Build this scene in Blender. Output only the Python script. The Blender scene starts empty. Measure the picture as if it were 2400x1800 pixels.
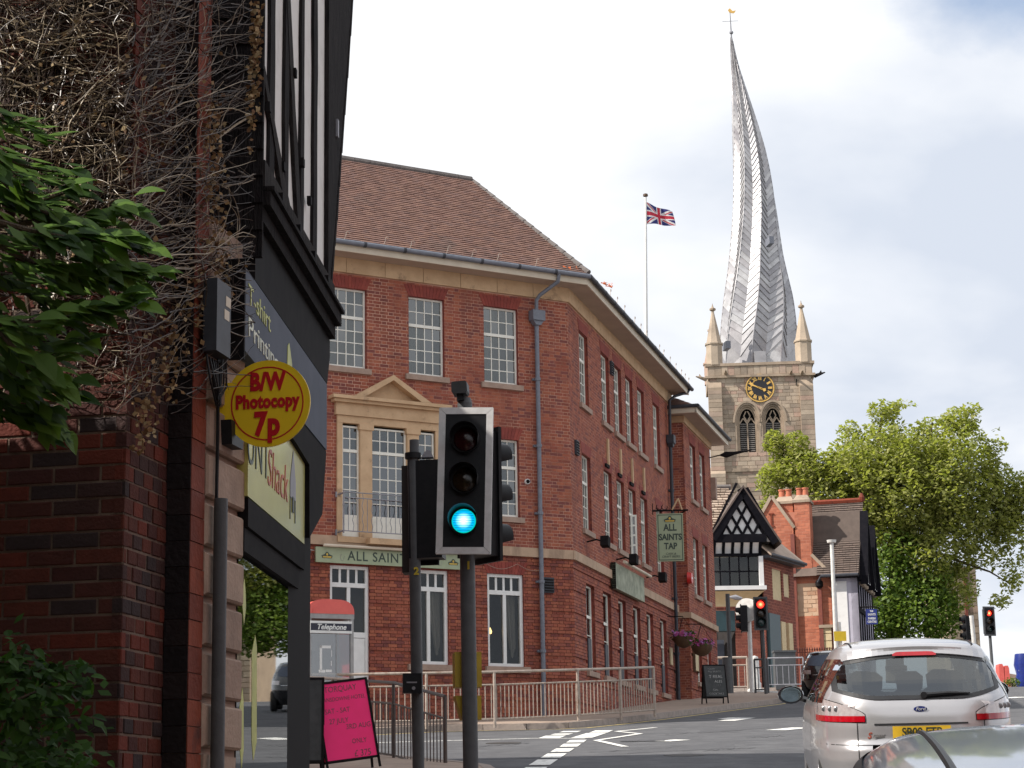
import bpy, math, random
from mathutils import Vector, Matrix, noise
random.seed(11)
S = bpy.context.scene
COL = S.collection
rad = math.radians

# ------------------------------------------------------------------ camera
FPX = 4760.0                                   # focal length in pixels of the 2400 px wide photograph
_up = Vector((-370, 21900, 4760)).normalized() # world up seen in the camera (right, up, forward)
_fw = Vector((0, 0, 1)); _fwd = (_fw - _up * _fw.dot(_up)).normalized()
_rt = _up.cross(_fwd)
if _rt.x < 0: _rt = -_rt
RW = Matrix((_rt, _fwd, _up))                  # world = RW @ (right, up, forward)
EYE = Vector((0, 0, 1.6))
cd = bpy.data.cameras.new('camera'); cam = bpy.data.objects.new('camera', cd); COL.objects.link(cam)
c0, c1, c2 = RW.col[0], RW.col[1], RW.col[2]
cam.matrix_world = Matrix(((c0.x, c1.x, -c2.x, EYE.x), (c0.y, c1.y, -c2.y, EYE.y), (c0.z, c1.z, -c2.z, EYE.z), (0, 0, 0, 1)))
cd.sensor_width = 36; cd.lens = 36 * FPX / 2400; cd.clip_end = 5000; cd.clip_start = 0.05
S.camera = cam

# ------------------------------------------------------------------ sky, sun, exposure
SUN_EL, SUN_AZ = rad(43), rad(253)             # azimuth clockwise from +Y
w = bpy.data.worlds.new('World'); S.world = w; w.use_nodes = True
nt = w.node_tree; nt.nodes.clear()
def N(tree, typ, **kw):
    n = tree.nodes.new(typ)
    for k, v in kw.items():
        if k.startswith('i_'):
            key = k[2:]
            key = int(key) if key.isdigit() else key.replace('_', ' ')
            n.inputs[key].default_value = v
        else: setattr(n, k, v)
    return n
def L(tree, a, b): tree.links.new(a, b)
sky = N(nt, 'ShaderNodeTexSky', sky_type='NISHITA', sun_disc=False, sun_elevation=SUN_EL, sun_rotation=SUN_AZ, air_density=1.0, dust_density=1.5, ozone_density=1.0)
tc = N(nt, 'ShaderNodeTexCoord')
sep = N(nt, 'ShaderNodeSeparateXYZ'); L(nt, tc.outputs['Generated'], sep.inputs[0])
zc = N(nt, 'ShaderNodeMath', operation='ADD', i_1=0.22); 
zm = N(nt, 'ShaderNodeMath', operation='MAXIMUM', i_1=0.0); L(nt, sep.outputs[2], zm.inputs[0]); L(nt, zm.outputs[0], zc.inputs[0])
dx = N(nt, 'ShaderNodeMath', operation='DIVIDE'); L(nt, sep.outputs[0], dx.inputs[0]); L(nt, zc.outputs[0], dx.inputs[1])
dy = N(nt, 'ShaderNodeMath', operation='DIVIDE'); L(nt, sep.outputs[1], dy.inputs[0]); L(nt, zc.outputs[0], dy.inputs[1])
cb = N(nt, 'ShaderNodeCombineXYZ'); L(nt, dx.outputs[0], cb.inputs[0]); L(nt, dy.outputs[0], cb.inputs[1]); 
n1 = N(nt, 'ShaderNodeTexNoise', i_Scale=2.1, i_Detail=8.0, i_Roughness=0.55, i_Distortion=0.3); L(nt, cb.outputs[0], n1.inputs['Vector'])
r1 = N(nt, 'ShaderNodeValToRGB'); r1.color_ramp.elements[0].position = 0.20; r1.color_ramp.elements[1].position = 0.34
gapv = RW @ Vector(((2700 - 1200) / FPX, (900 + 330) / FPX, 1.0)); gapv.normalize()      # the cover breaks up towards this part of the sky
dt_ = N(nt, 'ShaderNodeVectorMath', operation='DOT_PRODUCT'); dt_.inputs[1].default_value = tuple(gapv); L(nt, tc.outputs['Generated'], dt_.inputs[0])
mr_ = N(nt, 'ShaderNodeMapRange', interpolation_type='SMOOTHSTEP', i_1=0.9880, i_2=0.9975, i_3=0.0, i_4=0.30); L(nt, dt_.outputs['Value'], mr_.inputs[0])
sb_ = N(nt, 'ShaderNodeMath', operation='SUBTRACT'); L(nt, n1.outputs[0], sb_.inputs[0]); L(nt, mr_.outputs[0], sb_.inputs[1])
L(nt, sb_.outputs[0], r1.inputs[0]); r1.color_ramp.elements[0].color = (.3, .3, .3, 1)
mp = N(nt, 'ShaderNodeMapping'); mp.inputs['Location'].default_value = (3.7, 1.9, 0); L(nt, cb.outputs[0], mp.inputs[0])
n2 = N(nt, 'ShaderNodeTexNoise', i_Scale=1.5, i_Detail=6.0, i_Roughness=0.50, i_Distortion=0.2); L(nt, mp.outputs[0], n2.inputs['Vector'])
r2 = N(nt, 'ShaderNodeValToRGB'); e = r2.color_ramp.elements
e[0].position = 0.40; e[0].color = (5.9, 6.4, 7.3, 1); e[1].position = 0.60; e[1].color = (8.9, 9.0, 9.2, 1)
L(nt, n2.outputs[0], r2.inputs[0])
mx = N(nt, 'ShaderNodeMixRGB'); sk2 = N(nt, 'ShaderNodeMixRGB', blend_type='MULTIPLY', i_0=1.0); sk2.inputs[2].default_value = (1.55, 1.55, 1.55, 1); L(nt, sky.outputs[0], sk2.inputs[1])
L(nt, r1.outputs[0], mx.inputs[0]); L(nt, sk2.outputs[0], mx.inputs[1]); L(nt, r2.outputs[0], mx.inputs[2])
bg = N(nt, 'ShaderNodeBackground', i_Strength=0.095); L(nt, mx.outputs[0], bg.inputs[0])
wo = N(nt, 'ShaderNodeOutputWorld'); L(nt, bg.outputs[0], wo.inputs[0])
sd = bpy.data.lights.new('sun', 'SUN'); sd.energy = 5.0; sd.angle = rad(0.5); sd.color = (1.0, 0.94, 0.86)
so = bpy.data.objects.new('sun', sd); COL.objects.link(so)
sv = Vector((math.sin(SUN_AZ) * math.cos(SUN_EL), math.cos(SUN_AZ) * math.cos(SUN_EL), math.sin(SUN_EL)))
so.rotation_euler = sv.to_track_quat('Z', 'Y').to_euler(); so.location = (-30, -10, 40)
vs = S.view_settings; vs.view_transform = 'Standard'; vs.look = 'None'; vs.exposure = 0.36; vs.gamma = 1; vs.use_curve_mapping = False
S.render.engine = 'CYCLES'
S.cycles.max_bounces = 6; S.cycles.transparent_max_bounces = 12

# ------------------------------------------------------------------ measuring helpers (photo pixel -> place)
def ray(px, py): return RW @ Vector(((px - 1200) / FPX, (900 - py) / FPX, 1.0))
def at(px, py, Y):
    d = ray(px, py); return EYE + d * (Y / d.y)
SLOPE = 0.083
def G(y):                                       # the street climbs, then levels off past the crossing
    if y < 74: return SLOPE * y
    t = min((y - 74) / 18.0, 1.0)
    return SLOPE * (74 + 18 * (t - t * t / 2))
def gnd(px, py, h=0.0):
    d = ray(px, py); t = (h - 1.6) / (d.z - SLOPE * d.y); return EYE + d * t

# ------------------------------------------------------------------ materials
def new_mat(name):
    m = bpy.data.materials.new(name); m.use_nodes = True; t = m.node_tree
    return m, t, t.nodes['Principled BSDF']
def rgba(c): return (c[0], c[1], c[2], 1)
def rnd_value(t):                               # one random number per piece (object) or per face group (attribute rnd)
    oi = N(t, 'ShaderNodeObjectInfo'); at_ = N(t, 'ShaderNodeAttribute', attribute_name='rnd')
    ad = N(t, 'ShaderNodeMath', operation='ADD'); L(t, oi.outputs['Random'], ad.inputs[0]); L(t, at_.outputs['Fac'], ad.inputs[1])
    fr = N(t, 'ShaderNodeMath', operation='FRACT'); L(t, ad.outputs[0], fr.inputs[0]); return fr.outputs[0]
MATS = {}
def mat(name, col, col2=None, rough=0.6, scale=6.0, bump=0.0, bscale=None, metal=0.0, piece=None, spec=0.5, lo=0.35, hi=0.65, stretch=None, coat=0.0, stain=None, streak=None):
    """procedural surface: two colours mixed by noise, optional per-piece colours, optional relief and stains"""
    m, t, b = new_mat(name); MATS[name] = m
    b.inputs['Roughness'].default_value = rough; b.inputs['Metallic'].default_value = metal
    b.inputs['Specular IOR Level'].default_value = spec; b.inputs['Coat Weight'].default_value = coat; b.inputs['Coat Roughness'].default_value = 0.05
    g = N(t, 'ShaderNodeNewGeometry'); vec = g.outputs['Position']
    if stretch:
        mpn = N(t, 'ShaderNodeMapping'); mpn.inputs['Scale'].default_value = stretch; L(t, vec, mpn.inputs[0]); vec = mpn.outputs[0]
    nz = N(t, 'ShaderNodeTexNoise', i_Scale=scale, i_Detail=6.0, i_Roughness=0.6); L(t, vec, nz.inputs['Vector'])
    rp = N(t, 'ShaderNodeValToRGB'); rp.color_ramp.elements[0].position = lo; rp.color_ramp.elements[1].position = hi
    if col2 is None: col2 = tuple(c * 0.72 for c in col)
    rp.color_ramp.elements[0].color = rgba(col); rp.color_ramp.elements[1].color = rgba(col2); L(t, nz.outputs[0], rp.inputs[0])
    out = rp.outputs[0]
    if piece:                                   # list of colours, one picked for each piece
        pr = N(t, 'ShaderNodeValToRGB'); cr = pr.color_ramp; cr.interpolation = 'CONSTANT'
        k = len(piece)
        while len(cr.elements) < k: cr.elements.new(0.5)
        for i, c in enumerate(piece): cr.elements[i].position = i / k; cr.elements[i].color = rgba(c)
        L(t, rnd_value(t), pr.inputs[0])
        mm = N(t, 'ShaderNodeMixRGB', blend_type='MULTIPLY', i_0=0.55); L(t, pr.outputs[0], mm.inputs[1])
        gr = N(t, 'ShaderNodeValToRGB'); gr.color_ramp.elements[0].position = 0.3; gr.color_ramp.elements[1].position = 0.7
        gr.color_ramp.elements[0].color = (1, 1, 1, 1); gr.color_ramp.elements[1].color = (0.45, 0.45, 0.45, 1); L(t, nz.outputs[0], gr.inputs[0])
        L(t, gr.outputs[0], mm.inputs[2]); out = mm.outputs[0]
    if stain:                                   # large blotches: (colour, scale, threshold, strength)
        sn = N(t, 'ShaderNodeTexNoise', i_Scale=stain[1], i_Detail=5.0, i_Roughness=0.65); svec = g.outputs['Position']
        if streak:
            ms = N(t, 'ShaderNodeMapping'); ms.inputs['Scale'].default_value = streak; L(t, svec, ms.inputs[0]); svec = ms.outputs[0]
        L(t, svec, sn.inputs['Vector'])
        sr = N(t, 'ShaderNodeValToRGB'); sr.color_ramp.elements[0].position = stain[2]; sr.color_ramp.elements[1].position = stain[2] + 0.12
        L(t, sn.outputs[0], sr.inputs[0])
        sm = N(t, 'ShaderNodeMath', operation='MULTIPLY', i_1=stain[3]); L(t, sr.outputs[0], sm.inputs[0])
        mm2 = N(t, 'ShaderNodeMixRGB'); L(t, sm.outputs[0], mm2.inputs[0]); L(t, out, mm2.inputs[1]); mm2.inputs[2].default_value = rgba(stain[0]); out = mm2.outputs[0]
    L(t, out, b.inputs['Base Color'])
    if bump:
        bz = N(t, 'ShaderNodeTexNoise', i_Scale=bscale or scale * 4, i_Detail=5.0); L(t, vec, bz.inputs['Vector'])
        bn = N(t, 'ShaderNodeBump', i_Strength=bump, i_Distance=0.02); L(t, bz.outputs[0], bn.inputs['Height']); L(t, bn.outputs[0], b.inputs['Normal'])
    return m
def glass(name, tint=(0.55, 0.58, 0.58), refl=0.25, rough=0.02, shine=0.9):
    m, t, b = new_mat(name); MATS[name] = m; t.nodes.remove(b); o = t.nodes['Material Output']
    tr = N(t, 'ShaderNodeBsdfTransparent'); tr.inputs[0].default_value = rgba(tint)
    gl = N(t, 'ShaderNodeBsdfGlossy', i_Roughness=rough); gl.inputs[0].default_value = (shine, shine * 1.02, shine * 1.02, 1)
    lw = N(t, 'ShaderNodeLayerWeight', i_Blend=refl); mx_ = N(t, 'ShaderNodeMixShader')
    ad = N(t, 'ShaderNodeMath', operation='ADD', i_1=refl * 0.45, use_clamp=True); L(t, lw.outputs['Fresnel'], ad.inputs[0])
    L(t, ad.outputs[0], mx_.inputs[0]); L(t, tr.outputs[0], mx_.inputs[1]); L(t, gl.outputs[0], mx_.inputs[2]); L(t, mx_.outputs[0], o.inputs[0])
    return m
def emit(name, col, st, base=(0.02, 0.02, 0.02)):
    m, t, b = new_mat(name); MATS[name] = m
    b.inputs['Base Color'].default_value = rgba(base); b.inputs['Emission Color'].default_value = rgba(col); b.inputs['Emission Strength'].default_value = st
    return m
def leafmat(name, c1, c2, rough=0.55, trans=0.35):
    m, t, b = new_mat(name); MATS[name] = m; o = t.nodes['Material Output']
    rp = N(t, 'ShaderNodeValToRGB'); rp.color_ramp.elements[0].color = rgba(c1); rp.color_ramp.elements[1].color = rgba(c2); L(t, rnd_value(t), rp.inputs[0])
    L(t, rp.outputs[0], b.inputs['Base Color']); b.inputs['Roughness'].default_value = rough; b.inputs['Specular IOR Level'].default_value = 0.22
    tl = N(t, 'ShaderNodeBsdfTranslucent'); mxx = N(t, 'ShaderNodeMixShader', i_0=trans)
    hs = N(t, 'ShaderNodeMixRGB', blend_type='MULTIPLY', i_0=1.0); hs.inputs[2].default_value = (1.5, 1.7, 0.6, 1); L(t, rp.outputs[0], hs.inputs[1])
    L(t, hs.outputs[0], tl.inputs[0]); L(t, b.outputs[0], mxx.inputs[1]); L(t, tl.outputs[0], mxx.inputs[2]); L(t, mxx.outputs[0], o.inputs[0])
    return m

# ------------------------------------------------------------------ geometry helpers
class Fr:
    """a wall frame: s along the wall, d outwards, z up"""
    def __init__(self, x, y, ang, z=0.0):
        self.x, self.y, self.z0, self.ang = x, y, z, ang
        a = rad(ang); self.c, self.s_ = math.cos(a), math.sin(a)
    def p(self, s, d, z): return Vector((self.x + s * self.c + d * self.s_, self.y + s * self.s_ - d * self.c, self.z0 + z))
    def shift(self, s, d): q = self.p(s, d, 0); return Fr(q.x, q.y, self.ang, self.z0)
    def hit(self, px, py, d=0.0):
        """s, z where the line of sight through a photo pixel meets the wall moved out by d"""
        n = Vector((self.s_, -self.c, 0)); r = ray(px, py); o = self.p(0, d, 0)
        t = (Vector((o.x, o.y, 0)) - Vector((EYE.x, EYE.y, 0))).dot(n) / r.dot(n); q = EYE + r * t
        return (q.x - self.x) * self.c + (q.y - self.y) * self.s_, q.z
WORLD = Fr(0, 0, 0)
class MB:
    def __init__(self): self.v = []; self.f = []; self.m = []; self.r = []; self.mi = 0; self.rv = 0.0
    def face(self, pts):
        b = len(self.v); self.v += [Vector(p) for p in pts]; self.f.append(tuple(range(b, b + len(pts)))); self.m.append(self.mi); self.r.append(self.rv); return self
    def hexa(self, a, b, back=True):
        """a: 4 points of the outer face, b: the 4 matching points behind it"""
        i = len(self.v); self.v += [Vector(p) for p in list(a) + list(b)]
        fs = [(0, 1, 2, 3), (1, 0, 4, 5), (2, 1, 5, 6), (3, 2, 6, 7), (0, 3, 7, 4)]
        if back: fs.append((7, 6, 5, 4))
        for f in fs: self.f.append(tuple(i + k for k in f)); self.m.append(self.mi); self.r.append(self.rv)
        return self
    def box(self, F, s0, s1, d0, d1, z0, z1, back=True):
        """d1 is the outer face"""
        P = F.p
        return self.hexa([P(s0, d1, z0), P(s1, d1, z0), P(s1, d1, z1), P(s0, d1, z1)], [P(s0, d0, z0), P(s1, d0, z0), P(s1, d0, z1), P(s0, d0, z1)], back)
    def prism(self, F, poly, d0, d1):
        """polygon of (s,z) extruded from d0 (back) to d1 (front); counter-clockwise seen from outside"""
        a = [F.p(s, d1, z) for s, z in poly]; b = [F.p(s, d0, z) for s, z in poly]
        i = len(self.v); n = len(poly); self.v += a + b
        fs = [tuple(range(n)), tuple(range(2 * n - 1, n - 1, -1))] + [(k, n + k, n + (k + 1) % n, (k + 1) % n) for k in range(n)]
        for f in fs: self.f.append(tuple(i + k for k in f)); self.m.append(self.mi); self.r.append(self.rv)
        return self
    def extrude(self, pts0, pts1, caps=True):
        i = len(self.v); n = len(pts0); self.v += [Vector(p) for p in pts0] + [Vector(p) for p in pts1]
        fs = [(k, (k + 1) % n, n + (k + 1) % n, n + k) for k in range(n)]
        if caps: fs += [tuple(range(n - 1, -1, -1)), tuple(range(n, 2 * n))]
        for f in fs: self.f.append(tuple(i + k for k in f)); self.m.append(self.mi); self.r.append(self.rv)
        return self
    def tube(self, path, r, n=8, caps=True):
        path = [Vector(p) for p in path]; rs = r if isinstance(r, (list, tuple)) else [r] * len(path)
        i = len(self.v); up = None
        for k, p in enumerate(path):
            d = (path[min(k + 1, len(path) - 1)] - path[max(k - 1, 0)])
            if d.length < 1e-9: d = Vector((0, 0, 1))
            d.normalize()
            if up is None: up = d.cross(Vector((0.31, 0.17, 0.93)));  up = up if up.length > 1e-3 else d.cross(Vector((1, 0, 0)))
            a = (up - d * up.dot(d)); a.normalize(); up = a; b = d.cross(a)
            for q in range(n):
                t = 2 * math.pi * q / n; self.v.append(p + (a * math.cos(t) + b * math.sin(t)) * rs[k])
        for k in range(len(path) - 1):
            for q in range(n):
                self.f.append((i + k * n + q, i + k * n + (q + 1) % n, i + (k + 1) * n + (q + 1) % n, i + (k + 1) * n + q)); self.m.append(self.mi); self.r.append(self.rv)
        if caps and n > 2:
            for f in (tuple(i + q for q in range(n - 1, -1, -1)), tuple(i + (len(path) - 1) * n + q for q in range(n))):
                self.f.append(f); self.m.append(self.mi); self.r.append(self.rv)
        return self
    def lathe(self, c, prof, n=16, axis='Z', phase=0.0):
        """prof: (radius, height) pairs about a vertical axis through c; or about -Y when axis is 'Y'"""
        c = Vector(c); i = len(self.v)
        for r_, h in prof:
            for q in range(n):
                t = 2 * math.pi * q / n + phase; x, y = r_ * math.cos(t), r_ * math.sin(t)
                self.v.append(c + (Vector((x, y, h)) if axis == 'Z' else Vector((x, -h, y))))
        for k in range(len(prof) - 1):
            for q in range(n):
                self.f.append((i + k * n + q, i + k * n + (q + 1) % n, i + (k + 1) * n + (q + 1) % n, i + (k + 1) * n + q)); self.m.append(self.mi); self.r.append(self.rv)
        for f in (tuple(i + q for q in range(n - 1, -1, -1)), tuple(i + (len(prof) - 1) * n + q for q in range(n))):
            self.f.append(f); self.m.append(self.mi); self.r.append(self.rv)
        return self
    def mesh(self, name, mats, smooth=False, off=None):
        me = bpy.data.meshes.new(name)
        vs_ = self.v if off is None else [p - off for p in self.v]
        me.from_pydata([tuple(p) for p in vs_], [], self.f)
        for m_ in (mats if isinstance(mats, (list, tuple)) else [mats]): me.materials.append(MATS[m_] if isinstance(m_, str) else m_)
        if any(self.m): me.polygons.foreach_set('material_index', self.m)
        if any(self.r):
            at_ = me.attributes.new('rnd', 'FLOAT', 'FACE'); at_.data.foreach_set('value', self.r)
        if smooth:
            me.polygons.foreach_set('use_smooth', [True] * len(me.polygons))
            try: me.set_sharp_from_angle(angle=rad(40))
            except Exception: pass
        me.update(); return me
    def build(self, name, mats, parent=None, smooth=False, local=False, kind=None):
        off = Vector((0, 0, 0))
        if parent is not None and not local: off = WM[parent.name].translation
        if parent is None and not local and self.v:
            lo = Vector((min(p.x for p in self.v), min(p.y for p in self.v), min(p.z for p in self.v))); hi = Vector((max(p.x for p in self.v), max(p.y for p in self.v), max(p.z for p in self.v)))
            off = Vector(((lo.x + hi.x) / 2, (lo.y + hi.y) / 2, lo.z))
        me = self.mesh(name, mats, smooth, None if local else off)
        o = place(name, me, parent, off if not local else None)
        if kind: o['kind'] = kind
        return o
WM = {}
def place(name, me, parent=None, loc=None, rot=None):
    """link one object; loc is a world position, or None for parts modelled in their parent's own axes"""
    o = bpy.data.objects.new(name, me); COL.objects.link(o)
    if loc is not None: o.location = loc
    if rot is not None: o.rotation_euler = rot
    M_ = Matrix.Translation(o.location) @ o.rotation_euler.to_matrix().to_4x4()
    if parent is not None:
        o.parent = parent
        if loc is not None: o.matrix_parent_inverse = WM[parent.name].inverted(); WM[o.name] = M_
        else: WM[o.name] = WM[parent.name].copy()
    else: WM[o.name] = M_
    return o
def tag(o, label, cat, group=None):
    o['label'] = label; o['category'] = cat
    if group: o['group'] = group
    return o
def thing(name, label, cat, loc, group=None, rot=None):
    o = place(name, None, None, Vector(loc), rot); o.empty_display_size = 0.2
    return tag(o, label, cat, group)
def structure(o): o['kind'] = 'structure'; return o
def copy_tree(o, parent=None):
    c = o.copy(); COL.objects.link(c)
    if parent is not None: c.parent = parent; c.matrix_parent_inverse = o.matrix_parent_inverse.copy()
    for ch in list(o.children): copy_tree(ch, c)
    return c
TXT = {}
def text_mesh(txt, size, m, bold=0.0, shear=0.0, xs=1.0, extrude=0.002, align='CENTER', space=1.0):
    cu = bpy.data.curves.new('lettering', 'FONT'); cu.body = txt; cu.size = size; cu.align_x = align; cu.align_y = 'CENTER'; cu.extrude = extrude; cu.offset = bold; cu.shear = shear; cu.space_character = space; cu.resolution_u = 4
    ob = bpy.data.objects.new('lettering', cu); COL.objects.link(ob)
    dg = bpy.context.evaluated_depsgraph_get(); me = bpy.data.meshes.new_from_object(ob.evaluated_get(dg)); bpy.data.objects.remove(ob); bpy.data.curves.remove(cu)
    if xs != 1.0:
        for v in me.vertices: v.co.x *= xs
    me.materials.clear(); me.materials.append(MATS[m]); me.name = 'lettering'; return me
def letters(F, s, d, z, txt, size, m, parent, tilt=0.0, name='lettering', **kw):
    return place(name, text_mesh(txt, size, m, **kw), parent, F.p(s, d, z), (rad(90), tilt, rad(F.ang)))

def cells(ints, holes, z0, z1):
    """cut the interval list by the holes that touch the course z0..z1"""
    out = list(ints); zc = (z0 + z1) / 2
    for h in holes:
        if h[2] < zc < h[3]:
            nx_ = []
            for a, b in out:
                if h[1] <= a or h[0] >= b: nx_.append((a, b)); continue
                if h[0] > a: nx_.append((a, h[0]))
                if h[1] < b: nx_.append((h[1], b))
            out = nx_
    return out
def masonry(F, s0, s1, z0, z1, holes, m_brick, m_mortar, parent, length=0.215, height=0.065, joint=0.01, proud=0.012, singles=0, key=None, name='brick', flemish=False, jitter=0.0015, seed=1, thick=0.05, wall_name='mortar_bed', shape=None, recess=None):
    """a wall face of separate bricks standing proud of a recessed mortar bed; the pieces nearest key() become objects of their own"""
    rg = random.Random(seed); bricks = []; z = z0; k = 0
    while z < z1 - 0.02:
        h = height; zt = min(z + h, z1); off = (length + joint) / 2 if k % 2 else 0.0
        for a, b in cells([(s0, s1)], holes, z, zt):
            if shape:
                a, b = max(a, shape(z)[0]), min(b, shape(z)[1])
                if b - a < 0.03: continue
            if flemish: mod = length * 1.5 + 2 * joint; x = math.floor((a - s0) / mod) * mod + s0 - (mod / 2 if k % 2 else 0); seq = [length, length / 2]
            else: mod = length + joint; x = math.floor((a - s0) / mod) * mod + s0 - off; seq = [length]
            j = 0
            while x < b:
                l = seq[j % len(seq)]
                q0, q1 = max(x, a), min(x + l, b)
                if q1 - q0 > 0.018: bricks.append((q0, q1, z, zt))
                x += l + joint; j += 1
        z += h + joint; k += 1
    # mortar bed: one recessed sheet cut round the openings
    mb = MB(); cuts = sorted({z0, z1} | {c for h in holes for c in (h[2], h[3]) if z0 < c < z1})
    if not shape:
        for a0, b0 in zip(cuts, cuts[1:]):
            for a, b in cells([(s0, s1)], holes, a0, b0): mb.face([F.p(a, -proud if not recess else -0.045, a0), F.p(b, -proud if not recess else -0.045, a0), F.p(b, -proud if not recess else -0.045, b0), F.p(a, -proud if not recess else -0.045, b0)])
    else:
        a0, b0 = shape(z0), shape(z1 - 1e-4); mb.face([F.p(a0[0], -proud, z0), F.p(a0[1], -proud, z0), F.p(b0[1], -proud, z1), F.p(b0[0], -proud, z1)])
    bed = mb.build(wall_name, m_mortar, parent)
    if key: bricks.sort(key=lambda q: key((q[0] + q[1]) / 2, (q[2] + q[3]) / 2))
    cache = {}
    for (a, b, za, zb) in bricks[:singles]:
        kk = (round(b - a, 2), round(zb - za, 2))
        if kk not in cache:
            w_, h_ = (b - a) / 2, (zb - za) / 2; q = MB(); e = 0.004
            q.hexa([(-w_ + e, 0, -h_ + e), (w_ - e, 0, -h_ + e), (w_ - e, 0, h_ - e), (-w_ + e, 0, h_ - e)], [(-w_, e, -h_), (w_, e, -h_), (w_, e, h_), (-w_, e, h_)], False)
            q.hexa([(-w_, e, -h_), (w_, e, -h_), (w_, e, h_), (-w_, e, h_)], [(-w_, thick, -h_), (w_, thick, -h_), (w_, thick, h_), (-w_, thick, h_)], False)
            cache[kk] = q.mesh(name, m_brick)
        place(name, cache[kk], parent, F.p((a + b) / 2, rg.uniform(-jitter, jitter), (za + zb) / 2), (0, 0, rad(F.ang)))
    rest = bricks[singles:]
    if rest:
        q = MB()
        for (a, b, za, zb) in rest:
            q.rv = rg.random() * 0.999 + 0.0005; d = rg.uniform(-jitter, jitter) - (recess(za) if recess else 0)
            q.box(F, a, b, -thick, d, za, zb, False)
        q.build(name + 'work', m_brick, parent, kind='stuff')
    return bed

def ashlar(F, s0, s1, z0, z1, holes, m_stone, m_joint, parent, hmin=0.25, hmax=0.42, lmin=0.4, lmax=0.9, joint=0.02, singles=0, key=None, seed=3, jitter=0.015, name='stone_block', shape=None):
    rg = random.Random(seed); st = []; z = z0
    while z < z1 - 0.05:
        h = rg.uniform(hmin, hmax); zt = min(z + h, z1)
        if z1 - zt < hmin * 0.6: zt = z1
        for a, b in cells([(s0, s1)], holes, z, zt):
            if shape:
                sh = shape((z + zt) / 2); a, b = max(a, sh[0]), min(b, sh[1])
            x = a
            while x < b - 0.02:
                l = rg.uniform(lmin, lmax); q1 = min(x + l, b)
                if b - q1 < lmin * 0.5: q1 = b
                st.append((x, q1, z, zt)); x = q1 + joint
        z = zt + joint
    mb = MB(); cuts = sorted({z0, z1} | {c for h in holes for c in (h[2], h[3]) if z0 < c < z1})
    for a0, b0 in zip(cuts, cuts[1:]):
        for a, b in cells([(s0, s1)], holes, a0, b0):
            if shape: a, b = max(a, shape((a0 + b0) / 2)[0]), min(b, shape((a0 + b0) / 2)[1])
            if b > a: mb.face([F.p(a, -0.03, a0), F.p(b, -0.03, a0), F.p(b, -0.03, b0), F.p(a, -0.03, b0)])
    mb.build('mortar_bed', m_joint, parent)
    if key: st.sort(key=lambda q: key((q[0] + q[1]) / 2, (q[2] + q[3]) / 2))
    for i, (a, b, za, zb) in enumerate(st[:singles]):
        q = MB(); q.box(WORLD, -(b - a) / 2, (b - a) / 2, -0.06, 0, -(zb - za) / 2, (zb - za) / 2, False)
        place(name, q.mesh(name, m_stone), parent, F.p((a + b) / 2, rg.uniform(-jitter, jitter), (za + zb) / 2), (0, 0, rad(F.ang)))
    if st[singles:]:
        q = MB()
        for (a, b, za, zb) in st[singles:]:
            q.rv = rg.random() * 0.999 + 0.0005; q.box(F, a, b, -0.06, rg.uniform(-jitter, jitter), za, zb, False)
        q.build('stonework', m_stone, parent, kind='stuff')

# ------------------------------------------------------------------ the palette
mat('asphalt', (0.125, 0.125, 0.13), (0.085, 0.085, 0.09), rough=0.88, scale=2.2, bump=0.6, bscale=70, stain=((0.075, 0.075, 0.08), 0.35, 0.54, 0.6), spec=0.3)
mat('asphalt_patch', (0.09, 0.09, 0.095), (0.07, 0.07, 0.075), rough=0.85, scale=6, bump=0.4, bscale=90)
mat('paving', (0.36, 0.27, 0.21), (0.28, 0.215, 0.17), rough=0.85, scale=3, bump=0.3, bscale=60, stain=((0.2, 0.16, 0.13), 0.8, 0.58, 0.6))
mat('kerbstone', (0.33, 0.27, 0.23), (0.24, 0.20, 0.175), rough=0.8, scale=7, bump=0.4, bscale=60)
mat('earth', (0.10, 0.10, 0.085), (0.07, 0.075, 0.05), rough=0.95, scale=0.6)
mat('paint_white', (0.72, 0.71, 0.67), (0.22, 0.22, 0.22), rough=0.75, scale=9, lo=0.55, hi=0.68)
mat('paint_yellow', (0.62, 0.47, 0.18), (0.42, 0.34, 0.18), rough=0.7, scale=14, lo=0.45, hi=0.7)
BR = [(0.36, 0.10, 0.056), (0.32, 0.082, 0.048), (0.40, 0.122, 0.066), (0.27, 0.07, 0.044), (0.37, 0.11, 0.062), (0.33, 0.098, 0.064), (0.22, 0.062, 0.05)]
mat('pub_brick', BR[0], piece=BR, rough=0.85, scale=5, bump=0.35, bscale=80, stain=((0.15, 0.045, 0.034), 0.75, 0.55, 0.6), streak=(1, 1, 0.22))
mat('pub_brick_rubbed', (0.28, 0.05, 0.036), piece=[(0.27, 0.05, 0.036), (0.30, 0.06, 0.042), (0.25, 0.048, 0.036)], rough=0.85, scale=6)
mat('pub_mortar', (0.56, 0.33, 0.24), (0.38, 0.18, 0.125), rough=0.95, scale=1.1, lo=0.42, hi=0.6)
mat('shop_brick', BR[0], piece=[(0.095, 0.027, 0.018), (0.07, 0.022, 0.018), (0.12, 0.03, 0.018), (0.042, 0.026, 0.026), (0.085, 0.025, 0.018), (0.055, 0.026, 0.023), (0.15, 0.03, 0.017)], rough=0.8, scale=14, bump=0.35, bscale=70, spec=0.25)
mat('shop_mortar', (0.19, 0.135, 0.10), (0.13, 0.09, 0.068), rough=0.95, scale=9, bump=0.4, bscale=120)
mat('dark_brick', (0.022, 0.016, 0.017), piece=[(0.020, 0.015, 0.016), (0.026, 0.018, 0.018), (0.017, 0.013, 0.014)], rough=0.7, scale=10, bump=0.4, spec=0.2)
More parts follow.
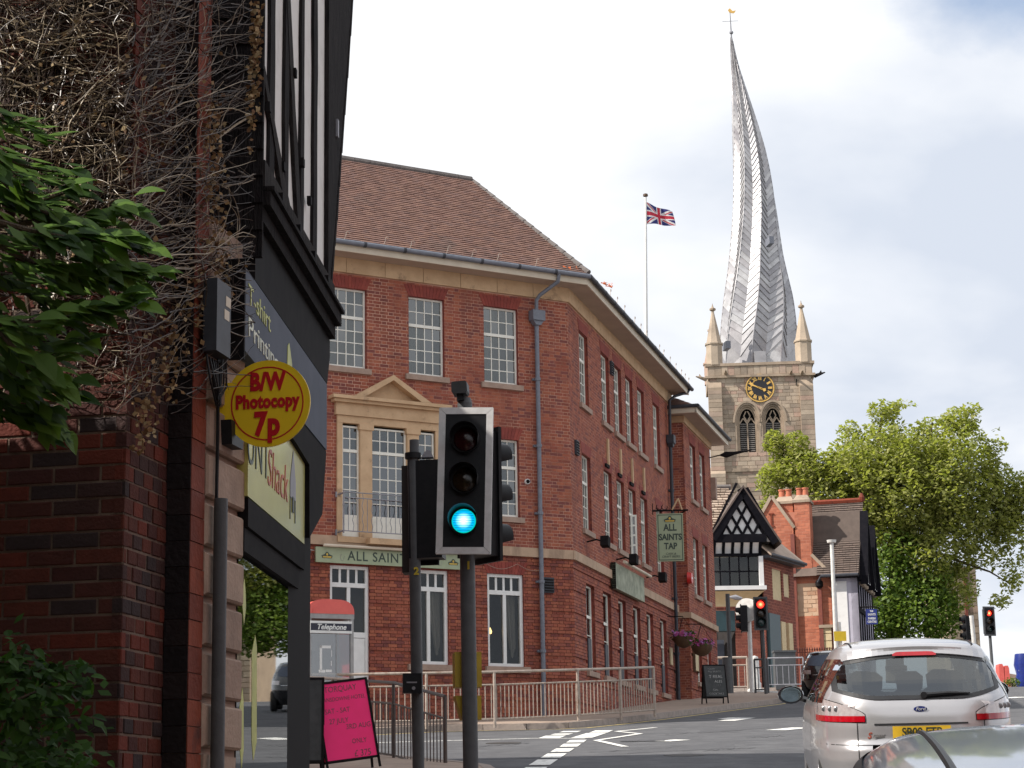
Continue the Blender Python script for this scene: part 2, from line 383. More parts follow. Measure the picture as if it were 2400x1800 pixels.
mat('terracotta', (0.22, 0.045, 0.022), piece=[(0.22, 0.045, 0.022), (0.18, 0.038, 0.02), (0.25, 0.055, 0.026)], rough=0.7, scale=9, bump=0.35, stain=((0.06, 0.022, 0.018), 3.0, 0.58, 0.8), spec=0.25)
mat('sandstone', (0.40, 0.28, 0.21), piece=[(0.40, 0.28, 0.21), (0.36, 0.25, 0.19), (0.43, 0.31, 0.235)], rough=0.85, scale=7, bump=0.3, bscale=40, stain=((0.17, 0.12, 0.09), 2.2, 0.62, 0.6))
mat('buff_stone', (0.60, 0.41, 0.245), (0.50, 0.33, 0.19), rough=0.8, scale=3, bump=0.2, bscale=30, stain=((0.24, 0.15, 0.09), 2.6, 0.60, 0.8))
mat('band_stone', (0.48, 0.335, 0.23), (0.40, 0.275, 0.185), rough=0.8, scale=2.5, bump=0.2, bscale=30, stain=((0.26, 0.175, 0.12), 1.6, 0.56, 0.75), streak=(1, 1, 0.3))
mat('sill_stone', (0.38, 0.27, 0.21), (0.30, 0.21, 0.165), rough=0.85, scale=6, bump=0.2)
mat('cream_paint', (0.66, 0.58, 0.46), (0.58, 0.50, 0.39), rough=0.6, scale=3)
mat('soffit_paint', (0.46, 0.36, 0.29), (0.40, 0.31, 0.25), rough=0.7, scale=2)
mat('window_white', (0.80, 0.78, 0.70), (0.66, 0.64, 0.56), rough=0.45, scale=9, lo=0.5, hi=0.8)
mat('tile_clay', (0.2, 0.1, 0.07), piece=[(0.245, 0.137, 0.105), (0.232, 0.128, 0.10), (0.26, 0.145, 0.108), (0.222, 0.125, 0.10), (0.24, 0.13, 0.10), (0.21, 0.122, 0.102)], rough=0.9, scale=4, bump=0.3, stain=((0.115, 0.083, 0.072), 0.5, 0.56, 0.5))
mat('ridge_tile', (0.17, 0.15, 0.14), (0.12, 0.105, 0.10), rough=0.9, scale=9, bump=0.4)
mat('lead_grey', (0.17, 0.18, 0.215), (0.13, 0.14, 0.17), rough=0.45, scale=8)
mat('gutter_dark', (0.055, 0.058, 0.07), (0.04, 0.042, 0.05), rough=0.5, scale=8, spec=0.25)
mat('orange', (0.75, 0.17, 0.03), (0.6, 0.12, 0.02), rough=0.5)
mat('iron_grey', (0.28, 0.28, 0.31), (0.2, 0.2, 0.22), rough=0.5)
mat('galvanised', (0.42, 0.355, 0.30), (0.31, 0.25, 0.205), rough=0.5, metal=0.2, scale=11, stain=((0.22, 0.12, 0.075), 4.0, 0.58, 0.8))
mat('rail_shaded', (0.055, 0.05, 0.05), (0.09, 0.06, 0.045), rough=0.5, scale=14)  # the shade over the near rail is put into its colour
mat('pole_grey', (0.105, 0.11, 0.115), (0.085, 0.088, 0.092), rough=0.5, scale=10, bump=0.15, bscale=60, spec=0.2)
mat('black_plastic', (0.012, 0.013, 0.015), (0.018, 0.018, 0.02), rough=0.45, scale=20, spec=0.2)
mat('black_timber', (0.012, 0.011, 0.012), (0.03, 0.026, 0.026), rough=0.85, scale=7, bump=0.8, bscale=26, stretch=(4, 4, 0.6), spec=0.08)
mat('black_paint', (0.009, 0.008, 0.009), (0.016, 0.014, 0.014), rough=0.75, scale=9, spec=0.08)
mat('grey_timber', (0.045, 0.04, 0.038), (0.018, 0.016, 0.016), rough=0.85, scale=9, bump=1.0, bscale=30, stretch=(4, 4, 0.5), spec=0.1)
mat('white_render', (0.72, 0.71, 0.68), (0.58, 0.56, 0.52), rough=0.8, scale=4, lo=0.5, hi=0.75, bump=0.25, bscale=25)
mat('plastic_white', (0.75, 0.75, 0.73), (0.68, 0.68, 0.66), rough=0.4)
mat('frame_white', (0.66, 0.65, 0.64), (0.56, 0.55, 0.54), rough=0.5, scale=15)
mat('signal_yellow', (0.50, 0.34, 0.02), (0.42, 0.28, 0.02), rough=0.5, scale=9)
mat('sign_yellow', (0.92, 0.64, 0.02), (0.84, 0.58, 0.02), rough=0.4, scale=6)
mat('sign_red', (0.55, 0.006, 0.016), (0.48, 0.005, 0.014), rough=0.45)
mat('sign_cream', (0.62, 0.60, 0.22), (0.56, 0.54, 0.19), rough=0.25, scale=3, coat=0.5)
mat('sign_slate', (0.105, 0.12, 0.155), (0.085, 0.10, 0.13), rough=0.65, scale=3, spec=0.1)
mat('lettering_lime', (0.55, 0.58, 0.16), rough=0.5)
mat('lettering_pale', (0.75, 0.77, 0.62), rough=0.5)
mat('lettering_ink', (0.03, 0.05, 0.035), rough=0.5)
mat('lettering_red', (0.48, 0.10, 0.05), rough=0.5)
mat('lettering_white', (0.82, 0.82, 0.80), rough=0.5)
mat('lettering_yellow', (0.75, 0.58, 0.05), rough=0.5)
mat('lettering_gold', (0.62, 0.42, 0.06), rough=0.4)
mat('sage_board', (0.34, 0.39, 0.25), (0.30, 0.35, 0.22), rough=0.5, scale=5)
mat('sage_faded', (0.36, 0.38, 0.27), (0.16, 0.18, 0.12), rough=0.6, scale=3.5)
mat('dark_room', (0.05, 0.045, 0.045), (0.035, 0.03, 0.03), rough=0.9)
mat('pale_room', (0.17, 0.17, 0.185), (0.12, 0.12, 0.13), rough=0.9, scale=1.2)
mat('curtain', (0.36, 0.33, 0.29), (0.27, 0.245, 0.215), rough=0.9, scale=14, stretch=(1, 1, 0.1))
mat('curtain_red', (0.10, 0.02, 0.018), (0.07, 0.015, 0.014), rough=0.9)
mat('pink_poster', (1.0, 0.02, 0.20), (0.96, 0.02, 0.18), rough=0.7)
mat('chalkboard', (0.03, 0.033, 0.034), (0.05, 0.053, 0.054), rough=0.7, scale=8)
mat('chalk', (0.6, 0.6, 0.58), rough=0.9)
mat('wood_brown', (0.10, 0.055, 0.025), (0.07, 0.035, 0.018), rough=0.6, scale=9, stretch=(1, 1, 0.15))
mat('box_red', (0.60, 0.02, 0.015), (0.52, 0.018, 0.014), rough=0.35)
mat('box_dome', (0.74, 0.13, 0.105), (0.68, 0.11, 0.09), rough=0.45)  # paler than the red sides: sunlight on the dome put into the colour
mat('box_steel', (0.33, 0.32, 0.31), (0.26, 0.25, 0.245), rough=0.4, metal=0.5, scale=8)
mat('navy_print', (0.015, 0.015, 0.035), rough=0.4)
mat('twig', (0.30, 0.235, 0.16), piece=[(0.20, 0.15, 0.10), (0.10, 0.07, 0.048), (0.06, 0.04, 0.03), (0.32, 0.25, 0.17), (0.05, 0.034, 0.026), (0.09, 0.06, 0.042), (0.46, 0.37, 0.25)], rough=0.4, scale=20)
mat('twig_shaded', (0.05, 0.035, 0.028), (0.03, 0.02, 0.018), rough=0.9)  # dark back layer of stems; shade behind the creeper put into its colour
mat('dead_leaf', (0.30, 0.17, 0.07), piece=[(0.30, 0.17, 0.07), (0.38, 0.24, 0.11), (0.20, 0.10, 0.045), (0.44, 0.32, 0.17)], rough=0.8)
mat('bark', (0.10, 0.075, 0.05), (0.06, 0.045, 0.03), rough=0.95, scale=6, bump=0.8, stretch=(3, 3, 0.6))
leafmat('leaf_dark', (0.022, 0.056, 0.012), (0.125, 0.22, 0.038))
leafmat('leaf_bush', (0.018, 0.045, 0.012), (0.05, 0.11, 0.022))
leafmat('leaf_plane', (0.19, 0.21, 0.065), (0.40, 0.39, 0.15), trans=0.42)
leafmat('leaf_ivy', (0.05, 0.10, 0.016), (0.17, 0.23, 0.04), trans=0.3)
leafmat('petal', (0.55, 0.06, 0.30), (0.45, 0.22, 0.65))
mat('church_stone', (0.46, 0.365, 0.275), piece=[(0.44, 0.345, 0.26), (0.38, 0.30, 0.225), (0.50, 0.40, 0.30), (0.41, 0.31, 0.24), (0.47, 0.38, 0.29), (0.33, 0.265, 0.205), (0.47, 0.325, 0.25)], rough=0.9, scale=0.9, bump=0.6, bscale=5, stain=((0.20, 0.155, 0.12), 0.25, 0.55, 0.7))
mat('church_trim', (0.40, 0.31, 0.23), (0.29, 0.225, 0.165), rough=0.9, scale=1.2, bump=0.5, bscale=5, stain=((0.14, 0.11, 0.085), 0.7, 0.55, 0.75))
mat('church_joint', (0.36, 0.27, 0.19), (0.28, 0.21, 0.15), rough=0.95, scale=1)
mat('lead', (0.52, 0.51, 0.52), piece=[(0.50, 0.49, 0.50), (0.43, 0.42, 0.43), (0.35, 0.34, 0.355), (0.55, 0.54, 0.54), (0.46, 0.44, 0.445)], rough=0.40, metal=0.35, scale=1.4, bump=0.25, bscale=3, stain=((0.22, 0.19, 0.20), 0.35, 0.58, 0.55))
mat('clock_black', (0.012, 0.011, 0.016), rough=0.4)
mat('gilt', (0.78, 0.48, 0.13), (0.66, 0.40, 0.10), rough=0.4, metal=0.3)
mat('louvre', (0.22, 0.20, 0.185), (0.15, 0.14, 0.13), rough=0.8, scale=3)
mat('void', (0.006, 0.006, 0.007), rough=0.9)
mat('house_brick', (0.54, 0.18, 0.10), piece=[(0.54, 0.18, 0.10), (0.49, 0.16, 0.09), (0.57, 0.20, 0.115), (0.45, 0.145, 0.082)], rough=0.9, scale=1.6)
mat('house_mortar', (0.50, 0.22, 0.15), (0.42, 0.17, 0.11), rough=0.95, scale=1.4)
mat('house_patch', (0.60, 0.40, 0.27), piece=[(0.62, 0.42, 0.28), (0.56, 0.33, 0.21), (0.64, 0.45, 0.31)], rough=0.9, scale=1.6)
mat('tile_brown', (0.12, 0.085, 0.07), piece=[(0.135, 0.10, 0.085), (0.115, 0.085, 0.07), (0.15, 0.11, 0.09)], rough=0.9, scale=3)
mat('tile_stone', (0.40, 0.30, 0.23), piece=[(0.42, 0.32, 0.25), (0.34, 0.26, 0.20), (0.47, 0.37, 0.29)], rough=0.9, scale=3)
mat('timber_black', (0.007, 0.007, 0.010), (0.012, 0.011, 0.014), rough=0.85, spec=0.06)
mat('panel_white', (0.74, 0.73, 0.72), (0.62, 0.61, 0.60), rough=0.8, scale=2, lo=0.5, hi=0.8)
mat('panel_cream', (0.62, 0.50, 0.30), (0.55, 0.44, 0.26), rough=0.7)
mat('annex_brick', (0.22, 0.065, 0.045), piece=[(0.22, 0.065, 0.045), (0.19, 0.056, 0.04), (0.25, 0.075, 0.05)], rough=0.9, scale=2)
mat('shop_green', (0.018, 0.05, 0.06), (0.014, 0.04, 0.048), rough=0.4)
mat('lilac_render', (0.48, 0.46, 0.54), (0.42, 0.40, 0.47), rough=0.8, scale=2)
mat('sign_blue', (0.012, 0.03, 0.22), rough=0.4)
mat('post_white', (0.74, 0.73, 0.70), (0.6, 0.58, 0.55), rough=0.5, scale=6)
mat('fence_red', (0.22, 0.06, 0.035), (0.16, 0.04, 0.03), rough=0.6)
mat('silver_paint', (0.52, 0.51, 0.52), (0.50, 0.49, 0.50), rough=0.3, metal=0.55, coat=0.8)
mat('silver_sky_tint', (0.46, 0.51, 0.60), (0.44, 0.49, 0.58), rough=0.28, metal=0.25, coat=0.8)  # blue put into the silver paint for the sky it reflects
mat('black_car', (0.008, 0.008, 0.010), rough=0.2, coat=0.9)
mat('trim_black', (0.015, 0.015, 0.017), rough=0.5)
mat('seat_cloth', (0.05, 0.05, 0.052), rough=0.9)
mat('tyre', (0.018, 0.018, 0.018), rough=0.85)
mat('alloy', (0.45, 0.45, 0.46), rough=0.35, metal=0.8)
mat('lamp_red', (0.45, 0.004, 0.012), (0.35, 0.003, 0.01), rough=0.12, coat=0.8, scale=30)
mat('lamp_clear', (0.62, 0.56, 0.55), (0.45, 0.40, 0.40), rough=0.1, coat=0.9, scale=20, metal=0.3)
mat('plate_yellow', (0.80, 0.50, 0.03), rough=0.4)
mat('flag_blue', (0.02, 0.025, 0.17), rough=0.7); mat('flag_red', (0.55, 0.02, 0.05), rough=0.7); mat('flag_white', (0.80, 0.79, 0.78), rough=0.7)
mat('lens_dark_red', (0.035, 0.004, 0.005), rough=0.2); mat('lens_dark_amber', (0.03, 0.016, 0.006), rough=0.2); mat('lens_dark_green', (0.006, 0.03, 0.03), rough=0.2)
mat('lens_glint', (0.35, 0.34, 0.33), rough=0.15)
def lamp_lens(name, stops, st):
    m, t, b = new_mat(name); MATS[name] = m; tcn = N(t, 'ShaderNodeTexCoord'); mpn = N(t, 'ShaderNodeMapping'); mpn.inputs['Location'].default_value = (-.5, 0, -.5); mpn.inputs['Scale'].default_value = (1, 0, 1); L(t, tcn.outputs['Generated'], mpn.inputs[0])
    ln = N(t, 'ShaderNodeVectorMath', operation='LENGTH'); L(t, mpn.outputs[0], ln.inputs[0]); rp = N(t, 'ShaderNodeValToRGB'); cr = rp.color_ramp
    while len(cr.elements) < len(stops): cr.elements.new(.5)
    for e_, (p_, c_) in zip(cr.elements, stops): e_.position = p_; e_.color = rgba(c_)
    L(t, ln.outputs['Value'], rp.inputs[0]); L(t, rp.outputs[0], b.inputs['Emission Color']); b.inputs['Emission Strength'].default_value = st; b.inputs['Base Color'].default_value = (.01, .02, .02, 1); b.inputs['Roughness'].default_value = .3
lamp_lens('signal_green', [(0.08, (1, 1, 1)), (0.22, (.30, .90, 1.0)), (0.34, (.0, .42, .85)), (0.45, (.0, .38, .62)), (0.5, (.0, .45, .25))], 1.15)
emit('signal_rim', (0.0, 0.30, 0.50), 0.5)
lamp_lens('signal_red', [(0.05, (1, .55, .2)), (0.22, (1, .12, .04)), (0.5, (.85, .0, .01))], 2.0)
mat('wood_dark', (0.03, 0.018, 0.014), rough=.6)
emit('bulb', (1.0, 0.62, 0.22), 4.0)
glass('pane', refl=0.2); glass('pane_clear', (0.75, 0.76, 0.75), 0.07); glass('pane_dark', (0.30, 0.31, 0.31), 0.30); glass('shop_glass', (0.35, 0.37, 0.37), 0.45, 0.012, 0.85); glass('car_glass', (0.42, 0.47, 0.48), 0.28, 0.01); glass('box_glass', (0.50, 0.50, 0.50), 0.35, 0.06)
mat('mirror', (0.25, 0.30, 0.30), rough=0.05, metal=0.9)
mat('dark_glass', (0.012, 0.014, 0.016), rough=0.03, spec=0.6)
mat('cast_iron', (0.06, 0.055, 0.05), (0.035, 0.032, 0.03), rough=0.6, scale=30)

# ------------------------------------------------------------------ ground, road, pavements
def sheet(name, m, x0, x1, y0, y1, dz, nx_=2, step=3.0):
    mb = MB(); ys = []; y = y0
    while y < y1: ys.append(y); y += step if y < 110 else 60
    ys.append(y1)
    for a, b in zip(ys, ys[1:]): mb.face([(x0, a, G(a) + dz), (x1, a, G(a) + dz), (x1, b, G(b) + dz), (x0, b, G(b) + dz)])
    return structure(mb.build(name, m, smooth=True))
sheet('ground', 'earth', -900, 900, -60, 3000, -0.02)
road = sheet('road', 'asphalt', -40, 45, -20, 110, 0.0)
def strip(name, m, pts, dz, parent=None):
    """flat polygon that follows the climb of the street"""
    mb = MB(); mb.face([(p[0], p[1], G(p[1]) + dz) for p in pts]); return mb.build(name, m, parent)
def marking(name, m, a, b, w_, dz=0.006):
    a, b = Vector(a[:2]), Vector(b[:2]); n = (b - a).normalized(); n = Vector((-n.y, n.x)) * w_ / 2
    return strip(name, m, [a - n, b - n, b + n, a + n], dz, road)
def polyline_marking(name, m, pts, w_, dz=0.006):
    mb = MB(); P = [Vector(p[:2]) for p in pts]; Ls, Rs = [], []
    for i, p in enumerate(P):
        d = (P[min(i + 1, len(P) - 1)] - P[max(i - 1, 0)]).normalized(); n = Vector((-d.y, d.x)) * w_ / 2
        Ls.append(p + n); Rs.append(p - n)
    for i in range(len(P) - 1): mb.face([(q.x, q.y, G(q.y) + dz) for q in (Rs[i], Rs[i + 1], Ls[i + 1], Ls[i])])
    return mb.build(name, m, road)
def resample(pts, step):
    out = [Vector(pts[0][:2])]; acc = 0.0
    for a, b in zip(pts, pts[1:]):
        a, b = Vector(a[:2]), Vector(b[:2]); l = (b - a).length; t = step - acc
        while t <= l: out.append(a + (b - a) * t / l); t += step
        acc = (acc + l) % step
    out.append(Vector(pts[-1][:2])); return out
KERB = [(-16, 40.6), (-10, 40.3), (-4.3, 40.1)] + [tuple(gnd(*p)[:2]) for p in [(1050, 1713), (1250, 1710), (1331, 1708), (1440, 1697), (1543, 1685), (1643, 1672), (1752, 1658), (1814, 1650), (1850, 1641), (1872, 1635)]] + [(8.75, 65.0), (8.3, 69.0), (6.2, 72.0), (0, 74.5), (-8, 77)]
def pavement(name, kerb, inner, dz=0.12, label_m='paving'):
    k = resample(kerb, 0.9); mb = MB()
    poly = [(p.x, p.y) for p in k] + inner
    # triangulated fan strips between kerb and inner line
    import mathutils.geometry as mg
    tri = mg.tessellate_polygon([[Vector((p[0], p[1], 0)) for p in poly]])
    for t in tri: mb.face([(poly[i][0], poly[i][1], G(poly[i][1]) + dz) for i in t])
    pv = structure(mb.build(name, label_m))
    for i in range(len(k) - 1):
        a, b = k[i], k[i + 1]; d = (b - a); l = d.length
        if l < 0.1: continue
        d.normalize(); n = Vector((d.y, -d.x))                # road side
        a2, b2 = a + d * 0.006, b - d * 0.006; q = MB()
        def pt(p, o, z): r_ = p + n * o; return Vector((r_.x, r_.y, G(r_.y) + z))
        q.hexa([pt(a2, 0.02, -0.05), pt(b2, 0.02, -0.05), pt(b2, 0.0, dz + 0.006), pt(a2, 0.0, dz + 0.006)], [pt(a2, -0.14, -0.05), pt(b2, -0.14, -0.05), pt(b2, -0.14, dz + 0.006), pt(a2, -0.14, dz + 0.006)])
        q.build('kerb_stone', 'kerbstone', pv)
    return pv
pavement('pavement', KERB, [(-8, 84), (-16, 60)])
# painted lines along and across the junction
kin = resample(KERB[:14], 0.8)
def offset_line(pts, o):
    out = []
    for i, p in enumerate(pts):
        d = (pts[min(i + 1, len(pts) - 1)] - pts[max(i - 1, 0)]).normalized(); out.append(p + Vector((d.y, -d.x)) * o)
    return out
polyline_marking('yellow_line', 'paint_yellow', offset_line(kin, 0.28), 0.10)
polyline_marking('white_line', 'paint_white', [(-16, 36.9), (-5, 36.75), gnd(1250, 1731), gnd(1372, 1731)], 0.14)
for p, q, wd in [((1286, 1731), (1303, 1725), .55), ((1311, 1723), (1322, 1720), .5), ((1331, 1717), (1342, 1714), .5), ((1363, 1730), (1398, 1719), .55), ((1402, 1718), (1416, 1712.5), .5),
                 ((1356, 1735), (1347, 1741), .42), ((1342, 1744), (1332, 1751), .42), ((1325, 1755), (1312, 1763), .42), ((1306, 1767), (1290, 1777), .42), ((1284, 1781), (1264, 1794), .42), ((1258, 1799), (1232, 1816), .42)]:
    marking('white_dash', 'paint_white', gnd(*p), gnd(*q), wd * .72, 0.008)
polyline_marking('zigzag_line', 'paint_white', [gnd(*p) for p in [(1536, 1706), (1446, 1715), (1500, 1720.5), (1398, 1736), (1466, 1751)]], 0.13, 0.009)
for p, q, wd in [((1552, 1738), (1600, 1734.5), .5), ((1702, 1690), (1752, 1683), .55), ((1694, 1686), (1722, 1682.5), .4), ((1818, 1712), (1880, 1706), .6), ((2290, 1640), (2400, 1634), .8)]:
    marking('white_dash', 'paint_white', gnd(*p), gnd(*q), wd * .72, 0.008)
for i in range(5):                                          # a short word painted across the lane, seen edge-on
    a = gnd(1462 + i * 21, 1739 - i * 0.4); marking('road_lettering', 'asphalt_patch', a, gnd(1472 + i * 21, 1734.5 - i * 0.4), 0.16, 0.010)
strip('tarmac_patch', 'asphalt_patch', [gnd(1040, 1768)[:2], gnd(1290, 1764)[:2], gnd(1296, 1776)[:2], gnd(1040, 1784)[:2]], 0.003, road)
strip('tarmac_patch', 'asphalt_patch', [gnd(1480, 1752)[:2], gnd(1720, 1742)[:2], gnd(1722, 1754)[:2], gnd(1470, 1766)[:2]], 0.003, road)
strip('tarmac_patch', 'asphalt_patch', [gnd(1640, 1712)[:2], gnd(1800, 1700)[:2], gnd(1806, 1706)[:2], gnd(1640, 1719)[:2]], 0.003, road)
crk = random.Random(14)
for (px, py, ln) in ((1380, 1764, 230), (1560, 1722, 180), (1090, 1752, 150), (1650, 1760, 120), (1750, 1730, 90)):
    pts = [gnd(px + ln * i / 14, py - ln * i / 14 * .06 + crk.uniform(-1.6, 1.6)) for i in range(15)]; polyline_marking('tarmac_crack', 'asphalt_patch', pts, .05, .0045)
for px, py in ((1605, 1770), (1180, 1742)):
    c_ = gnd(px, py); strip('manhole_cover', 'cast_iron', [(c_.x + .32 * math.cos(k * math.pi / 10), c_.y + .32 * math.sin(k * math.pi / 10)) for k in range(20)], .006, road)
# pavement on the near left, in front of the shop
KL = [(-16, 39.5), (-4.6, 34.2), (-2.6, 31.6), (-1.5, 29.4), (-0.55, 27.6), (0.2, 20.0), (-0.1, 12.0), (-0.4, 6.0), (-0.6, -6.0)]
pavement('pavement', KL, [(-16, -6)])
# pavement across the side street, before the timbered house
KF = [(-10, 84.5), (6, 78.6), (9.5, 77.6), (12.6, 77.0), (14.2, 80), (16.0, 92), (18, 110)]
pavement('pavement', KF, [(6, 118), (-10, 110)])
KR = [(24.0, 110), (23.0, 84), (20.0, 70), (17.0, 50), (13, 30), (9, 12), (6.5, -5)]
pavement('pavement', KR, [(40, -5), (40, 110)])

# ------------------------------------------------------------------ the corner pub
CX_, CY_ = 1.384, 48.10
F1 = Fr(CX_, CY_, 30.5); F2 = Fr(CX_, CY_, 75.0)
pub = thing('pub_building', 'three-storey red brick corner pub with cream eaves and hipped clay tile roof', 'building', (CX_, CY_, G(48.1)))
PANE = {}
def pane_mesh(w_, h_, m):
    k = (round(w_, 3), round(h_, 3), m)
    if k not in PANE:
        q = MB(); q.hexa([(-w_ / 2, -0.002, -h_ / 2), (w_ / 2, -0.002, -h_ / 2), (w_ / 2, -0.002, h_ / 2), (-w_ / 2, -0.002, h_ / 2)], [(-w_ / 2, 0.002, -h_ / 2), (w_ / 2, 0.002, -h_ / 2), (w_ / 2, 0.002, h_ / 2), (-w_ / 2, 0.002, h_ / 2)])
        PANE[k] = q.mesh('pane', m)
    return PANE[k]
prng = random.Random(5)
def glaze(F, s0, s1, z0, z1, cols, rows, d, m, parent, bar=0.022, bars_m='window_white', wob=0.006):
    """glazing bars and single panes filling s0..s1 x z0..z1"""
    q = MB(); pw = (s1 - s0) / cols; ph = (z1 - z0) / rows
    for i in range(1, cols): x = s0 + i * pw; q.box(F, x - bar / 2, x + bar / 2, d - 0.015, d + 0.015, z0, z1)
    for j in range(1, rows): z = z0 + j * ph; q.box(F, s0, s1, d - 0.013, d + 0.013, z - bar / 2, z + bar / 2)
    if q.f: q.build('glazing_bars', bars_m, parent)
    me = pane_mesh(pw - 0.004, ph - 0.004, m); me2 = pane_mesh(pw - 0.004, ph - 0.004, 'pane_dark' if m == 'pane' else m)
    for i in range(cols):
        for j in range(rows):
            place('pane', me2 if prng.random() < .35 else me, parent, F.p(s0 + (i + .5) * pw, d, z0 + (j + .5) * ph), (prng.uniform(-wob, wob), 0, rad(F.ang) + prng.uniform(-wob, wob)))
def opening(F, s0, s1, z0, z1, depth, parent, rv, room, deep=0.9, name='window_reveal'):
    """brick reveal and the dim room behind it"""
    q = MB()
    def ring(a, b, g0, g1):
        P = F.p
        for (x0, y0, x1, y1) in ((s0, z0, s1, z0), (s1, z0, s1, z1), (s1, z1, s0, z1), (s0, z1, s0, z0)):
            q.face([P(x0, a, y0), P(x1, a, y1), P(x1, b, y1), P(x0, b, y0)])
    ring(0.0, -depth, 0, 0); q.mi = 1; ring(-depth, -depth - deep, 0, 0)
    q.face([F.p(s0, -depth - deep, z0), F.p(s1, -depth - deep, z0), F.p(s1, -depth - deep, z1), F.p(s0, -depth - deep, z1)])
    return q.build(name, [rv, room], parent)
def flat_arch(F, s0, s1, z, h, parent, m='pub_brick_rubbed', spread=0.13):
    q = MB(); n = max(8, int((s1 - s0) / 0.075)); 
    for i in range(n):
        q.rv = prng.random() * .99 + .005
        a0, a1 = i / n, (i + 1) / n; g = 0.004
        b0, b1 = s0 + (s1 - s0) * a0, s0 + (s1 - s0) * a1; t0, t1 = s0 - spread + (s1 - s0 + 2 * spread) * a0, s0 - spread + (s1 - s0 + 2 * spread) * a1
        q.hexa([F.p(b0 + g, 0.008, z), F.p(b1 - g, 0.008, z), F.p(t1 - g, 0.008, z + h), F.p(t0 + g, 0.008, z + h)], [F.p(b0 + g, -.05, z), F.p(b1 - g, -.05, z), F.p(t1 - g, -.05, z + h), F.p(t0 + g, -.05, z + h)], False)
    return q.build('brick_lintel', m, parent, kind='stuff')
def sash(F, s0, s1, z0, z1, parent, cols=4, up=2, dn=4, frac=0.64, room='pale_room', pm='pane', arch=0.28, sill=True, drape=True, open_leaf=False):
    w_ = parent; d = -0.12; fw = 0.045
    opening(F, s0, s1, z0, z1, 0.10, parent, 'pub_brick_rubbed', room)
    q = MB(); q.box(F, s0, s0 + fw, -.15, -.09, z0, z1); q.box(F, s1 - fw, s1, -.15, -.09, z0, z1); q.box(F, s0 + fw, s1 - fw, -.15, -.09, z1 - fw, z1); q.box(F, s0 + fw, s1 - fw, -.15, -.09, z0, z0 + fw + .02)
    zt = z0 + (z1 - z0) * frac; q.box(F, s0 + fw, s1 - fw, -.15, -.085, zt - .035, zt + .035)
    win = q.build('window', 'window_white', parent)
    glaze(F, s0 + fw, s1 - fw, z0 + fw + .02, zt - .035, cols, dn, d, pm, win); glaze(F, s0 + fw, s1 - fw, zt + .035, z1 - fw, cols, up, d, pm, win)
    if sill:
        q = MB(); q.box(F, s0 - .10, s1 + .10, -.1, .07, z0 - .13, z0 - .004); q.build('sill', 'sill_stone', win)
    if arch: flat_arch(F, s0, s1, z1 + .002, arch, win)
    if drape:                                              # pale curtain hanging to one side inside the room
        q = MB(); x0 = s0 + 0.02; n = 14; wd = (s1 - s0) * prng.choice((.3, .45, .6)); zb = z0
        if prng.random() < .4: x0 = s1 - wd - .02
        for i in range(n):
            a, b = x0 + wd * i / n, x0 + wd * (i + 1) / n; da, db = -.30 + .03 * (i % 2), -.30 + .03 * ((i + 1) % 2)
            q.face([F.p(a, da, zb), F.p(b, db, zb), F.p(b, db, z1), F.p(a, da, z1)])
        q.build('curtain', 'curtain', win)
    return win
zg1 = G(46) - 0.3
UP = [(-6.40, -5.46, 11.85, 13.72), (-4.37, -3.43, 11.85, 13.72), (-2.36, -1.42, 11.85, 13.72)]
MID = (-2.39, -1.45, 8.67, 10.52)
GFW = [(-4.36, -3.39, 5.18, 7.32), (-2.36, -1.39, 5.18, 7.32)]
DOOR = (-6.37, -5.40, 3.90, 7.32)
VEN = (-6.22, -3.58, 7.97, 10.72)
RW2 = [1.16, 3.62, 5.17, 6.68, 8.28, 10.52]; RGF = [1.27, 3.16, 4.98, 6.86, 8.66, 10.60]; ow = 0.95
A2 = 0.30
arch_h = lambda h: (h[0] - .13, h[1] + .13, h[3], h[3] + A2 - .02)
H1 = UP + [MID, VEN]
rec = lambda z: 0.03 if int(round((z - 3.6) / 0.075)) % 7 == 3 else 0.0
masonry(F1, -14, 0, 7.97, 14.07, H1, 'pub_brick', 'pub_mortar', pub, flemish=True, proud=.005, joint=.013, singles=300, key=lambda s, z: abs(s + 5.2) + abs(z - 12.2) * .8, seed=2)
HG = GFW + [DOOR]
masonry(F1, -14, 0, zg1, 7.75, HG, 'pub_brick', 'pub_mortar', pub, flemish=True, seed=3, recess=rec, thick=.06)
R2 = [(x, x + ow, 11.80, 13.66) for x in RW2]; R1 = [(x, x + ow, 8.66, 10.55) for x in RW2]; RG = [(x, x + .92, 5.22, 7.32) for x in RGF]
PDOOR = (12.72, 13.30, 4.6, 7.2)
masonry(F2, 0.0, 13.4, 7.97, 14.07, R2 + R1, 'pub_brick', 'pub_mortar', pub, flemish=True, proud=.005, joint=.013, seed=4)
masonry(F2, 0.0, 13.4, G(47.5) - .2, 7.75, RG + [PDOOR], 'pub_brick', 'pub_mortar', pub, flemish=True, seed=5, recess=rec, thick=.06)
for h in UP: sash(F1, *h, pub)
sash(F1, *MID, pub, dn=4, up=2, room='dark_room')
for h in R2: sash(F2, *h, pub, drape=False)
for i, h in enumerate(R1): sash(F2, *h, pub, drape=False)
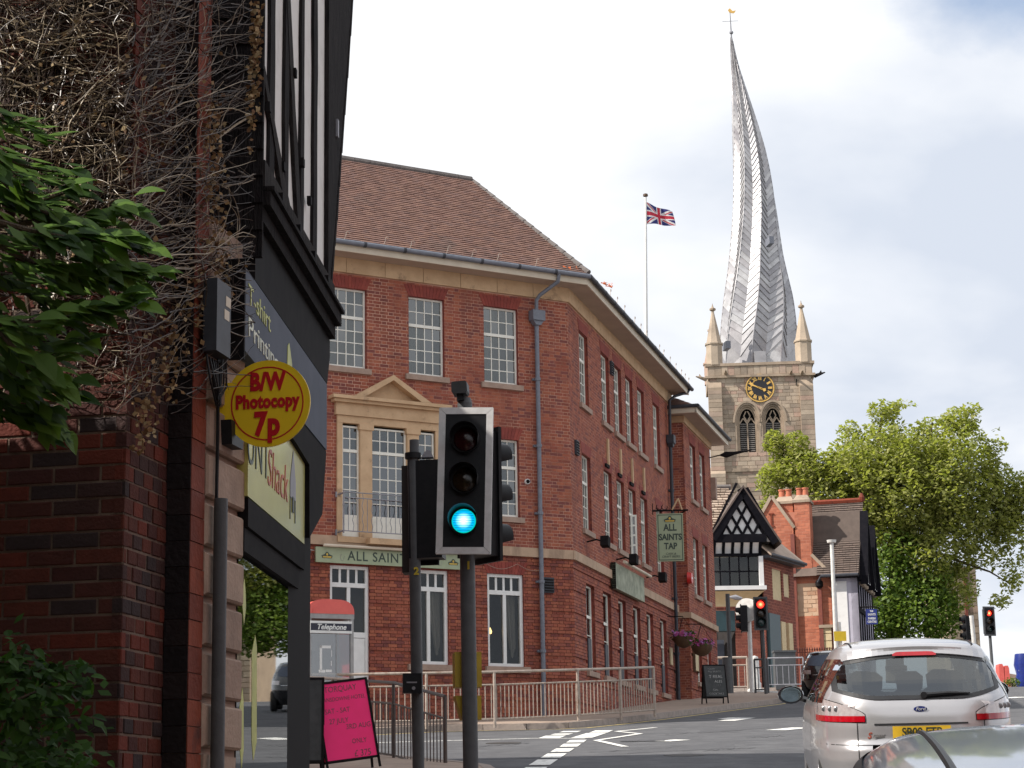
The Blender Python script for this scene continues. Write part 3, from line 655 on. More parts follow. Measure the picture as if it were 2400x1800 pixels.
def cottage(F, s0, s1, z0, z1, parent, room, door=False, dark_low=False):
    """ground floor window: four small lights over two tall ones"""
    fw = 0.075; opening(F, s0, s1, z0, z1, 0.09, parent, 'pub_brick_rubbed', room, 1.1, 'door_reveal' if door else 'window_reveal')
    q = MB(); q.box(F, s0, s0 + fw, -.14, -.05, z0, z1); q.box(F, s1 - fw, s1, -.14, -.05, z0, z1); q.box(F, s0 + fw, s1 - fw, -.14, -.05, z1 - fw, z1)
    zt = 6.89; zb = z0 + fw
    if door: zb = z0 + 1.95; q.box(F, s0 + fw, s1 - fw, -.14, -.06, zb - .12, zb)
    else: q.box(F, s0 + fw, s1 - fw, -.14, -.05, z0, zb)
    q.box(F, s0 + fw, s1 - fw, -.14, -.05, zt - .05, zt + .05); sm = (s0 + s1) / 2; q.box(F, sm - .04, sm + .04, -.13, -.055, zb, zt - .05)
    win = q.build('window', 'plastic_white', parent)
    glaze(F, s0 + fw, s1 - fw, zt + .05, z1 - fw, 4, 1, -.10, 'pane_clear', win, bar=.055, bars_m='plastic_white')
    for a, b in ((s0 + fw, sm - .04), (sm + .04, s1 - fw)): glaze(F, a, b, zb, zt - .05, 1, 1, -.10, 'pane_clear', win, wob=.001)
    if not door:
        q = MB(); q.box(F, s0 - .09, s1 + .12, -.1, .08, z0 - .14, z0 - .004); q.build('sill', 'sill_stone', win)
    flat_arch(F, s0, s1, z1 + .002, A2 - .02, win)
    return win
def drape(F, x0, x1, z0, z1, parent, right=True):
    """a net curtain gathered to one side"""
    q = MB(); n, m_ = 18, 12
    def P(i, j):
        t = j / m_; u_ = i / n; hang = (1 - t) ** 1.2
        a = x0 + (x1 - x0) * u_
        if right: a = x1 - (x1 - a) * (1 - .55 * hang * (1 - .3 * u_))
        z = z1 + (z0 - z1) * (1 - t) * (0.62 + .38 * (math.sin(u_ * 2.6 + .2) if right else 1))
        return F.p(a, -.26 + .02 * math.sin(u_ * 30), z)
    for i in range(n):
        for j in range(m_): q.face([P(i, j), P(i + 1, j), P(i + 1, j + 1), P(i, j + 1)])
    q.build('curtain', 'curtain', parent, smooth=True)
w1 = cottage(F1, *GFW[0], pub, 'dark_room'); drape(F1, -3.88, -3.46, 5.4, 6.84, w1)
w2 = cottage(F1, *GFW[1], pub, 'dark_room'); drape(F1, -1.88, -1.46, 5.4, 6.84, w2)
cottage(F1, *DOOR, pub, 'dark_room', door=True)
q = MB(); q.box(F1, -6.29, -5.48, -.12, -.07, 3.9, 5.72); q.build('door', 'plastic_white', pub)
# hanging filament bulb behind the right-hand window
q = MB(); c = F1.p(-2.06, -.45, 6.02); q.lathe(c, [(.0, -.06), (.04, -.05), (.055, 0), (.035, .05), (.02, .09)], 12); lb = q.build('bulb', 'bulb', w2, smooth=True)
q = MB(); q.tube([c + Vector((0, 0, .09)), c + Vector((0, 0, .9))], .006, 5); q.build('flex', 'black_plastic', w2)
for i, h in enumerate(RG):
    w_ = sash(F2, *h, pub, cols=2, up=1, dn=3, drape=False, arch=0, room='dark_room', pm='pane')
    q = MB(); q.box(F2, h[0] + .0, h[0] + .34, -.03, .03, h[2], h[2] + .78)        # dark blind panel over the lower sash
    q.build('lower_panel', 'gutter_dark', w_)
opening(F2, *PDOOR, .25, pub, 'dark_room', 'void', .6, 'door_reveal')
# venetian window with pediment over the front door
VC = -4.90
vw = MB(); vw.box(F1, VEN[0], VEN[0] + .13, -.1, .05, 7.97, 10.55); vw.box(F1, VEN[1] - .13, VEN[1], -.1, .05, 7.97, 10.55)
for x in (VC - .45 - .30, VC + .45): vw.box(F1, x, x + .30, -.1, .06, 7.97, 10.5); vw.box(F1, x - .03, x + .33, -.1, .09, 10.42, 10.55)
vw.box(F1, VEN[0] - .0, VEN[1] + .0, -.1, .055, 10.552, 10.72)
ven = vw.build('venetian_window', 'buff_stone', pub)
q = MB(); q.box(F1, VEN[0] - .05, VEN[1] + .05, -.02, .10, 10.723, 11.0); q.box(F1, VEN[0] - .14, VEN[1] + .14, -.02, .2, 11.003, 11.07); q.box(F1, VEN[0] - .20, VEN[1] + .20, -.02, .27, 11.073, 11.15); q.build('cornice', 'buff_stone', ven)
q = MB()
for sg in (-1, 1):
    a = VC + sg * .98; poly = [(a, 11.153), (VC, 11.72), (VC, 11.60), (a - sg * .26, 11.153)]
    if sg > 0: poly = poly[::-1]
    q.prism(F1, poly, -.02, .27)
q.build('pediment', 'buff_stone', ven)
q = MB(); q.prism(F1, [(VC - .76, 11.153), (VC + .76, 11.153), (VC, 11.62)], -.02, .05); q.build('tympanum', 'buff_stone', ven)
opening(F1, VEN[0] + .13, VEN[1] - .13, 7.97, 10.55, .1, pub, 'buff_stone', 'dark_room')
def light(s0, s1, cols, ftrans=9.93):
    fw = .04; q = MB(); q.box(F1, s0, s0 + fw, -.09, -.03, 7.97, 10.5); q.box(F1, s1 - fw, s1, -.09, -.03, 7.97, 10.5); q.box(F1, s0 + fw, s1 - fw, -.09, -.03, 10.46, 10.5); q.box(F1, s0 + fw, s1 - fw, -.09, -.025, ftrans - .035, ftrans + .035); q.box(F1, s0 + fw, s1 - fw, -.09, -.04, 7.97, 8.47)
    o = q.build('casement', 'window_white', ven); glaze(F1, s0 + fw, s1 - fw, ftrans + .035, 10.46, cols, 2, -.06, 'pane', o); glaze(F1, s0 + fw, s1 - fw, 8.47, ftrans - .035, cols, 5, -.06, 'pane_dark', o); return o
light(VEN[0] + .13 + .012, VC - .75, 2); light(VC - .45, VC + .45, 4); light(VC + .75, VEN[1] - .13 - .012, 2)
# balcony grille
q = MB(); s0, s1 = VEN[0] + .03, VEN[1] - .03
for z in (8.92, 8.80, 8.05): q.tube([F1.p(s0, .32, z), F1.p(s1, .32, z)], .013, 6)
n = 22
for i in range(n + 1):
    x = s0 + (s1 - s0) * i / n; wv = [0.0] * 7 if i % 2 else [0, .018, -.018, .018, -.018, .018, 0]
    q.tube([F1.p(x + wv[k], .32, 8.05 + .87 * k / 6 - (0 if i % 4 == 0 else .11 * k / 6)) for k in range(7)], .008, 5)
q.build('balcony_rail', 'iron_grey', ven)
for x in (s0, s1):
    q = MB(); q.tube([F1.p(x, 0, 8.9), F1.p(x, .32, 8.9)], .02, 6); q.tube([F1.p(x, 0, 8.05), F1.p(x, .32, 8.05)], .02, 6); q.tube([F1.p(x, .32, 8.0), F1.p(x, .32, 8.97)], .018, 6)
    q.box(F1, x - .06, x + .06, 0.0, .05, 8.84, 8.96); q.box(F1, x - .06, x + .06, 0.0, .05, 7.99, 8.11); q.build('balcony_bracket', 'iron_grey', ven)
q = MB(); q.box(F1, VC - .62, VC + .62, .062, .30, 7.80, 7.93); q.box(F1, VEN[0], VEN[1], .0621, .09, 7.83, 7.96); q.build('balcony_ledge', 'buff_stone', ven)
# string course, frieze, soffit and fascia
def course(F, s0, s1, z0, z1, d, m, name, seg, mitre=(0, 0)):
    x = s0; k = 0
    while x < s1 - .01:
        e_ = min(x + seg, s1); q = MB(); P = F.p; g = .006; ma = mitre[0] * d if x == s0 else 0; mb_ = mitre[1] * d if e_ == s1 else 0
        q.hexa([P(x - ma + g, d, z0), P(e_ + mb_ - g, d, z0), P(e_ + mb_ - g, d, z1), P(x - ma + g, d, z1)], [P(x + g, -.06, z0), P(e_ - g, -.06, z0), P(e_ - g, -.06, z1), P(x + g, -.06, z1)])
        q.build(name, m, pub); x = e_
MT = math.tan(rad(22.25))
course(F1, -14, 0, 7.752, 7.968, .06, 'band_stone', 'string_course', 2.33, (0, MT)); course(F2, 0, 13.4, 7.752, 7.968, .06, 'band_stone', 'string_course', 2.24, (MT, 0))
course(F1, -14, 0, 14.072, 14.42, .05, 'buff_stone', 'frieze_block', 1.0, (0, MT)); course(F2, 0, 13.4, 14.072, 14.42, .05, 'buff_stone', 'frieze_block', 1.12, (MT, 0))
OV = 0.56; ZE = 14.60
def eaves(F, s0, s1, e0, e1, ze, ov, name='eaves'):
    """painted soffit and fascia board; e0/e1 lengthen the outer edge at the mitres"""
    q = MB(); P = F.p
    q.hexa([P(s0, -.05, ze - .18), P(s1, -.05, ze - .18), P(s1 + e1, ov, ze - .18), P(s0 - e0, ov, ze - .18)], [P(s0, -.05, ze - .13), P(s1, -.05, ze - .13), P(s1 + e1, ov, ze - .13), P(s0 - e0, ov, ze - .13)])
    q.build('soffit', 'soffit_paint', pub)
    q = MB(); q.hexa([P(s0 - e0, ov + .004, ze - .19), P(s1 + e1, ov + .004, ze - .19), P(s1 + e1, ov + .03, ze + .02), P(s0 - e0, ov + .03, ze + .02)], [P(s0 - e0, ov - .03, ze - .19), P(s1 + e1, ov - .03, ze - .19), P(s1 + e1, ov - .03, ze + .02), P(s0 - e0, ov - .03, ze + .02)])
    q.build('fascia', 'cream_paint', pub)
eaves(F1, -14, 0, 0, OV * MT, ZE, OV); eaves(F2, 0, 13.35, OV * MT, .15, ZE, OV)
gd = OV + .09; gz = ZE + .0
gp = [F1.p(-14, gd, gz), F1.p(gd * MT, gd, gz)] ; q = MB(); q.tube(gp, .06, 10); gut = q.build('gutter', 'lead_grey', pub, smooth=True)
q = MB(); q.tube([F2.p(-gd * MT + .0, gd, gz + .001), F2.p(13.6, gd, gz + .001)], .06, 10); q.build('gutter', 'gutter_dark', pub, smooth=True)
for F, a in [(F1, -13 + i * 1.02) for i in range(13)] + [(F2, .3 + i * 1.05) for i in range(13)]:
    q = MB(); q.tube([F.p(a, gd, gz), F.p(a + .07, gd, gz)], .067, 10); q.build('gutter_joint', 'gutter_dark', pub, smooth=True)
# festoon hooks along the gutter
hk = MB()
def hook(F, s):
    q = MB(); pts = [F.p(s, gd, gz)] + [F.p(s + .012 * k, gd + .02, gz + .05 + .03 * k) for k in range(5)]
    c = F.p(s + .09, gd + .02, gz + .2); ux = F.p(1, 0, 0) - F.p(0, 0, 0)
    pts += [c + ux * (-.045 * math.cos(t)) + Vector((0, 0, .05 * math.sin(t))) for t in [0.2 + .42 * k for k in range(8)]]
    q.tube(pts, .0075, 5); q.build('hook', 'galvanised', pub)
for s in (-6.35, -5.35, -4.68, -3.72, -3.05, -2.36, -1.3): hook(F1, s)
for s in (1.9, 2.7, 3.6, 4.9, 5.7, 6.5, 8.3, 8.95, 9.9, 10.8, 11.7, 12.3, 12.9): hook(F2, s)
# tiled roof: separate courses of tiles on two slopes that meet at the hip
bis = ((F1.p(0, 1, 0) - F1.p(0, 0, 0)) + (F2.p(0, 1, 0) - F2.p(0, 0, 0))).normalized()
RUN = 3.34; RZ = 17.77; e_out = OV + .05
def slope(F, s_far, sign, ze=ZE + .06, run=RUN, rise=RZ - ZE, tile=(.165, .105), hipped=True, m='tile_clay', seed=8, parent=pub, s_start=0.0):
    L_ = math.hypot(run, rise); rows = int(L_ / tile[1]); rg = random.Random(seed); q = MB(); q2 = MB()
    nrm_d, nrm_z = rise / L_, run / L_
    def P(s, t, h): return F.p(s, e_out - run * t / L_ + nrm_d * h, ze + rise * t / L_ + nrm_z * h)
    for j in range(rows):
        t0, t1 = j * tile[1], (j + 1) * tile[1] + .02
        lim = e_out * MT - MT * run * t0 / L_ if hipped else 0.0                     # distance of the hip past the corner
        a, b = (s_far, s_start + lim) if sign < 0 else (s_start - lim, s_far)
        n = int((b - a) / tile[0]) + 1; x = a - (tile[0] / 2 if j % 2 else 0)
        for i in range(n + 1):
            x0, x1 = max(x, a), min(x + tile[0] - .004, b); x += tile[0]
            if x1 - x0 < .02: continue
            q.rv = rg.random() * .99 + .005; h = .034 + rg.uniform(-.005, .005)
            q.hexa([P(x0, t0, h), P(x1, t0, h), P(x1, t1, .008), P(x0, t1, .008)], [P(x0, t0, 0), P(x1, t0, 0), P(x1, t1, 0), P(x0, t1, 0)], False)
    q.build('roof_tiles', m, parent, kind='stuff')
    lim0 = e_out * MT if hipped else 0; lim1 = e_out * MT - MT * run if hipped else 0
    if sign < 0: q2.face([P(s_far, 0, -.01), P(s_start + lim0, 0, -.01), P(s_start + lim1, L_, -.01), P(s_far, L_, -.01)])
    else: q2.face([P(s_start - lim0, 0, -.01), P(s_far, 0, -.01), P(s_far, L_, -.01), P(s_start - lim1, L_, -.01)])
    q2.build('roof_deck', 'ridge_tile', parent)
    return P
slope(F1, -14, -1); slope(F2, 13.5, 1, seed=9)
# ridge and hip tiles
ce = Vector((CX_, CY_, 0)) + bis * (e_out / bis.dot(F1.p(0, 1, 0) - F1.p(0, 0, 0))); ce.z = ZE + .1
re_ = ce - bis * (RUN / bis.dot(F1.p(0, 1, 0) - F1.p(0, 0, 0))); re_.z = RZ + .05
hl = (re_ - ce).length; n = int(hl / .3)
for i in range(n):
    q = MB(); a = ce + (re_ - ce) * (i / n); b = ce + (re_ - ce) * ((i + 1.12) / n); q.tube([a, b], [.075, .06], 8); q.build('hip_tile', 'ridge_tile', pub, smooth=True)
rl = F1.p(-14, 0, 0) - F1.p(0, 0, 0); rl = rl.normalized()
for i in range(30):
    q = MB(); a = re_ + rl * (i * .42); b = a + rl * .41; q.tube([a, b], .1, 8); q.build('ridge_tile', 'ridge_tile', pub, smooth=True)
# orange netting caught at the foot of the hip
rg = random.Random(4)
for base, ln in ((F1.p(-.42, e_out - .1, ZE + .14), .42), (F2.p(1.05, e_out + .05, ZE + .12), .3)):
    q = MB()
    for i in range(26):
        c = base + (F1.p(1, 0, 0) - F1.p(0, 0, 0)) * rg.uniform(0, ln) + Vector((rg.uniform(-.04, .04), rg.uniform(-.04, .04), rg.uniform(-.02, .07))); v1 = Vector((rg.uniform(-1, 1), rg.uniform(-.3, .3), rg.uniform(-.4, .6))) * .09; v2 = Vector((rg.uniform(-.3, .3), rg.uniform(-.3, .3), rg.uniform(-1, 1))) * .035
        q.face([c, c + v1, c + v1 + v2, c + v2])
    tag(q.build('netting_scrap', 'orange'), 'larger orange netting scrap at the foot of the pub roof hip' if ln > .4 else 'smaller orange netting scrap on the gutter just past the roof corner', 'netting')
# rainwater pipe with hopper on the front, another at the end of the side
def downpipe(F, s, top, pts_top, z_bot, hop, m, r=.055):
    q = MB(); q.tube(pts_top + [F.p(s, .10, hop + .05)], r * .85, 10); q.tube([F.p(s, .10, hop - .2), F.p(s, .10, z_bot)], r, 10); pp = q.build('downpipe', m, pub, smooth=True)
    q = MB(); q.box(F, s - .17, s + .17, .02, .24, hop - .13, hop + .12); q.prism(F, [(s - .15, hop - .13), (s - .07, hop - .24), (s + .07, hop - .24), (s + .15, hop - .13)], .04, .2); q.build('hopper', m, pp)
    z = hop - 1.6
    while z > z_bot:
        q = MB(); q.tube([F.p(s, .10, z), F.p(s, .10, z + .07)], r * 1.35, 10); q.box(F, s - .11, s + .11, .0, .06, z + .01, z + .06); q.build('pipe_bracket', m, pp); z -= 1.62
downpipe(F1, -.95, 0, [F1.p(-.62, gd, gz), F1.p(-.62, gd - .05, gz - .22), F1.p(-.9, .18, gz - .5), F1.p(-.95, .12, gz - .62)], G(47.6) + .1, 13.60, 'lead_grey')
downpipe(F2, 12.6, 0, [F2.p(13.35, gd, gz), F2.p(13.25, gd - .1, gz - .15), F2.p(12.75, .25, gz - .35), F2.p(12.6, .12, gz - .5)], G(60) + .1, 12.9, 'gutter_dark')
# ------------------------------------------------ projecting wing at the far end of the side
F3 = F2.shift(13.4, .36); FR = Fr(F2.p(13.4, 0, 0).x, F2.p(13.4, 0, 0).y, -15)
W2 = [(1.05, 2.0, 11.35, 13.12), (2.75, 3.7, 11.35, 13.12)]; W1 = [(1.05, 2.0, 8.4, 10.2), (2.75, 3.7, 8.4, 10.2)]; WG = [(1.1, 1.9, 5.75, 7.0), (2.95, 3.6, 5.75, 7.15)]
masonry(F3, 0, 4.85, 7.76, 13.55, W2 + W1, 'pub_brick', 'pub_mortar', pub, flemish=True, proud=.005, joint=.013, seed=6)
masonry(F3, 0, 4.85, 4.6, 7.58, WG, 'pub_brick', 'pub_mortar', pub, flemish=True, seed=7, recess=rec, thick=.06)
masonry(FR, 0, .36, 4.6, 13.55, [], 'pub_brick', 'pub_mortar', pub, flemish=True, proud=.005, joint=.013, seed=12)
for h in W2 + W1 + WG: sash(F3, *h, pub, drape=False, cols=3)
def wing_bar(z0, z1, d, m, nm):
    q = MB(); q.box(F3, -.0, 4.9, -.05, d, z0, z1); q.build(nm, m, pub)
    q = MB(); q.box(FR, .0, .36 + d, -.05, d, z0 + .001, z1 - .001); q.build(nm, m, pub)
wing_bar(7.585, 7.757, .06, 'band_stone', 'string_course'); wing_bar(13.552, 13.76, .05, 'buff_stone', 'frieze_block')
q = MB(); q.box(F3, -.5, 5.4, -3, .5, 13.765, 13.80); q.build('soffit', 'soffit_paint', pub)
q = MB(); q.box(F3, -.53, 5.43, .47, .53, 13.74, 13.93); q.box(FR, -1.2, .36 + .53, .47, .53, 13.741, 13.931); q.build('fascia', 'cream_paint', pub)
q = MB(); q.tube([F3.p(-.58, -1.6, 13.94), F3.p(-.58, .58, 13.94), F3.p(5.5, .58, 13.94)], .055, 8); q.build('gutter', 'gutter_dark', pub, smooth=True)
q = MB(); apex = [F3.p(-.5, .5, 13.95), F3.p(5.4, .5, 13.95), F3.p(3.6, -2.2, 15.4), F3.p(1.6, -2.2, 15.4), F3.p(-.5, -3, 13.95)]
q.mi = 0
q.face([apex[0], apex[1], apex[2], apex[3]]); q.face([apex[0], apex[3], apex[4]]); wr = q.build('wing_roof', 'tile_clay', pub)
q = MB(); rg = random.Random(77)
for j in range(16):
    t0, t1 = j / 16, (j + 1.15) / 16; l0, r0_, l1, r1_ = [apex[0].lerp(apex[3], t0), apex[4].lerp(apex[3], t0), apex[0].lerp(apex[3], min(t1, 1)), apex[4].lerp(apex[3], min(t1, 1))]
    for i in range(16):
        q.rv = rg.random() * .99 + .005; a, b = i / 16, (i + .96) / 16; up_ = Vector((-.2, -.3, .9)) * .03
        q.face([l0.lerp(r0_, a) + up_, l0.lerp(r0_, b) + up_, l1.lerp(r1_, b) + up_ * .4, l1.lerp(r1_, a) + up_ * .4])
q.build('wing_roof_tiles', 'tile_clay', pub, kind='stuff')
# ------------------------------------------------ solid back of the building so that no light leaks through
q = MB(); q.box(F1, -14, -.3, -9, -1.15, 3, 14.3); q.box(F2, .3, 13.2, -9, -1.15, 3, 14.3); q.box(F3, .2, 4.7, -8, -1.15, 4, 13.6); q.build('inner_wall', 'dark_room', pub)
q = MB(); q.box(F3, 4.855, 4.95, -8, -.02, 4.2, 13.55); q.build('end_wall', 'pub_brick', pub)

# ------------------------------------------------ things fixed to the pub
def emblem(F, s, d, z, sc, parent):
    q = MB(); q.prism(F, [(s - .5 * sc, z), (s - .42 * sc, z - .2 * sc), (s + .42 * sc, z - .2 * sc), (s + .5 * sc, z), (s + .2 * sc, z + .12 * sc), (s + .08 * sc, z + .3 * sc), (s - .08 * sc, z + .3 * sc), (s - .2 * sc, z + .12 * sc)], d, d + .004); q.build('crest', 'lettering_ink', parent)
    q = MB(); q.prism(F, [(s - .4 * sc, z - .05 * sc), (s - .36 * sc, z - .17 * sc), (s + .36 * sc, z - .17 * sc), (s + .4 * sc, z - .05 * sc)], d + .004, d + .008); q.prism(F, [(s + .09 * sc * math.cos(t * math.pi / 4), z + .1 * sc + .11 * sc * math.sin(t * math.pi / 4)) for t in range(8)], d + .004, d + .008); q.build('crest_gold', 'lettering_gold', parent)
fs = thing('pub_sign', 'long sage green name board with dark lettering over the pub front door', 'sign', F1.p(-4.9, .1, 7.35))
q = MB(); q.box(F1, -6.77, -3.05, .065, .12, 7.35, 7.69); q.build('board', 'sage_board', fs)
q = MB(); q.tube([F1.p(-6.62, .2, 7.72), F1.p(-3.15, .2, 7.72)], .035, 8); q.build('light_trough', 'cream_paint', fs)
letters(F1, -4.86, .121, 7.515, 'ALL SAINTS TAP', .30, 'lettering_ink', fs, space=1.12, bold=.003, xs=.95)
for s in (-6.5, -3.32): emblem(F1, s, .121, 7.5, .27, fs)
for s in (-6.14, -3.68):
    q = MB()
    for k in range(7): t = k * .9; q.tube([F1.p(s + .02 * k * math.cos(t) * .5, .123, 7.51 + .02 * k * math.sin(t)), F1.p(s + .02 * (k + 1) * math.cos(t + .9) * .5, .123, 7.51 + .02 * (k + 1) * math.sin(t + .9))], .003, 4)
    q.build('scroll_print', 'iron_grey', fs)
ss = thing('pub_sign', 'faded weathered sage board under the side windows of the pub', 'sign', F2.p(5.2, .1, 8.1))
(sa, za), (sb, zb) = F2.hit(*[1250 + 850 / 4.424, 1000 + 1370 / 4.424], d=.15), F2.hit(1250 + 1150 / 4.424, 1000 + 1640 / 4.424, d=.15)
q = MB(); q.box(F2, sa, sb, .03, .15, 7.50, 8.16); q.build('board', 'sage_faded', ss)
q = MB(); q.box(F2, sa, sa + .02, .031, .152, 7.49, 8.17); q.build('edge', 'black_paint', ss)
q = MB(); q.tube([F2.p(sa + .4, .3, 8.22), F2.p(sb + .2, .3, 8.22)], .04, 8); q.build('light_trough', 'cream_paint', ss)
# hanging sign
hs = thing('hanging_sign', 'sage green hanging pub sign on a black iron bracket', 'sign', F2.p(12.0, .1, 8.3))
tl, br_ = at(1250 + 1275 / 4.424, 1000 + 905 / 4.424, 57.0), at(1250 + 1565 / 4.424, 1000 + 1395 / 4.424, 57.0)
FH = Fr(tl.x, tl.y, -3); sw, sz0, sz1 = br_.x - tl.x, br_.z, tl.z
q = MB(); q.box(FH, 0, sw, -.03, .03, sz0, sz1); q.build('board', 'sage_board', hs)
q = MB(); e_ = .03
for a in ((e_, sw - e_, sz0 + e_, sz0 + e_ + .02), (e_, sw - e_, sz1 - e_ - .02, sz1 - e_), (e_, e_ + .02, sz0 + e_ + .02, sz1 - e_ - .02), (sw - e_ - .02, sw - e_, sz0 + e_ + .02, sz1 - e_ - .02)): q.box(FH, a[0], a[1], .03, .035, a[2], a[3])
q.build('border', 'lettering_ink', hs)
for t, z, sz in (('ALL', .70, .27), ('SAINTS', .50, .245), ('TAP', .31, .25)): letters(FH, sw / 2, .034, sz0 + (sz1 - sz0) * z, t, sz, 'lettering_ink', hs, bold=.008, xs=.82)
for t, z in (('CASK &', .155), ('CRAFT BEERS', .095)): letters(FH, sw / 2, .034, sz0 + (sz1 - sz0) * z, t, .085, 'lettering_ink', hs, shear=.2)
emblem(FH, sw / 2, .033, sz0 + (sz1 - sz0) * .87, .34, hs)
q = MB(); q.tube([FH.p(-.12, 0, sz1 + .09), FH.p(sw + .15, 0, sz1 + .09)], .028, 8)
q.tube([FH.p(-.1, 0, sz1 - .02), FH.p(-.1, 0, sz1 + .3)], .012, 6)
for k in range(2): q.tube([FH.p(.08 + .16 * k + .08 * math.cos(t * .5 + 2.2), 0, sz1 + .19 + .08 * math.sin(t * .5 + 2.2)) for t in range(10)], .012, 5)
for x in (.12, sw - .12): q.tube([FH.p(x, 0, sz1), FH.p(x, 0, sz1 + .09)], .012, 6)
q.tube([FH.p(sw + .1, 0, sz1 + .09), F2.p(11.9, 0, sz1 + .09)], .022, 6)
q.build('bracket', 'black_paint', hs)
q = MB(); a, b, c = FH.p(sw - .30, .01, sz1 + .1), FH.p(sw - .12, .01, sz1 + .42), FH.p(sw - .02, .01, sz1 + .1)
q.tube([a, b], .025, 6); q.tube([b, c], .025, 6); q.build('timber_prop', 'buff_stone', hs)
# floodlights, camera, alarm, vents
def flood(F, s, z, label):
    t = thing('floodlight', label, 'floodlight', F.p(s, .05, z), 'black floodlights on the pub wall')
    q = MB(); q.tube([F.p(s, 0, z), F.p(s - .05, .25, z + .04), F.p(s, .42, z - .02)], .02, 6); q.build('arm', 'black_paint', t)
    q = MB(); q.prism(F, [(s - .16, z - .12), (s + .1, z - .16), (s + .17, z + .08), (s - .1, z + .12)], .36, .56); q.build('housing', 'black_paint', t)
for px, py, lb in ((1413, 1268, 'black floodlight under the second side window of the pub'), (1480, 1310, 'black floodlight just above the faded side board'), (1548, 1352, 'black floodlight below the hanging sign')): s_, z_ = F2.hit(px, py, .4); flood(F2, s_, z_, lb)
s_, z_ = F1.hit(713, 1293, .15)
t = thing('floodlight', 'dark lamp with pale junction box left of the pub name board', 'floodlight', F1.p(s_, .05, z_))
q = MB(); q.box(F1, s_ - .02, s_ + .08, .0, .08, z_ + .12, z_ + .24); q.build('junction_box', 'plastic_white', t)
q = MB(); q.prism(F1, [(s_ - .14, z_ + .02), (s_ - .05, z_ - .16), (s_ + .08, z_ - .16), (s_ + .12, z_ + .02)], .08, .26); q.build('lamp_head', 'gutter_dark', t)
q = MB(); q.tube([F1.p(s_ + .03, .04, z_ + .12), F1.p(s_, .15, z_)], .015, 5); q.tube([F1.p(s_ - .3, .02, z_ + .06), F1.p(s_, .03, z_ + .09), F1.p(s_ + .3, .02, z_ + .06)], .008, 4); q.build('cable', 'plastic_white', t)
q = MB(); c = F1.p(-1.25, .0, 9.54); 
cc = thing('security_camera', 'small white dome camera beside the first-floor pub window', 'camera', F1.p(-1.25, 0, 9.5))
q.tube([F1.p(-1.25, 0, 9.54), F1.p(-1.25, .06, 9.54)], .065, 12); q.build('base', 'plastic_white', cc, smooth=True)
q = MB(); q.tube([F1.p(-1.25, .06, 9.54), F1.p(-1.25, .09, 9.535), F1.p(-1.25, .115, 9.53)], [.05, .04, .015], 10); q.build('lens', 'black_paint', cc, smooth=True)
ax = thing('alarm_box', 'round red alarm bell on the side of the pub wing', 'alarm', F3.p(.9, .05, 8.9)); s_, z_ = F3.hit(1620, 1355, .1)
q = MB(); q.tube([F3.p(s_, .0, z_), F3.p(s_, .13, z_)], [.19, .16], 14); q.build('bell', 'box_red', ax, smooth=True); q = MB(); q.box(F3, s_ - .08, s_ + .08, .13, .135, z_ - .03, z_ + .03); q.build('plate', 'plastic_white', ax)
for (s_, z_, F, lb) in ((-.72, 7.11, F1, 'dark vent cover beside the pub rainwater pipe'), (.55, 10.55, F2, 'dark vent grille by the pub corner at first-floor height'), (4.85, 13.45, F2, 'dark vent grille between the top side windows of the pub')):
    t = thing('vent_cover', lb, 'vent', F.p(s_, 0, z_ - .18)); q = MB(); q.box(F, s_ - .14, s_ + .14, .0, .06, z_ - .18, z_ + .18); q.build('hood', 'gutter_dark', t)
    for k in range(5):
        q = MB(); q.box(F, s_ - .12, s_ + .12, .06, .075, z_ - .15 + k * .065, z_ - .12 + k * .065); q.build('slat', 'black_paint', t)
# pale strip lights above the first-floor side windows
for x, nm in zip(RW2[1:5], ('second', 'third', 'fourth', 'fifth')):
    t = thing('wall_strip', 'thin buff vertical strip above the %s first-floor side window' % nm, 'strip', F2.p(x + .45, .02, 10.75), 'buff strips over the side windows'); q = MB(); q.box(F2, x + .42, x + .56, .002, .05, 10.72, 11.40); q.build('strip', 'buff_stone', t)
    q = MB(); q.box(F2, x + .1, x + .5, .002, .06, 10.62, 10.70); q.build('bracket', 'black_paint', t)
# a casement standing open, hanging baskets, notice boards
t = thing('open_casement', 'white window leaf standing open on the side of the pub', 'window', F2.p(6.7, .1, 8.7)); a, b = at(1250 + 1005 / 4.424, 1000 + 915 / 4.424, 55.2), at(1250 + 1070 / 4.424, 1000 + 925 / 4.424, 55.2); zb = at(1250 + 1020 / 4.424, 1000 + 1340 / 4.424, 55.2).z
FO = Fr(a.x, a.y, 0); w_ = b.x - a.x; q = MB()
q.box(FO, 0, .05, -.02, .02, zb, a.z); q.box(FO, w_ - .05, w_, -.02, .02, zb, a.z)
for k in range(5): z = zb + (a.z - zb - .05) * k / 4; q.box(FO, .05, w_ - .05, -.02, .02, z, z + .05)
q.build('frame', 'window_white', t)
for k in range(4):
    q = MB(); z = zb + (a.z - zb - .05) * k / 4; q.box(FO, .05, w_ - .05, -.003, .003, z + .05, z + (a.z - zb - .05) / 4); q.build('pane', 'pane', t)
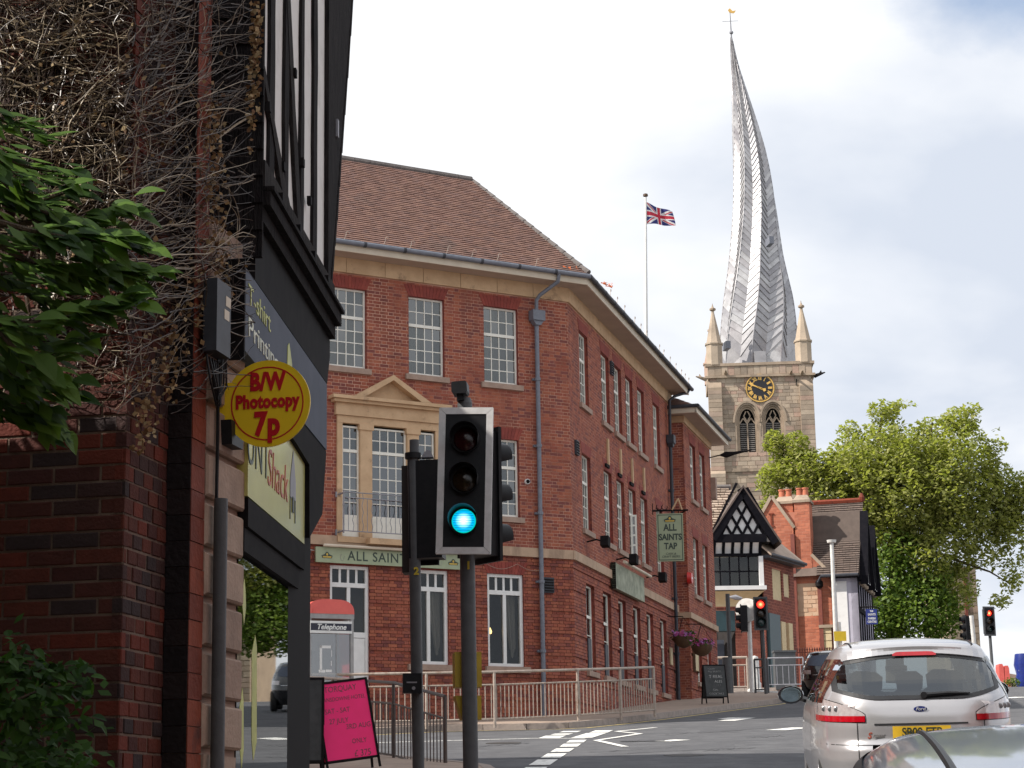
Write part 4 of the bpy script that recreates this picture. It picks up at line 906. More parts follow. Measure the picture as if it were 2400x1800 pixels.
def basket(px, py, Y, label):
    c = at(px, py, Y); t = thing('hanging_basket', label, 'basket', c, 'hanging flower baskets on the pub'); rg = random.Random(int(px))
    q = MB(); q.lathe(c, [(.05, -.32), (.19, -.26), (.29, -.13), (.32, 0)], 14); q.build('basket', 'wood_brown', t, smooth=True)
    q = MB(); q2 = MB(); 
    for k in range(260):
        a, r_ = rg.uniform(0, 6.28), rg.uniform(.05, .38); p = c + Vector((r_ * math.cos(a), r_ * math.sin(a), rg.uniform(-.06, .16) - (.08 if r_ > .38 else 0))); m_ = q if k % 5 < 3 else q2; m_.rv = rg.random() * .99 + .005
        u_, v_ = Vector((rg.uniform(-1, 1), rg.uniform(-1, 1), rg.uniform(-1, 1))).normalized() * .034, Vector((rg.uniform(-1, 1), rg.uniform(-1, 1), rg.uniform(-1, 1))).normalized() * .034
        m_.face([p - u_ - v_, p + u_ - v_, p + u_ + v_, p - u_ + v_])
    q.build('flowers', 'petal', t, kind='stuff'); q2.build('leaves', 'leaf_bush', t, kind='stuff')
    q = MB()
    for k in range(3): a = k * 2.1; q.tube([c + Vector((.36 * math.cos(a), .36 * math.sin(a), 0)), c + Vector((0, 0, .6))], .006, 4)
    q.tube([c + Vector((0, 0, .6)), c + Vector((-.45, .1, .62))], .015, 5); q.build('chains', 'black_paint', t)
basket(1602, 1493, 59.5, 'left flower basket hanging beside the pub rainwater pipe'); basket(1645, 1512, 58.6, 'right flower basket hanging over the pub chalkboard')
t = thing('notice_board', 'narrow cream notice board on the wing of the pub beneath the flower baskets', 'notice', F3.p(.5, .03, 6.0)); q = MB(); q.box(F3, .35, .92, .01, .07, 6.05, 6.75); q.build('board', 'panel_cream', t)
q = MB(); q.box(F3, .30, .34, .01, .08, 6.0, 6.8); q.box(F3, .93, .97, .01, .08, 6.0, 6.8); q.build('frame', 'wood_brown', t)
t = thing('notice_board', 'slim cream plaque beside the last ground-floor side window of the pub', 'notice', F2.p(11.9, .03, 6.2)); q = MB(); q.box(F2, 11.85, 12.15, .01, .05, 6.1, 6.6); q.build('board', 'panel_cream', t)
# wall lantern at the far end of the wing, with bracket arm
t = thing('wall_lantern', 'dark lantern on an arm at the top far corner of the pub wing', 'lamp', F3.p(4.9, .1, 12.2)); a, b = at(1662, 1073, 65.4), at(1760, 1055, 65.4)
q = MB(); q.tube([a, a.lerp(b, .25) + Vector((0, 0, .02)), a.lerp(b, .4) + Vector((0, 0, .0)), a.lerp(b, .6), b], [.02, .02, .11, .06, .02], 8); q.build('arm', 'black_paint', t, smooth=True)
q = MB(); q.box(F3, 4.75, 5.05, .0, .16, 11.9, 12.6); q.build('box', 'sill_stone', t)
# scaffold of fairy-light wire along the front band
q = MB(); q.tube([F1.p(-2.5 + .1 * k, .09, 7.56 - .14 * math.sin(math.pi * ((k % 9) / 9))) for k in range(17)], .006, 4); tag(q.build('festoon_wire', 'sill_stone'), 'thin festoon wire drooping below the stone band of the pub', 'wire')

# ------------------------------------------------------------------ the shop on the near left
FS = Fr(-1.745, 9.0, -11.4); FP = Fr(-1.745, 9.0, 78.6)
D1 = 0.118; SE = 0.515
shop = thing('shop_building', 'dark brick shop with black and white timbered upper floor at the left edge', 'building', (-1.745, 9.0, G(9)))
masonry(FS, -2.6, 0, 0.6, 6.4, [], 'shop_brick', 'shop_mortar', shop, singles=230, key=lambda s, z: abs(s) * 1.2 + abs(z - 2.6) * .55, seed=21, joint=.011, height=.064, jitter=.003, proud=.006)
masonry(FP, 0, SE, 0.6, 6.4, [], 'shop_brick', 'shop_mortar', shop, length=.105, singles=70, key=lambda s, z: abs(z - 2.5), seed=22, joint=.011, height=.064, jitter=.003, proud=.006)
FB = Fr(FP.p(SE, 0, 0).x, FP.p(SE, 0, 0).y, -11.4); FT = FP.shift(SE, D1)
z = 0.6; k = 0; rg = random.Random(9)
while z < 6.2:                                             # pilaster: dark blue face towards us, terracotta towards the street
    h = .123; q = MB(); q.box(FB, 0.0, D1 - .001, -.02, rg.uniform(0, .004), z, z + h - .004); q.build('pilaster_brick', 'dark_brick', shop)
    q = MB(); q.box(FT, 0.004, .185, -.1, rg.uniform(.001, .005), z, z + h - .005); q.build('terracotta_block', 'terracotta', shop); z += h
q = MB(); q.box(FT, .01, .19, -.12, -.006, .6, 6.2); q.build('mortar_bed', 'shop_mortar', shop)
z = 0.55; k = 0
while z < 4.4:                                             # rusticated stone pier
    hb, hg = .205, .034; q = MB(); e = .012; P = FT.p; s0, s1 = .195, .745; dd = .012 + rg.uniform(-.003, .003)
    if z < 1.75:                                           # the foot of the pier is split and worn
        q.hexa([P(s0, dd, z), P(s1 - .06 * rg.random(), dd - .05 * rg.random(), z), P(s1 - .05 * rg.random(), dd - .03, z + hb), P(s0, dd, z + hb)], [P(s0, -.2, z), P(s1, -.2, z), P(s1, -.2, z + hb), P(s0, -.2, z + hb)])
    else: q.hexa([P(s0 + e, dd, z + e), P(s1 - e, dd, z + e), P(s1 - e, dd, z + hb - e), P(s0 + e, dd, z + hb - e)], [P(s0, dd - e, z), P(s1, dd - e, z), P(s1, dd - e, z + hb), P(s0, dd - e, z + hb)], False); q.hexa([P(s0, dd - e, z), P(s1, dd - e, z), P(s1, dd - e, z + hb), P(s0, dd - e, z + hb)], [P(s0, -.25, z), P(s1, -.25, z), P(s1, -.25, z + hb), P(s0, -.25, z + hb)])
    q.build('stone_block', 'sandstone', shop); z += hb + hg
q = MB(); q.box(FT, .197, .74, -.25, -.025, .55, 4.6); q.build('pier_core', 'sill_stone', shop)
E0 = FT.p(.745, 0, 0); FF = Fr(E0.x, E0.y, 86.9)
# shop window: glass, posts, transom
q = MB(); q.box(FF, 1.70, 1.80, -.03, .0, .6, 2.98); q.box(FF, .0, 1.80, -.04, .012, 2.98, 3.10); q.box(FF, .0, 1.82, -.04, .03, 3.103, 3.25); q.box(FF, 0, 1.7, -.03, .004, .6, 1.12); fr_ = q.build('shop_window', 'black_paint', shop)
q = MB(); q.box(FF, .0, 1.70, -.022, -.018, 1.12, 2.98); q.build('pane', 'shop_glass', fr_)
q = MB(); q.box(FF, 1.80, 1.86, -.06, .0, 2.74, 2.86); q.build('latch', 'iron_grey', fr_)
q = MB(); q.box(FF, .02, 1.58, -1.6, -1.5, .7, 3.2); q.box(FF, .02, 1.58, -1.5, -.2, .7, .9); q.build('shop_interior', 'dark_room', shop)
for (s0, z0, s1, z1, a) in ((.12, 2.62, .22, 2.86, .1), (.42, 1.95, .56, 2.6, -.12), (.1, 1.9, .2, 2.3, .1)):   # lime window stickers
    q = MB(); q.prism(FF, [(s0, z0 + .1), (s0 + .05, z0), (s1, z0 + .1), (s1 - .02, z1 - .06), ((s0 + s1) / 2, z1), (s0 - .02, z1 - .1)], -.0178, -.0165); q.build('window_sticker', 'lettering_lime', fr_)
for (s0, z0, w_, h_, m_) in ((.75, 2.2, .3, .42, 'plastic_white'), (1.15, 1.9, .28, .4, 'pink_poster'), (.7, 1.35, .35, .5, 'sage_board')):      # posters hung inside
    q = MB(); q.box(FF, s0, s0 + w_, -.16, -.155, z0, z0 + h_); q.build('window_poster', m_, fr_)
# lower sign
sg = thing('shop_sign', 'pale yellow fascia board with red script word and a drawn church spire', 'sign', FF.p(.9, .05, 3.26))
q = MB(); q.box(FF, -.02, 1.81, -.05, .03, 3.257, 3.80); q.build('board', 'sign_cream', sg)
letters(FF, .26, .032, 3.53, 'UNT', .34, 'lettering_ink', sg, xs=.9, align='CENTER', bold=-.004)
letters(FF, .86, .032, 3.50, 'Shack', .30, 'lettering_red', sg, xs=.95, shear=.15, bold=-.003)
q = MB(); q.prism(FF, [(1.27, 3.46), (1.46, 3.46), (1.46, 3.56), (1.37, 3.74), (1.27, 3.56)], .031, .034); q.build('spire_print', 'iron_grey', sg)
q = MB(); q.prism(FF, [(1.34, 3.38), (1.40, 3.38), (1.40, 3.47), (1.34, 3.47)], .034, .036); q.box(FF, 1.27, 1.285, .031, .034, 3.33, 3.46); q.box(FF, 1.445, 1.46, .031, .034, 3.33, 3.46); q.build('tower_print', 'lettering_ink', sg)
# fascia sign above
us = thing('shop_sign', 'slate blue fascia sign reading T-shirt Printing under the timbered floor', 'sign', FF.p(1, .06, 3.97))
q = MB(); q.box(FF, FF.hit(575, 740, .06)[0], 2.5, .0, .06, 3.95, 4.38); q.build('board', 'sign_slate', us)
sa, sb = FF.hit(582, 700, .062)[0], FF.hit(634, 800, .062)[0]
def fit(txt, s0, s1, z, size, m, parent):
    o = letters(FF, s0, .062, z, txt, size, m, parent, align='LEFT'); o.scale.x = (s1 - s0) / max(o.dimensions.x, .01)
    w_ = max(v.co.x for v in o.data.vertices); o.scale.x = (s1 - s0) / w_
fit('T-shirt', sa, sb, 4.26, .15, 'lettering_lime', us); fit('Printing', sa, sb + .25, 4.09, .15, 'lettering_pale', us)
q = MB(); q.prism(FF, [(.95, 3.98), (1.15, 3.98), (1.12, 4.2), (1.02, 4.30), (.97, 4.27)], .061, .064); q.build('shirt_print', 'lettering_lime', us)
q = MB(); q.prism(FF, [(1.16, 3.97), (1.5, 3.97), (1.5, 4.16), (1.42, 4.11), (1.2, 4.09)], .061, .064); q.build('sky_print', 'lettering_pale', us)
q = MB(); _s = FF.hit(575, 740, .06)[0]; q.box(FF, _s - .03, _s - .002, -.05, .061, 3.9, 4.42); q.build('edge_trim', 'black_paint', us)
q = MB(); q.prism(FF, [(1.0, 3.80), (1.35, 3.78), (1.83, 3.74), (1.85, 3.30), (2.36, 3.52), (2.52, 3.945), (1.0, 3.945)], -.7, .055); q.build('bulkhead', 'black_paint', shop)
q = MB(); q.box(FF, -.05, 2.52, -.5, .0, 4.385, 4.78); q.prism(FF, [(-.05, 4.383), (2.5, 4.383), (2.62, 4.6), (2.6, 4.78), (-.05, 4.78)], .0, .062); q.build('cove', 'black_paint', shop)
# jetty beam with its mouldings
q = MB()
for (z0, z1, d) in ((4.70, 4.78, .10), (4.783, 4.86, .14), (4.863, 4.885, .16)): q.box(FF, -.06, 2.60, -.2, d, z0, z1)
q.build('jetty_moulding', 'black_timber', shop)
q = MB(); q.box(FF, -.06, 2.5, -.2, .11, 4.888, 5.03); q.build('jetty_beam', 'grey_timber', shop)
for s in (.35, .95, 1.5, 2.05):
    q = MB(); q.box(FF, s, s + .05, .11, .135, 4.93, 4.98); q.build('peg', 'black_paint', shop)
q = MB(); q.box(FF, .0, 2.45, -.2, .055, 5.03, 9.0); q.build('render_panel', 'white_render', shop)
def wavy(s0, s1, z0, z1, t0, t1, m='black_timber', d=.075, name='post'):
    """hand-cut timber with slightly wandering edges; t0/t1 are the s positions at the top"""
    n = 16; q = MB(); rg_ = random.Random(int(s0 * 1000) + 3)
    w0 = [rg_.uniform(-.014, .014) for _ in range(n + 1)]; w1 = [rg_.uniform(-.014, .014) for _ in range(n + 1)]
    for i in range(n):
        a, b = i / n, (i + 1) / n; za, zb = z0 + (z1 - z0) * a, z0 + (z1 - z0) * b
        la, lb = s0 + (t0 - s0) * a + w0[i], s0 + (t0 - s0) * b + w0[i + 1]; ra, rb = s1 + (t1 - s1) * a + w1[i], s1 + (t1 - s1) * b + w1[i + 1]; P = FF.p
        q.face([P(la, d, za), P(ra, d, za), P(rb, d, zb), P(lb, d, zb)]); q.face([P(ra, d, za), P(ra, .05, za), P(rb, .05, zb), P(rb, d, zb)]); q.face([P(la, .05, za), P(la, d, za), P(lb, d, zb), P(lb, .05, zb)])
    return q.build(name, m, shop)
for a, b in ((-.06, .0), (.27, .42), (.76, .88), (1.33, 1.45), (1.82, 1.97)): wavy(a, b, 5.03, 9.0, a, b)
wavy(1.22, 1.36, 5.0, 8.0, .16, .30, 'grey_timber', .079, 'brace'); wavy(.72, .98, 5.03, 5.6, -.05, .06, 'grey_timber', .082, 'brace')
for s, z in ((.55, 6.3), (1.0, 5.9), (1.3, 5.45), (.15, 5.38), (.62, 5.2), (1.58, 5.3)):
    q = MB(); q.box(FF, s, s + .05, .07, .095, z, z + .05); q.build('peg', 'black_paint', shop)
# corner post and flared end of the facade with its overlapping slates
q = MB(); q.prism(FF, [(2.38, 4.9), (2.46, 4.9), (2.55, 5.15), (2.74, 5.55), (2.96, 6.1), (3.25, 6.75), (3.55, 7.5), (3.9, 9.0), (2.38, 9.0)], -.5, .085); q.build('flared_end', 'black_timber', shop)
edge = [(2.46, 4.9), (2.55, 5.15), (2.74, 5.55), (2.96, 6.1), (3.25, 6.75), (3.55, 7.5), (3.9, 9.0)]
for i in range(len(edge) - 1):
    for k in range(2):
        t0, t1 = k / 2, (k + 1) / 2 + .04; a = Vector(edge[i]); b = Vector(edge[i + 1]); p0, p1 = a.lerp(b, t0), a.lerp(b, t1); q = MB()
        q.prism(FF, [(p0.x - .02, p0.y), (p0.x + .035, p0.y), (p1.x + .012, p1.y), (p1.x - .03, p1.y)], -.5, .09); q.build('edge_slate', 'black_timber', shop)
q = MB(); q.box(FF, 2.70, 2.75, .085, .10, 6.12, 6.24); q.build('fixing_plate', 'iron_grey', shop)
# side of the timbered floor, facing us, with horizontal boards
FJ = Fr(FF.p(-.06, .1, 0).x, FF.p(-.06, .1, 0).y, -3.1)
z = 4.5
while z < 9.0:
    q = MB(); q.hexa([FJ.p(-.55, .018, z), FJ.p(0, .018, z), FJ.p(0, .002, z + .15), FJ.p(-.55, .002, z + .15)], [FJ.p(-.55, -.02, z), FJ.p(0, -.02, z), FJ.p(0, -.02, z + .15), FJ.p(-.55, -.02, z + .15)]); q.build('board', 'black_timber', shop); z += .147
q = MB(); q.box(FJ, -.6, -.14, -.3, -.0, 4.42, 4.49); q.build('soffit_board', 'black_timber', shop)
q = MB(); q.box(FF, -.4, 2.4, -6, -1.65, .4, 9.0); q.box(FS, -6, -.12, -3.2, -.12, .5, 9.0); q.box(FF, -.4, 2.4, -6, -.6, 3.3, 9.0); q.build('inner_wall', 'void', shop)
# cast pipe, cable, lamp and meter box on the pier
q = MB(); q.tube([FT.p(.27, .055, .6), FT.p(.27, .055, 3.17)], .034, 12); pp = q.build('drainpipe', 'pole_grey', shop, smooth=True)
q = MB(); q.tube([FT.p(.275, .03, 3.15), FT.p(.28, .03, 3.5), FT.p(.27, .03, 3.95)], .009, 6); q.build('cable', 'black_plastic', shop)
t = thing('meter_box', 'dark grey cabinet with cream labels on the stone pier', 'box', FT.p(.1, .05, 3.85))
q = MB(); q.box(FT, .05, .25, .03, .10, 3.86, 4.22); q.build('cabinet', 'gutter_dark', t)
for (z0, s0) in ((4.11, .175), (4.04, .155)): q = MB(); q.box(FT, s0, s0 + .07, .1, .102, z0, z0 + .05); q.build('paper_label', 'cream_paint', t)
q = MB()
for i in range(6):
    a = .05 + i * .04; q.tube([FT.p(a, .05, 3.84), FT.p(a + .05 * math.sin(i), .07, 3.72 - .02 * i), FT.p(.2, .05, 3.62), FT.p(a + .12, .04, 3.75), FT.p(.33, .04, 4.0 + .05 * i), FT.p(.40, .03, 4.4)], .006, 5)
q.build('loose_cables', 'black_plastic', t, kind='stuff')
t = thing('wall_lamp', 'small black lamp under the yellow photocopy sign', 'lamp', FT.p(.4, .05, 3.35)); q = MB(); q.prism(FT, [(.38, 3.46), (.54, 3.46), (.56, 3.58), (.36, 3.58)], .015, .07); q.build('shade', 'black_plastic', t); q = MB(); q.box(FT, .44, .5, -.01, .02, 3.58, 3.62); q.build('bracket', 'black_plastic', t)
# projecting round sign
Ysg = 9.86; c = at(627, 946, Ysg); FY = Fr(c.x, c.y, -9.5)
ys = thing('photocopy_sign', 'round yellow projecting sign reading B/W Photocopy 7p', 'sign', FY.p(0, 0, c.z - .22)); R_ = .2195
def disc(F, s, z, r0, r1, d0, d1, n=48):
    q = MB()
    for i in range(n):
        a, b = 2 * math.pi * i / n, 2 * math.pi * (i + 1) / n; P = F.p
        pts = [(s + r0 * math.cos(a), z + r0 * math.sin(a)), (s + r1 * math.cos(a), z + r1 * math.sin(a)), (s + r1 * math.cos(b), z + r1 * math.sin(b)), (s + r0 * math.cos(b), z + r0 * math.sin(b))]
        if r0 == 0: pts = pts[:3]
        q.face([P(x, d1, y) for x, y in pts]); q.face([P(x, d0, y) for x, y in pts][::-1])
        q.face([P(pts[1][0], d1, pts[1][1]), P(pts[1][0], d0, pts[1][1]), P(pts[2][0], d0, pts[2][1]), P(pts[2][0], d1, pts[2][1])])
    return q
q = disc(FY, 0, c.z, 0, R_, -.006, .006); q.box(FY, -.27, -.16, -.0055, .0055, c.z - .115, c.z + .115); q.build('panel', 'sign_yellow', ys)
disc(FY, 0, c.z, .180, .187, .0062, .0075).build('ring', 'sign_red', ys)
q = MB(); q.box(FY, -.285, -.268, -.03, .012, c.z - .12, c.z + .12); q.build('bracket', 'plastic_white', ys)
letters(FY, .0, .008, c.z + .107, 'B/W', .122, 'sign_red', ys, bold=.006, xs=.76, space=1.05); letters(FY, .0, .008, c.z + .008, 'Photocopy', .092, 'sign_red', ys, bold=.0045, xs=.75, space=1.08); letters(FY, .0, .008, c.z - .108, '7p', .160, 'sign_red', ys, bold=.0075, xs=.78, space=1.1)
# neighbouring terrace further up the left pavement (seen only in reflections and by its shade)
nb = thing('unseen_terrace', 'brick terrace standing behind the timbered shop', 'building', (-6, 20, G(20)))
FN = Fr(-3.9, 14.0, 90.5)
q = MB(); q.box(FN, -1.3, 8.6, -6, -.05, .8, 8.2); q.box(FN, 8.6, 14.8, -6, -.05, .8, 10.6); q.build('wall', 'annex_brick', nb)
for i in range(5):
    for z0 in (2.6, 5.4):
        q = MB(); q.box(FN, 1 + i * 2.7, 2.1 + i * 2.7, -.06, .0, z0 + .06 * i, z0 + 1.5 + .06 * i); wv = q.build('window', 'window_white', nb)
        q = MB(); q.box(FN, 1.07 + i * 2.7, 2.03 + i * 2.7, .0005, .004, z0 + .07 + .06 * i, z0 + 1.43 + .06 * i); q.build('pane', 'pane_dark', wv)
q = MB(); q.prism(Fr(-3.9, 14.0, .5), [(-6.2, 8.2), (.2, 8.2), (-3, 9.4)], -8.6, 1.3); q.prism(Fr(-3.9, 14.0, .5), [(-6.2, 10.6), (.2, 10.6), (-3, 11.8)], -14.8, -8.6); q.build('roof', 'tile_brown', nb)

# ------------------------------------------------------------------ climbing plant on the shop wall
vine = thing('climbing_plant', 'bare tangled creeper covering the top of the dark brick wall', 'climbing plant', FS.p(-.5, .05, 2.9))
rg = random.Random(31)
q = MB(); q2 = MB()
def wall_point(px, py, off):
    """the creeper hugs the brick wall, then spreads over the black side boards"""
    s, z = FS.hit(px, py, off)
    if s <= 0.0: return FS.p(s, off, z)
    a = at(px, py, 9.0 + min(max((px - 290) / 300, 0), 1.0) * .95 - off); return a
def twig(px, py, ang, n, step, r, drift, dst, off):
    pts = []; rs = []
    for i in range(n):
        pts.append(wall_point(px, py, off + .012 * math.sin(i * .9 + px))); rs.append(max(r * (1 - .75 * i / n), .0012))
        px += step * math.cos(ang); py += step * math.sin(ang); ang += rg.gauss(drift, .16)
        if not (-60 < px < 600 and -80 < py < 1200): break
    if len(pts) > 2: dst.rv = rg.random() * .99 + .005; dst.tube(pts, rs, 4, False)
for i in range(16):                                        # main stems climbing the wall
    twig(rg.uniform(-30, 300), rg.uniform(500, 800), -1.45 + rg.gauss(0, .18), 26, 38, rg.uniform(.006, .012), 0.0, q, .03)
def dens(px, py):
    if py < 560: return 1.0 if px < 330 else .5
    return max(0, 1 - (py - 560) / 420) * (1.0 if px > 120 else .35)
cnt = 0
while cnt < 1900:
    px, py = rg.uniform(-40, 560), rg.uniform(-60, 1000)
    if px > 480 and rg.random() < .5: continue
    if rg.random() > dens(px, py): continue
    cnt += 1; twig(px, py, rg.choice((rg.gauss(-.1, .35), rg.gauss(-.1, .35), rg.gauss(3.2, .4), rg.gauss(-1.2, .4))), rg.randint(7, 22), rg.uniform(9, 17), rg.uniform(.0016, .0042), rg.choice((-.03, .0, -.06, .03)), q if cnt % 5 < 3 else q2, rg.uniform(.02, .10) if cnt % 5 < 3 else rg.uniform(.005, .03))
for i in range(60):                                        # sprays reaching out over the black boards to the timber post
    twig(rg.uniform(330, 480), rg.uniform(30, 560), rg.gauss(-.45, .5), rg.randint(12, 24), rg.uniform(9, 13), rg.uniform(.0016, .003), rg.uniform(-.05, .01), q, rg.uniform(.05, .16))
for i in range(60):                                        # ends trailing down the brick corner
    twig(rg.uniform(250, 450), rg.uniform(600, 860), rg.gauss(2.2, .5), rg.randint(8, 16), rg.uniform(9, 14), rg.uniform(.0015, .003), rg.uniform(-.04, .04), q, rg.uniform(.02, .06))
q.build('stems', 'twig', vine, kind='stuff'); q2.build('shaded_stems', 'twig_shaded', vine, kind='stuff')
lf = MB()
def dead(px, py, n, sx, sy):
    for i in range(n):
        lf.rv = rg.random() * .99 + .005; c_ = wall_point(rg.gauss(px, sx), rg.gauss(py, sy), rg.uniform(.03, .09)); u_ = Vector((rg.uniform(-1, 1), rg.uniform(-.6, .6), rg.uniform(-1, 1))).normalized() * rg.uniform(.008, .02); v_ = u_.cross(Vector((rg.uniform(-.4, .4), -1, rg.uniform(-.4, .4)))).normalized() * rg.uniform(.007, .015)
        lf.face([c_ - u_, c_ - v_, c_ + u_, c_ + v_])
for px, py, n, sx, sy in ((600, 90, 170, 7, 80), (505, 420, 130, 14, 110), (500, 290, 50, 18, 50), (395, 830, 110, 22, 70), (345, 960, 60, 14, 50), (310, 330, 90, 90, 140), (170, 200, 70, 90, 120), (520, 600, 60, 16, 60), (460, 700, 60, 30, 60), (330, 1000, 30, 10, 50), (590, 230, 70, 6, 60)): dead(px, py, n, sx, sy)
lf.build('withered_leaves', 'dead_leaf', vine, kind='stuff')

# ------------------------------------------------------------------ leafy branches at the left edge
def leaf_mesh(name, w_, l_, m, fold=.25, droop=.25, tip=1.0):
    q = MB(); n = 6
    def half(t): return w_ * math.sin(math.pi * min(t ** .75, 1)) ** .9 * (1 - .25 * t)
    for i in range(n):
        a, b = i / n, (i + 1) / n
        pa, pb = Vector((0, a * l_, -droop * l_ * a * a)), Vector((0, b * l_, -droop * l_ * b * b))
        for sg in (-1, 1):
            ra, rb = pa + Vector((sg * half(a), 0, fold * half(a))), pb + Vector((sg * half(b), 0, fold * half(b))); q.face([pa, ra, rb, pb] if sg > 0 else [pa, pb, rb, ra])
    return q.mesh(name, m, smooth=True)
LEAFM = leaf_mesh('leaf', .052, .125, 'leaf_dark', droop=.18); LEAFS = leaf_mesh('leaf', .017, .05, 'leaf_bush')
def orient(fwd, up):
    f = fwd.normalized(); r_ = f.cross(up)
    if r_.length < 1e-3: r_ = f.cross(Vector((1, 0, 0)))
    r_.normalize(); u_ = r_.cross(f); return Matrix((r_, f, u_)).transposed().to_euler()
tree_l = thing('garden_tree', 'broad-leaved green tree reaching in at the left edge over the creeper', 'tree', (-4.6, 7.7, G(7.7)))
rg = random.Random(17)
q = MB(); q.tube([(-4.6, 7.7, .5), (-4.55, 7.75, 2.0), (-4.4, 7.8, 3.2), (-4.3, 7.85, 4.4)], [.16, .13, .10, .06], 10); q.build('trunk', 'bark', tree_l, smooth=True)
br = MB(); nleaf = 0
sprays = [((0, 420), (250, 560)), ((-60, 300), (60, 420)), ((0, 520), (330, 560)), ((-20, 640), (350, 640)), ((-40, 760), (300, 700)), ((-40, 860), (180, 800)), ((-40, 930), (120, 960)), ((-30, 560), (200, 640)), ((-40, 700), (120, 1000)), ((-60, 240), (100, 300)), ((80, 520), (300, 480)), ((-40, 470), (180, 440)), ((150, 560), (290, 640)), ((0, 780), (160, 900)), ((-60, 600), (140, 720)), ((-60, 660), (90, 860)), ((-50, 820), (110, 900)), ((-60, 380), (140, 520)), ((-60, 730), (140, 800)), ((-60, 880), (140, 1010)), ((-40, 340), (150, 400))]
rest = MB(); pts_l = []
for (a, b) in sprays:
    Y0 = rg.uniform(7.6, 8.2); n = max(8, int(math.hypot(b[0] - a[0], b[1] - a[1]) / 16)); path = []
    for i in range(n + 1):
        t = i / n; path.append(at(a[0] + (b[0] - a[0]) * t, a[1] + (b[1] - a[1]) * t + 18 * math.sin(t * 3), Y0 + .25 * t))
    br.tube([Vector((-4.35, 7.8, max(path[0].z - .3, 3.0)))] + path, [.018] + [.012 * (1 - .7 * i / n) for i in range(n + 1)], 6)
    for i, p in enumerate(path):
        for k in range(3 if i > 0 else 1):
            d = (path[min(i + 1, n)] - path[max(i - 1, 0)]).normalized(); side = Vector((rg.uniform(-.4, .9), rg.uniform(-1, .2), rg.uniform(-.7, .5)))
            pts_l.append((p + Vector((rg.uniform(-.04, .04), rg.uniform(-.06, .06), rg.uniform(-.04, .04))), (d * .7 + side * .8 + Vector((.25, 0, -.25))).normalized(), rg.uniform(.55, 1.2)))
pts_l.sort(key=lambda r_: -r_[0].x)
for i, (p, f, sc) in enumerate(pts_l[:300]):
    o = place('leaf', LEAFM, tree_l, p, orient(f, Vector((rg.uniform(-.3, .3), -.55, .8)))); o.scale = (sc, sc, sc)
br.build('branches', 'bark', tree_l, smooth=True)
def leaf_cloud(mb, c, rad_, n, size, rg_, hollow=.25, flat=None):
    for k in range(n):
        while True:
            v = Vector((rg_.uniform(-1, 1), rg_.uniform(-1, 1), rg_.uniform(-1, 1)))
            if hollow < v.length < 1: break
        p = Vector(c) + Vector((v.x * rad_[0], v.y * rad_[1], v.z * rad_[2])); u_ = Vector((rg_.uniform(-1, 1), rg_.uniform(-1, 1), rg_.uniform(-.6, .6))).normalized() * size * rg_.uniform(.6, 1.25); w_ = u_.cross(Vector((rg_.uniform(-.5, .5), rg_.uniform(-.5, .5), 1))).normalized() * size * .55
        mb.rv = rg_.random() * .99 + .005; mb.face([p - u_, p - w_, p + u_, p + w_])
cr = MB(); leaf_cloud(cr, (-4.7, 7.7, 3.5), (1.75, 1.25, 1.75), 5200, .085, random.Random(3)); leaf_cloud(cr, (-3.35, 8.2, 3.25), (1.0, .75, 1.75), 8500, .085, random.Random(4))  # second cloud added out of view to keep sun off the lower brick
for (p, f, sc) in pts_l[300:]: cr.rv = rg.random() * .99 + .005; u_ = f * .06; w_ = u_.cross(Vector((0, -.5, .8))).normalized() * .03; cr.face([p, p + u_ - w_, p + u_ * 2, p + u_ + w_])
cr.build('crown', 'leaf_dark', tree_l, kind='stuff')
# bush in the bottom corner
bush = thing('bush', 'low green bush with small leaves in the bottom left corner', 'bush', at(60, 1800, 7.6)); pts_b = []; br = MB()
for (a, b) in [((-40, 1620), (190, 1560)), ((-40, 1700), (215, 1690)), ((-20, 1760), (230, 1800)), ((-60, 1560), (110, 1570)), ((-40, 1660), (170, 1640)), ((-30, 1800), (190, 1760)), ((40, 1640), (200, 1610)), ((-40, 1600), (60, 1540)), ((-40, 1740), (150, 1720)), ((0, 1840), (215, 1830)), ((30, 1800), (160, 1800)), ((-40, 1780), (120, 1770))]:
    n = 16; Y0 = rg.uniform(7.2, 7.8); path = [at(a[0] + (b[0] - a[0]) * i / n, a[1] + (b[1] - a[1]) * i / n - 14 * math.sin(i / n * 3), Y0 + .2 * i / n) for i in range(n + 1)]; br.tube(path, [.006 * (1 - .7 * i / n) for i in range(n + 1)], 5)
    for i, p in enumerate(path):
        for k in range(2): pts_b.append((p + Vector((rg.gauss(0, .012), rg.gauss(0, .03), rg.gauss(0, .015))), Vector((rg.uniform(-.3, 1), rg.uniform(-.8, .2), rg.uniform(-.9, .4))).normalized(), rg.uniform(.8, 1.5)))
        for k in range(3): pts_b.append((p + Vector((rg.gauss(0, .05), rg.gauss(0, .06), rg.gauss(-.02, .05))), Vector((rg.uniform(-.6, 1), rg.uniform(-.8, .2), rg.uniform(-.9, .4))).normalized(), rg.uniform(.8, 1.5)))
br.build('stems', 'bark', bush, smooth=True); rg.shuffle(pts_b)
for (p, f, sc) in pts_b[:300]: o = place('leaf', LEAFS, bush, p, orient(f, Vector((rg.uniform(-.3, .3), -.5, .85)))); o.scale = (sc, sc, sc)
rest = MB()
for (p, f, sc) in pts_b[300:]: rest.rv = rg.random() * .99 + .005; u_ = f * .024 * sc; w_ = u_.cross(Vector((rg.uniform(-.3, .3), -.5, .8))).normalized() * .014 * sc; rest.face([p, p + u_ - w_, p + u_ * 2, p + u_ + w_])
rest.build('foliage', 'leaf_bush', bush, kind='stuff')

